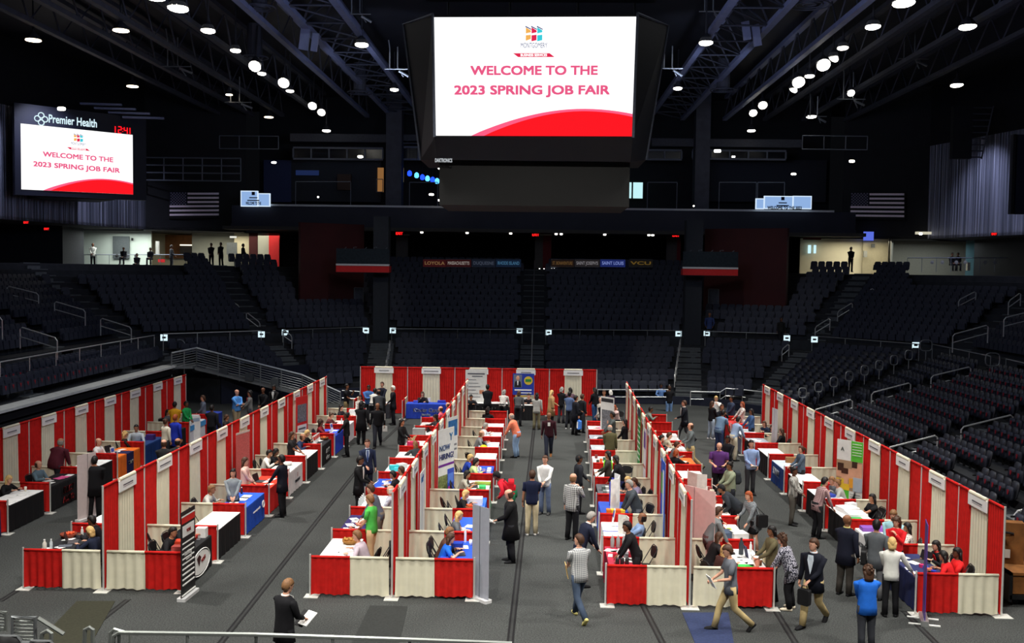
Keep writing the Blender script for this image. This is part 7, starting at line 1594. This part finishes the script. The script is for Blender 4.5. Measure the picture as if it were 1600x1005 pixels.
# ---- aisle in the middle
p_(858,645,183,'walk',('down','down'),(58,28,36),(42,46,60),'bk-balding','b',1.8,label='bearded man in dark maroon sweater walking towards the camera',hem=.03,B=1.05,shoe=(150,100,60)); a = PEOPLE[-1]; o = MB().box(-.05,.05,-.005,.005,-.07,.07).build('name_badge',PAPER); o.location = a['sp'](.75)+Vector((0,-.16,0)); tag(o,'white name badge on the maroon sweater','badge')
a = p_(852,712,200,'st',('hold','front'),(222,222,220),(96,110,138),'br-short','l',1.78,label='man in white shirt and jeans talking in the centre aisle',shoe=(60,60,60)); p_(832,735,5,'st',('down','front'),(28,34,58),(196,182,148),'br-short','m',1.8,'S','man in navy polo and khaki trousers seen from behind, centre aisle',shoe=(224,222,214),hem=.0)
p_(896,740,40,'st',('down','chin'),'plaid_black',BK_,'lb-balding','l',1.82,label='bald man in black and white plaid shirt with hand on chin',hem=.12,B=1.08); p_(905,711,75,'st',('table','down'),(34,36,42),BK_,'bk-cap','d',1.78,label='man in black cap and black shirt at the centre aisle table'); p_(924,800,65,'lean',('table','low'),(32,36,54),(70,70,76),'gy-short','l',1.8,label='grey haired man in navy suit leaning over the blue prints table',hem=.25,nod=14,jacket=WHs)
a = p_(795,765,268,'st',('hold','down'),(24,24,26),(34,34,38),'br-balding','l',1.84,label='balding man in long black padded jacket with black bag',hem=.5,B=1.2,nod=14); held(a,1,'bag','black bag hanging from the hand of the padded jacket man',(22,22,24),(.34,.36)); held(a,0,'papers','small white paper in hand of the padded jacket man',size=(.1,.18))
a = p_(776,737,272,'bend',('low','low'),(204,34,50),(30,90,60),'bk-beanie','d',1.76,label='person in red hoodie and black beanie bending over the white green table'); backpack(a,(206,30,44),'red backpack worn by the person in red hoodie')
a = p_(799,646,290,'lean',('table','down'),(244,136,104),(140,166,200),'gy-balding','l',1.78,'L','man in coral shirt and light jeans leaning on the table',hem=.1,B=1.1)
# ---- centre left, right side
p_(704,834,85,'sitlean',('table','table'),(36,104,214),BK_,'br-long','l',1.66,'S','seated woman with long brown hair in bright blue tee, front booth'); p_(703,824,95,'sitlean',('chin','table'),(90,60,50),BK_,'lb-short','l',1.76,label='bearded person seated beyond the bright blue tee'); p_(718,799,85,'sitlean',('chin','low'),(92,94,98),BK_,'bl-long','l',1.66,'S','seated ash blond woman in grey tee raising her hand'); p_(728,766,85,'sitlean',('table','low'),(26,26,28),BK_,'bl-long','l',1.66,label='seated blond woman in black at the white carton table')
p_(730,735,88,'sitlean',('table','table'),(176,172,158),BK_,'bk-long','m',1.7,'S','smiling dark haired woman in beige tee at the white green table'); p_(744,716,85,'sitlean',('table','table'),(196,224,150),BK_,'bk-bob','l',1.68,label='seated person in pale lime top at the stacked packs table'); p_(735,710,85,'sitlean',('low','table'),(44,70,170),BK_,'bl-bob','l',1.66,label='seated blond person in royal blue, centre left booth'); p_(753,673,88,'sitlean',('table','table'),(128,130,132),BK_,'lb-balding','l',1.76,label='seated man in grey shirt behind the hard hat'); p_(759,661,90,'sitlean',('table','low'),(222,222,222),BK_,'gy-bob','l',1.66,label='seated grey haired person in white in the centre left booths',lod=1); p_(765,637,20,'sit',('lap','lap'),BK_,BK_,'bk-curly','d',1.7,label='person with curly black hair seen from behind near rear centre',lod=1)
for i,(x,y,l) in enumerate(((-2.35,24.6,'tilted black folding chair in the front centre left booth'),(-2.2,26.9,'black folding chair behind the ash blond woman'),(-2.1,29.2,'round backed black chair behind the blond woman in black'),(-2.5,29.0,'second low chair near the wall behind the blond woman'),(-2.0,34.0,'black chair behind the royal blue sleeve'),(-1.9,38.8,'black chair edge in the farther centre left booth'),(-2.3,36.4,'small black chair top in the centre left booths'))): chair((x,y),R(-95+8*i),l)
# ---- centre left, left side
a = p_(558,829,278,'sitlean',('low','table'),(196,184,196),DK_,'lb-short','l',1.8,label='man in pale lavender shirt seated at the wicker basket table'); mb = MB(); mb.rbox((0,-.30,.72),(.5,.1,.6),.16); o = mb.build('draped_coat',mat('coat_black',(22,22,24),.8),None); o.location=(-3.75,23.75,0); o.rotation_euler=(0,0,R(100)); tag(o,'black coat hung over a chair back beside the lavender shirt','coat'); chair((-3.75,23.75),R(95),'folding chair covered by a black coat')
p_(578,773,285,'st',('front','hold'),(82,190,84),(196,164,124),'lb-short','l',1.8,'S','man in bright green polo shirt behind the purple navy table',nod=10); p_(579,757,275,'lean',('table','table'),(92,100,116),(110,100,90),'br-short','l',1.8,label='man in grey and navy raglan shirt reaching for papers',hem=.05)
p_(610,759,280,'sit',('lap','lap'),'stripe_blue',DK_,'wh-balding','l',1.78,label='older man in striped shirt seated at the centre left wall'); p_(614,736,275,'sitlean',('table','low'),BK_,BK_,'bk-short','m',1.72,label='seated person in black tee at the blue-topped table'); p_(627,729,275,'sit',('lap','table'),(206,206,208),BK_,'br-short','m',1.74,label='seated person in white shirt near centre left wall'); 
a = p_(637,689,330,'sitlean',('table','down'),(58,62,66),DK_,'lb-long','l',1.7,label='woman with long light brown hair in charcoal cardigan, centre left'); a = p_(628,655,110,'st',('hold','hold'),BK_,BK_,'bk-long','m',1.7,label='woman in black holding a cream folder in the second aisle'); held(a,0,'folder','cream folder held by the woman in black',(214,202,150),(.26,.34),0,0,60)
p_(667,656,100,'sitlean',('table','table'),(28,26,30),BK_,'bk-long','m',1.7,label='seated dark haired person in black by the crimson bag',B=1.1); p_(664,648,250,'sit',('lap','table'),(50,46,48),BK_,'bk-curly','m',1.66,label='person with dark curly hair further back, second aisle',lod=1); p_(688,635,280,'sit',('lap','table'),(206,90,110),BK_,'br-balding','l',1.76,label='bald person in rose shirt near the rear left of centre',lod=1); p_(700,629,280,'sit',('lap','lap'),(190,120,120),BK_,'br-balding','l',1.76,label='balding person beside the rose shirt',lod=1); p_(660,612,180,'sit',('table','chin'),(40,36,40),BK_,'br-long','l',1.68,label='dark haired woman seated behind the royal blue rear table',lod=1)
# ---- second aisle
p_(574,687,165,'st',('down','front'),(34,42,66),(34,40,58),'br-short','l',1.84,label='man in navy suit and blue tie standing in the left aisle',jacket=(190,206,226),tie=(60,80,130),hem=.22); a = p_(563,713,95,'st',('hold','hold'),(24,24,26),BK_,'bk-short','d',1.84,label='man in black suit holding white papers in the left aisle',hem=.3,jacket=WHs,nod=8); held(a,0,'papers','white and blue papers held by the black suited man in the left aisle',size=(.3,.22))
a = p_(590,630,178,'walk',('down','down'),BK_,(36,38,46),'bk-balding','b',1.82,label='man in black track top with white sleeve stripes walking forward',B=1.1,extra=lambda t,sp,X,fwd,w,s:[MB().rbox(tuple(sp(.4)+X*(sd*.27*w)),(.02,.09,.42),.01).build('sleeve_stripe',PAPER,t) for sd in (-1,1)]); held(a,0,'papers','white bag-like sheet held by the man in track top',size=(.2,.24),tilt=80)
p_(565,628,10,'st',('front','down'),BK_,BK_,'bk-curly','d',1.78,label='person in long black coat seen from behind, left aisle rear',hem=.5,B=1.15); p_(614,603,262,'st',('front','down'),(28,28,34),(28,28,34),'wh-short','l',1.84,label='white haired man in black suit standing by the rear left booth',hem=.28,lod=1)
p_(576,602,175,'st',('cross','cross'),(70,110,170),BK_,'bk-short','d',1.74,label='person in blue shirt and black vest behind the rear left table',lod=1,B=1.1); p_(597,597,200,'st',('table','table'),(30,32,44),BK_,'br-short','l',1.8,label='young man in navy polo behind the rear left table',lod=1); p_(586,607,20,'lean',('table','table'),(214,212,204),DK_,'bk-short','b',1.74,label='person in cream shirt leaning over the rear left table',lod=1); p_(592,609,350,'lean',('table','table'),(56,58,62),BK_,'bk-balding','b',1.8,label='person in charcoal jacket leaning over the rear left table',lod=1,B=1.1)
p_(542,600,100,'st',('phone','hold'),(24,24,28),(120,104,72),'bk-short','b',1.8,'S','man in black tee pointing a camera by the ramp foot',lod=1); p_(563,617,200,'st',('front','front'),'floral',BK_,'bk-bob','m',1.64,label='short person in patterned top at the rear left crowd',lod=1)
# ---- left block, right side
p_(541,645,262,'st',('table','down'),BK_,BK_,'bk-bun','d',1.72,label='woman in black suit standing at the left block rear tables'); p_(533,633,100,'sit',('table','lap'),(40,34,40),BK_,'bk-long','l',1.68,label='seated woman with long dark hair near the white rear tables',lod=1); p_(518,645,95,'sitlean',('table','chin'),'redfloral',BK_,'br-bun','l',1.7,label='seated person in red patterned shirt in the left block'); p_(504,656,90,'sit',('lap','table'),(120,36,40),BK_,'br-curly','b',1.68,label='curly haired person in dark red shirt in the left block')
p_(480,672,92,'sitlean',('table','chin'),BK_,BK_,'bl-bob','l',1.68,'S','blond woman in black tee seated behind brochure stands'); p_(473,678,95,'sitlean',('table','table'),(38,52,84),BK_,'br-balding','m',1.76,label='balding man in navy shirt seated at the unattended looking table'); p_(456,675,90,'st',('table','hold'),(44,42,44),BK_,'br-long','m',1.68,'S','woman with long brown hair in black tee standing in the left block'); p_(440,711,285,'st',('table','down'),(26,28,38),BK_,'bk-short','d',1.82,label='man in dark navy suit standing at the red-clothed table',hem=.25)
p_(421,703,85,'sitlean',('table','table'),(226,224,216),BK_,'bk-short','m',1.72,label='person in white shirt writing at the red table row'); p_(431,701,82,'sitlean',('table','table'),(24,24,28),BK_,'bk-bob','d',1.7,label='person in black bent over the table beside the white shirt',B=1.1)
p_(383,715,85,'st',('front','front'),(232,190,178),BK_,'br-long','l',1.68,label='woman in pale pink blouse standing behind the red table'); p_(364,733,165,'st',('front','front'),(140,148,154),DK_,'bk-long','l',1.66,label='woman in grey hoodie with long dark hair smiling at the bright blue table'); p_(329,758,88,'sitlean',('table','table'),(176,176,170),DK_,'lb-short','m',1.78,label='seated man with short hair in pale grey hoodie'); chair((-8.9,31.0),R(-90),'black chair beside the pink blouse woman'); chair((-9.3,24.5),R(-60),'black folding chair nearest the black slanted banner'); chair((-9.2,27.1),R(-80),'black folding chair at the bare white-topped table')
p_(294,811,95,'sitlean',('table','table'),BK_,BK_,'bk-bun','m',1.68,label='woman in black seated behind the oval emblem table'); p_(282,824,92,'sitlean',('table','low'),(28,28,30),BK_,'bk-short','m',1.7,label='second person in black partly behind the standing black banner',seat='folding chair of the person half hidden by black banner')
# ---- left block, left side
p_(143,806,262,'sitlean',('table','chin'),(30,28,32),BK_,'bk-short','d',1.72,label='dark haired person in black seated at the flower basket table'); p_(142,823,285,'sitlean',('table','table'),(30,36,54),BK_,'bl-bob','l',1.66,label='blond woman in dark navy seated with her back to the camera, left')
# ---- far left
p_(14,743,95,'sitlean',('table','table'),BK_,BK_,'bl-long','l',1.66,label='blond woman in black writing at the left edge table'); p_(60,720,100,'sit',('lap','table'),(96,118,130),DK_,'br-balding','l',1.78,label='seated man in grey teal vest under the far left drape'); p_(95,685,20,'lean',('table','table'),(84,34,46),DK_,'gy-balding','m',1.82,label='large balding man in maroon shirt standing at the far left',B=1.35,hem=.1); p_(154,685,90,'sit',('lap','lap'),(222,222,220),DK_,None,'l',1.8,label='bald man in white shirt seated at the far left',B=1.08)
p_(148,713,355,'st',('table','front'),(20,20,23),BK_,'bk-short','m',1.8,label='person all in black with back to camera in the far left aisle',hem=.35,B=1.15)
p_(218,664,165,'sit',('lap','lap'),(176,184,190),DK_,'bk-short','m',1.78,label='seated man in pale grey polo at the deep blue table'); p_(208,675,60,'sit',('lap','lap'),(40,36,34),DK_,'bl-curly','l',1.6,label='blond head beside the seated grey polo man',lod=1); p_(256,640,100,'sit',('table','lap'),(90,90,92),DK_,'bk-long','m',1.66,label='woman in grey plaid seated at the far left rear',lod=1); p_(273,628,350,'st',('front','front'),(214,156,36),BK_,'bk-short','m',1.78,label='man in mustard yellow shirt at the far left rear'); p_(291,627,110,'st',('front','front'),(36,150,80),BK_,'bk-short','d',1.74,label='person in green jacket at the far left rear',lod=1)
p_(259,655,30,'st',('front','down'),(222,216,196),DK_,'br-bun','m',1.66,label='woman in cream sweater at the far left aisle'); p_(274,648,20,'st',('front','down'),(36,54,170),BK_,'rd-short','m',1.8,label='person in royal blue coat in the far left aisle',hem=.4); p_(256,687,350,'st',('front','front'),(44,44,46),BK_,'br-balding','l',1.8,label='balding man in charcoal behind the left drape wall, nearer one'); p_(278,685,350,'st',('front','front'),(50,50,52),BK_,'bk-balding','m',1.78,label='balding man in charcoal with beard behind the left drape wall',look=40)
p_(317,618,240,'st',('front','down'),(96,104,120),BK_,'br-bob','l',1.7,label='woman in grey blue jacket near the far left end',lod=1); p_(331,633,10,'st',('front','down'),(24,24,28),BK_,'bk-short','d',1.78,label='person in black with a white bag near the blue end table',B=1.1); a = p_(370,609,120,'st',('cross','cross'),(86,150,220),(150,136,108),None,'l',1.84,label='bald man in sky blue shirt and khakis with folded arms',B=1.1); p_(390,611,250,'st',('front','hold'),(108,110,108),(60,60,70),'bk-curly','m',1.7,label='woman in grey cardigan over red talking to the sky blue shirt',jacket=(190,50,50),hem=.15)
p_(411,606,200,'st',('front','front'),BK_,BK_,None,'d',1.8,label='man in black under the ramp at left rear',lod=1); p_(428,602,190,'st',('front','down'),(30,28,30),BK_,'bk-bun','d',1.72,label='person in black and white under the ramp end',lod=1,jacket=WHs); p_(354,648,90,'sit',('lap','lap'),(40,36,36),BK_,'br-bob','m',1.66,label='dark haired person seated beyond the left drape wall',lod=1)
# ---- rear centre crowd
p_(762,601,5,'st',('front','front'),(26,28,32),BK_,'bk-short','b',1.84,label='man in black suit facing the tall white rear banner',hem=.25,lod=1); p_(788,609,20,'lean',('table','table'),'floral',BK_,'gy-bob','l',1.68,label='grey haired woman in white patterned top at rear tables',lod=1); p_(811,611,10,'lean',('table','down'),(76,78,80),(30,30,34),'br-bob','l',1.7,label='woman in dark grey jacket at the white-topped rear table',lod=1); p_(826,615,180,'sitlean',('table','table'),(34,30,34),BK_,'bk-short','l',1.78,label='young man in black seated below the blue poster',lod=1); p_(839,614,5,'st',('front','down'),'stripe_bw',(110,104,80),'bk-long','m',1.7,label='woman in black and white striped cardigan at the rear centre aisle',hem=.1); p_(736,617,180,'sitlean',('table','table'),(40,40,44),BK_,'bk-short','m',1.74,label='person seated at the black rear table behind the drape end',lod=1)
a = p_(862,610,70,'st',('hold','down'),(168,134,92),(36,32,34),'bl-long','l',1.72,label='blond woman in long tan coat in the rear queue',hem=.55,B=1.1); p_(878,605,30,'st',('front','down'),BK_,(60,60,66),'gy-bob','l',1.74,label='grey haired person in black in the rear queue',hem=.1,lod=1); p_(891,606,330,'st',('phone','down'),(110,84,96),BK_,'bk-bob','m',1.72,label='person in mauve top in the rear queue',lod=1); p_(890,612,20,'st',('front','down'),(86,104,140),DK_,'bk-short','b',1.74,label='person in denim jacket in the rear queue',lod=1,shoe=(220,220,220))
a = p_(900,618,65,'st',('hold','down'),(24,26,34),(26,26,30),'bk-short','m',1.78,label='man in black suit carrying a blue and white bag in the rear queue',hem=.4); t = held(a,1,'bag','blue and white paper bag in the rear queue',(70,130,220),(.3,.4)); MB().box(-.16,.02,-.07,-.062,.0,.3).build('white_panel',PAPER,t)
p_(910,616,50,'st',('front','down'),(30,32,36),DK_,'br-short','m',1.76,label='person in dark jacket at the rear queue end',lod=1); p_(929,606,310,'st',('front','down'),(24,24,28),(40,70,110),'bk-long','m',1.72,label='long haired person in black at the right of the rear drape wall',lod=1); p_(944,610,200,'st',('front','front'),(36,34,40),BK_,'br-short','m',1.78,label='brown haired person in dark suit right of the rear drape',lod=1); p_(954,610,340,'st',('front','down'),(44,30,52),BK_,'wh-bob','l',1.66,label='white haired person in dark purple right of the rear drape',lod=1)
p_(939,621,240,'st',('front','down'),(196,190,178),DK_,'br-balding','l',1.76,label='man in cream near the rear tables'); p_(943,626,10,'st',('front','down'),(30,30,34),BK_,'bl-long','l',1.68,label='blond woman in black cape near the rear tables',hem=.3)
# ---- silhouettes in the concourse and stands
for px,py,l,hd,c,ps,Y in ((145,380,'person in white shirt and black trousers standing in the bright left lobby',170,(206,206,200),'st',76.9),(193,386,'silhouette seated before the grey lobby door',180,BK_,'sit',76),(214,396,'low silhouette at the left concourse rail',180,BK_,'sit',76),(235,387,'silhouette leaning at the left concourse rail end',180,BK_,'sit',76),(268,383,'silhouette in grey cap by the left concourse counter',90,(70,72,74),'st',77),
    (330,380,'silhouette at left of the pair before the beige lobby wall',180,BK_,'st',75.5),(345,379,'silhouette at right of the pair before the beige lobby wall',200,BK_,'st',75.5),(380,381,'lone silhouette near the bright end wall of left concourse',90,BK_,'st',75.5),(1330,386,'silhouette standing behind the right corner seats',180,BK_,'st',74.5),(1488,395,'silhouette seated at the right concourse rail, left one',170,BK_,'sit',74.5),(1497,395,'silhouette seated at the right concourse rail, right one',190,BK_,'sit',74.5)):
    p_(px,py,hd,ps,('front','front'),c,BK_,'bk-short' if px != 145 else 'bk-balding','d',1.78 if ps=='st' else 1.7,label=l,lod=1,Yd=Y,seat=False,hem=.1)
p_(1109,489,190,'st',('pocket','pocket'),(52,66,110),BK_,None,'b',1.82,label='man in blue jacket standing alone in the rear right stand',lod=1,Yd=68.2,hem=.15,B=1.1); p_(1221,496,180,'st',('down','down'),(36,36,34),BK_,'bk-short','d',1.74,label='dim figure standing high in the right corner stand',lod=1,Yd=65)
print('people', len(PEOPLE))
# ------------------------------------------------------------------ light
w = bpy.data.worlds.new('world'); SC.world = w; w.use_nodes = True
w.node_tree.nodes['Background'].inputs[0].default_value = (.5,.55,.7,1); w.node_tree.nodes['Background'].inputs[1].default_value = .004
def spot(x, y, z, tx, ty, tz, power, ang, blend=.6, size=.6, col=(1,.965,.9)):
    l = bpy.data.lights.new('roof_and_fill_spot','SPOT'); l.energy = power; l.spot_size = R(ang); l.spot_blend = blend; l.shadow_soft_size = size; l.color = col  # shared by the roof lamps and the added fill spots
    o = bpy.data.objects.new('roof_and_fill_spot', l); COL.objects.link(o); o.location = (x,y,z)
    o.rotation_euler = (Vector((tx,ty,tz))-Vector((x,y,z))).to_track_quat('-Z','Y').to_euler(); return o
KEY = 9000
for y in (12,24,36,48):
    for x in (-15.5,15.5): spot(x,y,18.6,x*.45,y+1,0,KEY*1.15,62)
for y in (18,30,42):
    for x in (-5.5,5.5): spot(x,y,18.6,x,y+1.5,0,KEY*.8,66)
for y in (32,44): spot(-13,y,18.6,-19.7,y+4,2.2,2600,42)  # unseen spots added to brighten the left platform
for x in (-8,8): spot(x,52,18.6,x*.8,53,0,KEY*.5,55)
spot(0,6,18.6,0,24,1,KEY*1.6,75)        # front wash from lamps above the camera
# dim spill from the remaining roof lamps onto the stands
def area(x,y,z,sx,sy,p,col=(.9,.95,1),tgt=None,name='spill_light'):
    l = bpy.data.lights.new(name,'AREA'); l.shape='RECTANGLE'; l.size=sx; l.size_y=sy; l.energy=p; l.color=col
    o = bpy.data.objects.new(name,l); COL.objects.link(o); o.location=(x,y,z)
    if tgt: o.rotation_euler = (Vector(tgt)-Vector((x,y,z))).to_track_quat('-Z','Y').to_euler()
    return o
area(0,34,19.2,36,50,1000)
# concourse room lights
area(-31,77.5,10.1,6,3,420,(.95,1,.95)); area(-24.5,80.5,10.1,7,4,300,(1,.95,.8)); area(25,76.5,10.1,6,3,300,(1,.95,.8)); area(30,79,10.1,5,3,120,(.9,1,1))
area(-16,80.5,16.5,7,3,12,(.6,.7,1)); area(17,80.5,16.5,7,3,6,(.7,.8,1))
# unseen uplights added for a blue wash on the roof beside the scoreboard
spot(-8,52,14.5,-10,62,20,1000,80,col=(.6,.7,1)); spot(8,52,14.5,10,62,20,1000,80,col=(.6,.7,1))
for x,y,tx,ty in ((-29.5,60,-32.6,66),(-27.5,68,-31,73),(27.5,69,30.5,71),(29.5,62,32,66)): spot(x,y,18.6,tx,ty,10.2,3000,75,1.0,.15,(.72,.76,1))  # unseen spots added to bring out streaks on the cladding
for x in (-10.5,11): spot(x*.6,46,18.5,x*1.2,66,8,1500,22,col=(1,.95,.9))  # added fill spots that lift the red press box fronts
for x,r_ in ((-5.2,90),(5.0,-90)):
    o = area(x,36.5,14.5,2.4,3.4,600,(.55,.65,1)); o.rotation_euler = (R(100),0,R(r_))   # side screens of the scoreboard light the trusses
o = area(-.1,38.9,14.5,5,3.6,600,(.55,.65,1)); o.rotation_euler = (R(100),0,0)
vs = SC.view_settings; vs.view_transform = 'Standard'; vs.look = 'None'; vs.exposure = 0; vs.gamma = 1; vs.use_curve_mapping = False
SC.cycles.use_denoising = True
SC.cycles.max_bounces = 5; SC.cycles.diffuse_bounces = 3; SC.cycles.glossy_bounces = 2
bpy.context.view_layer.update()
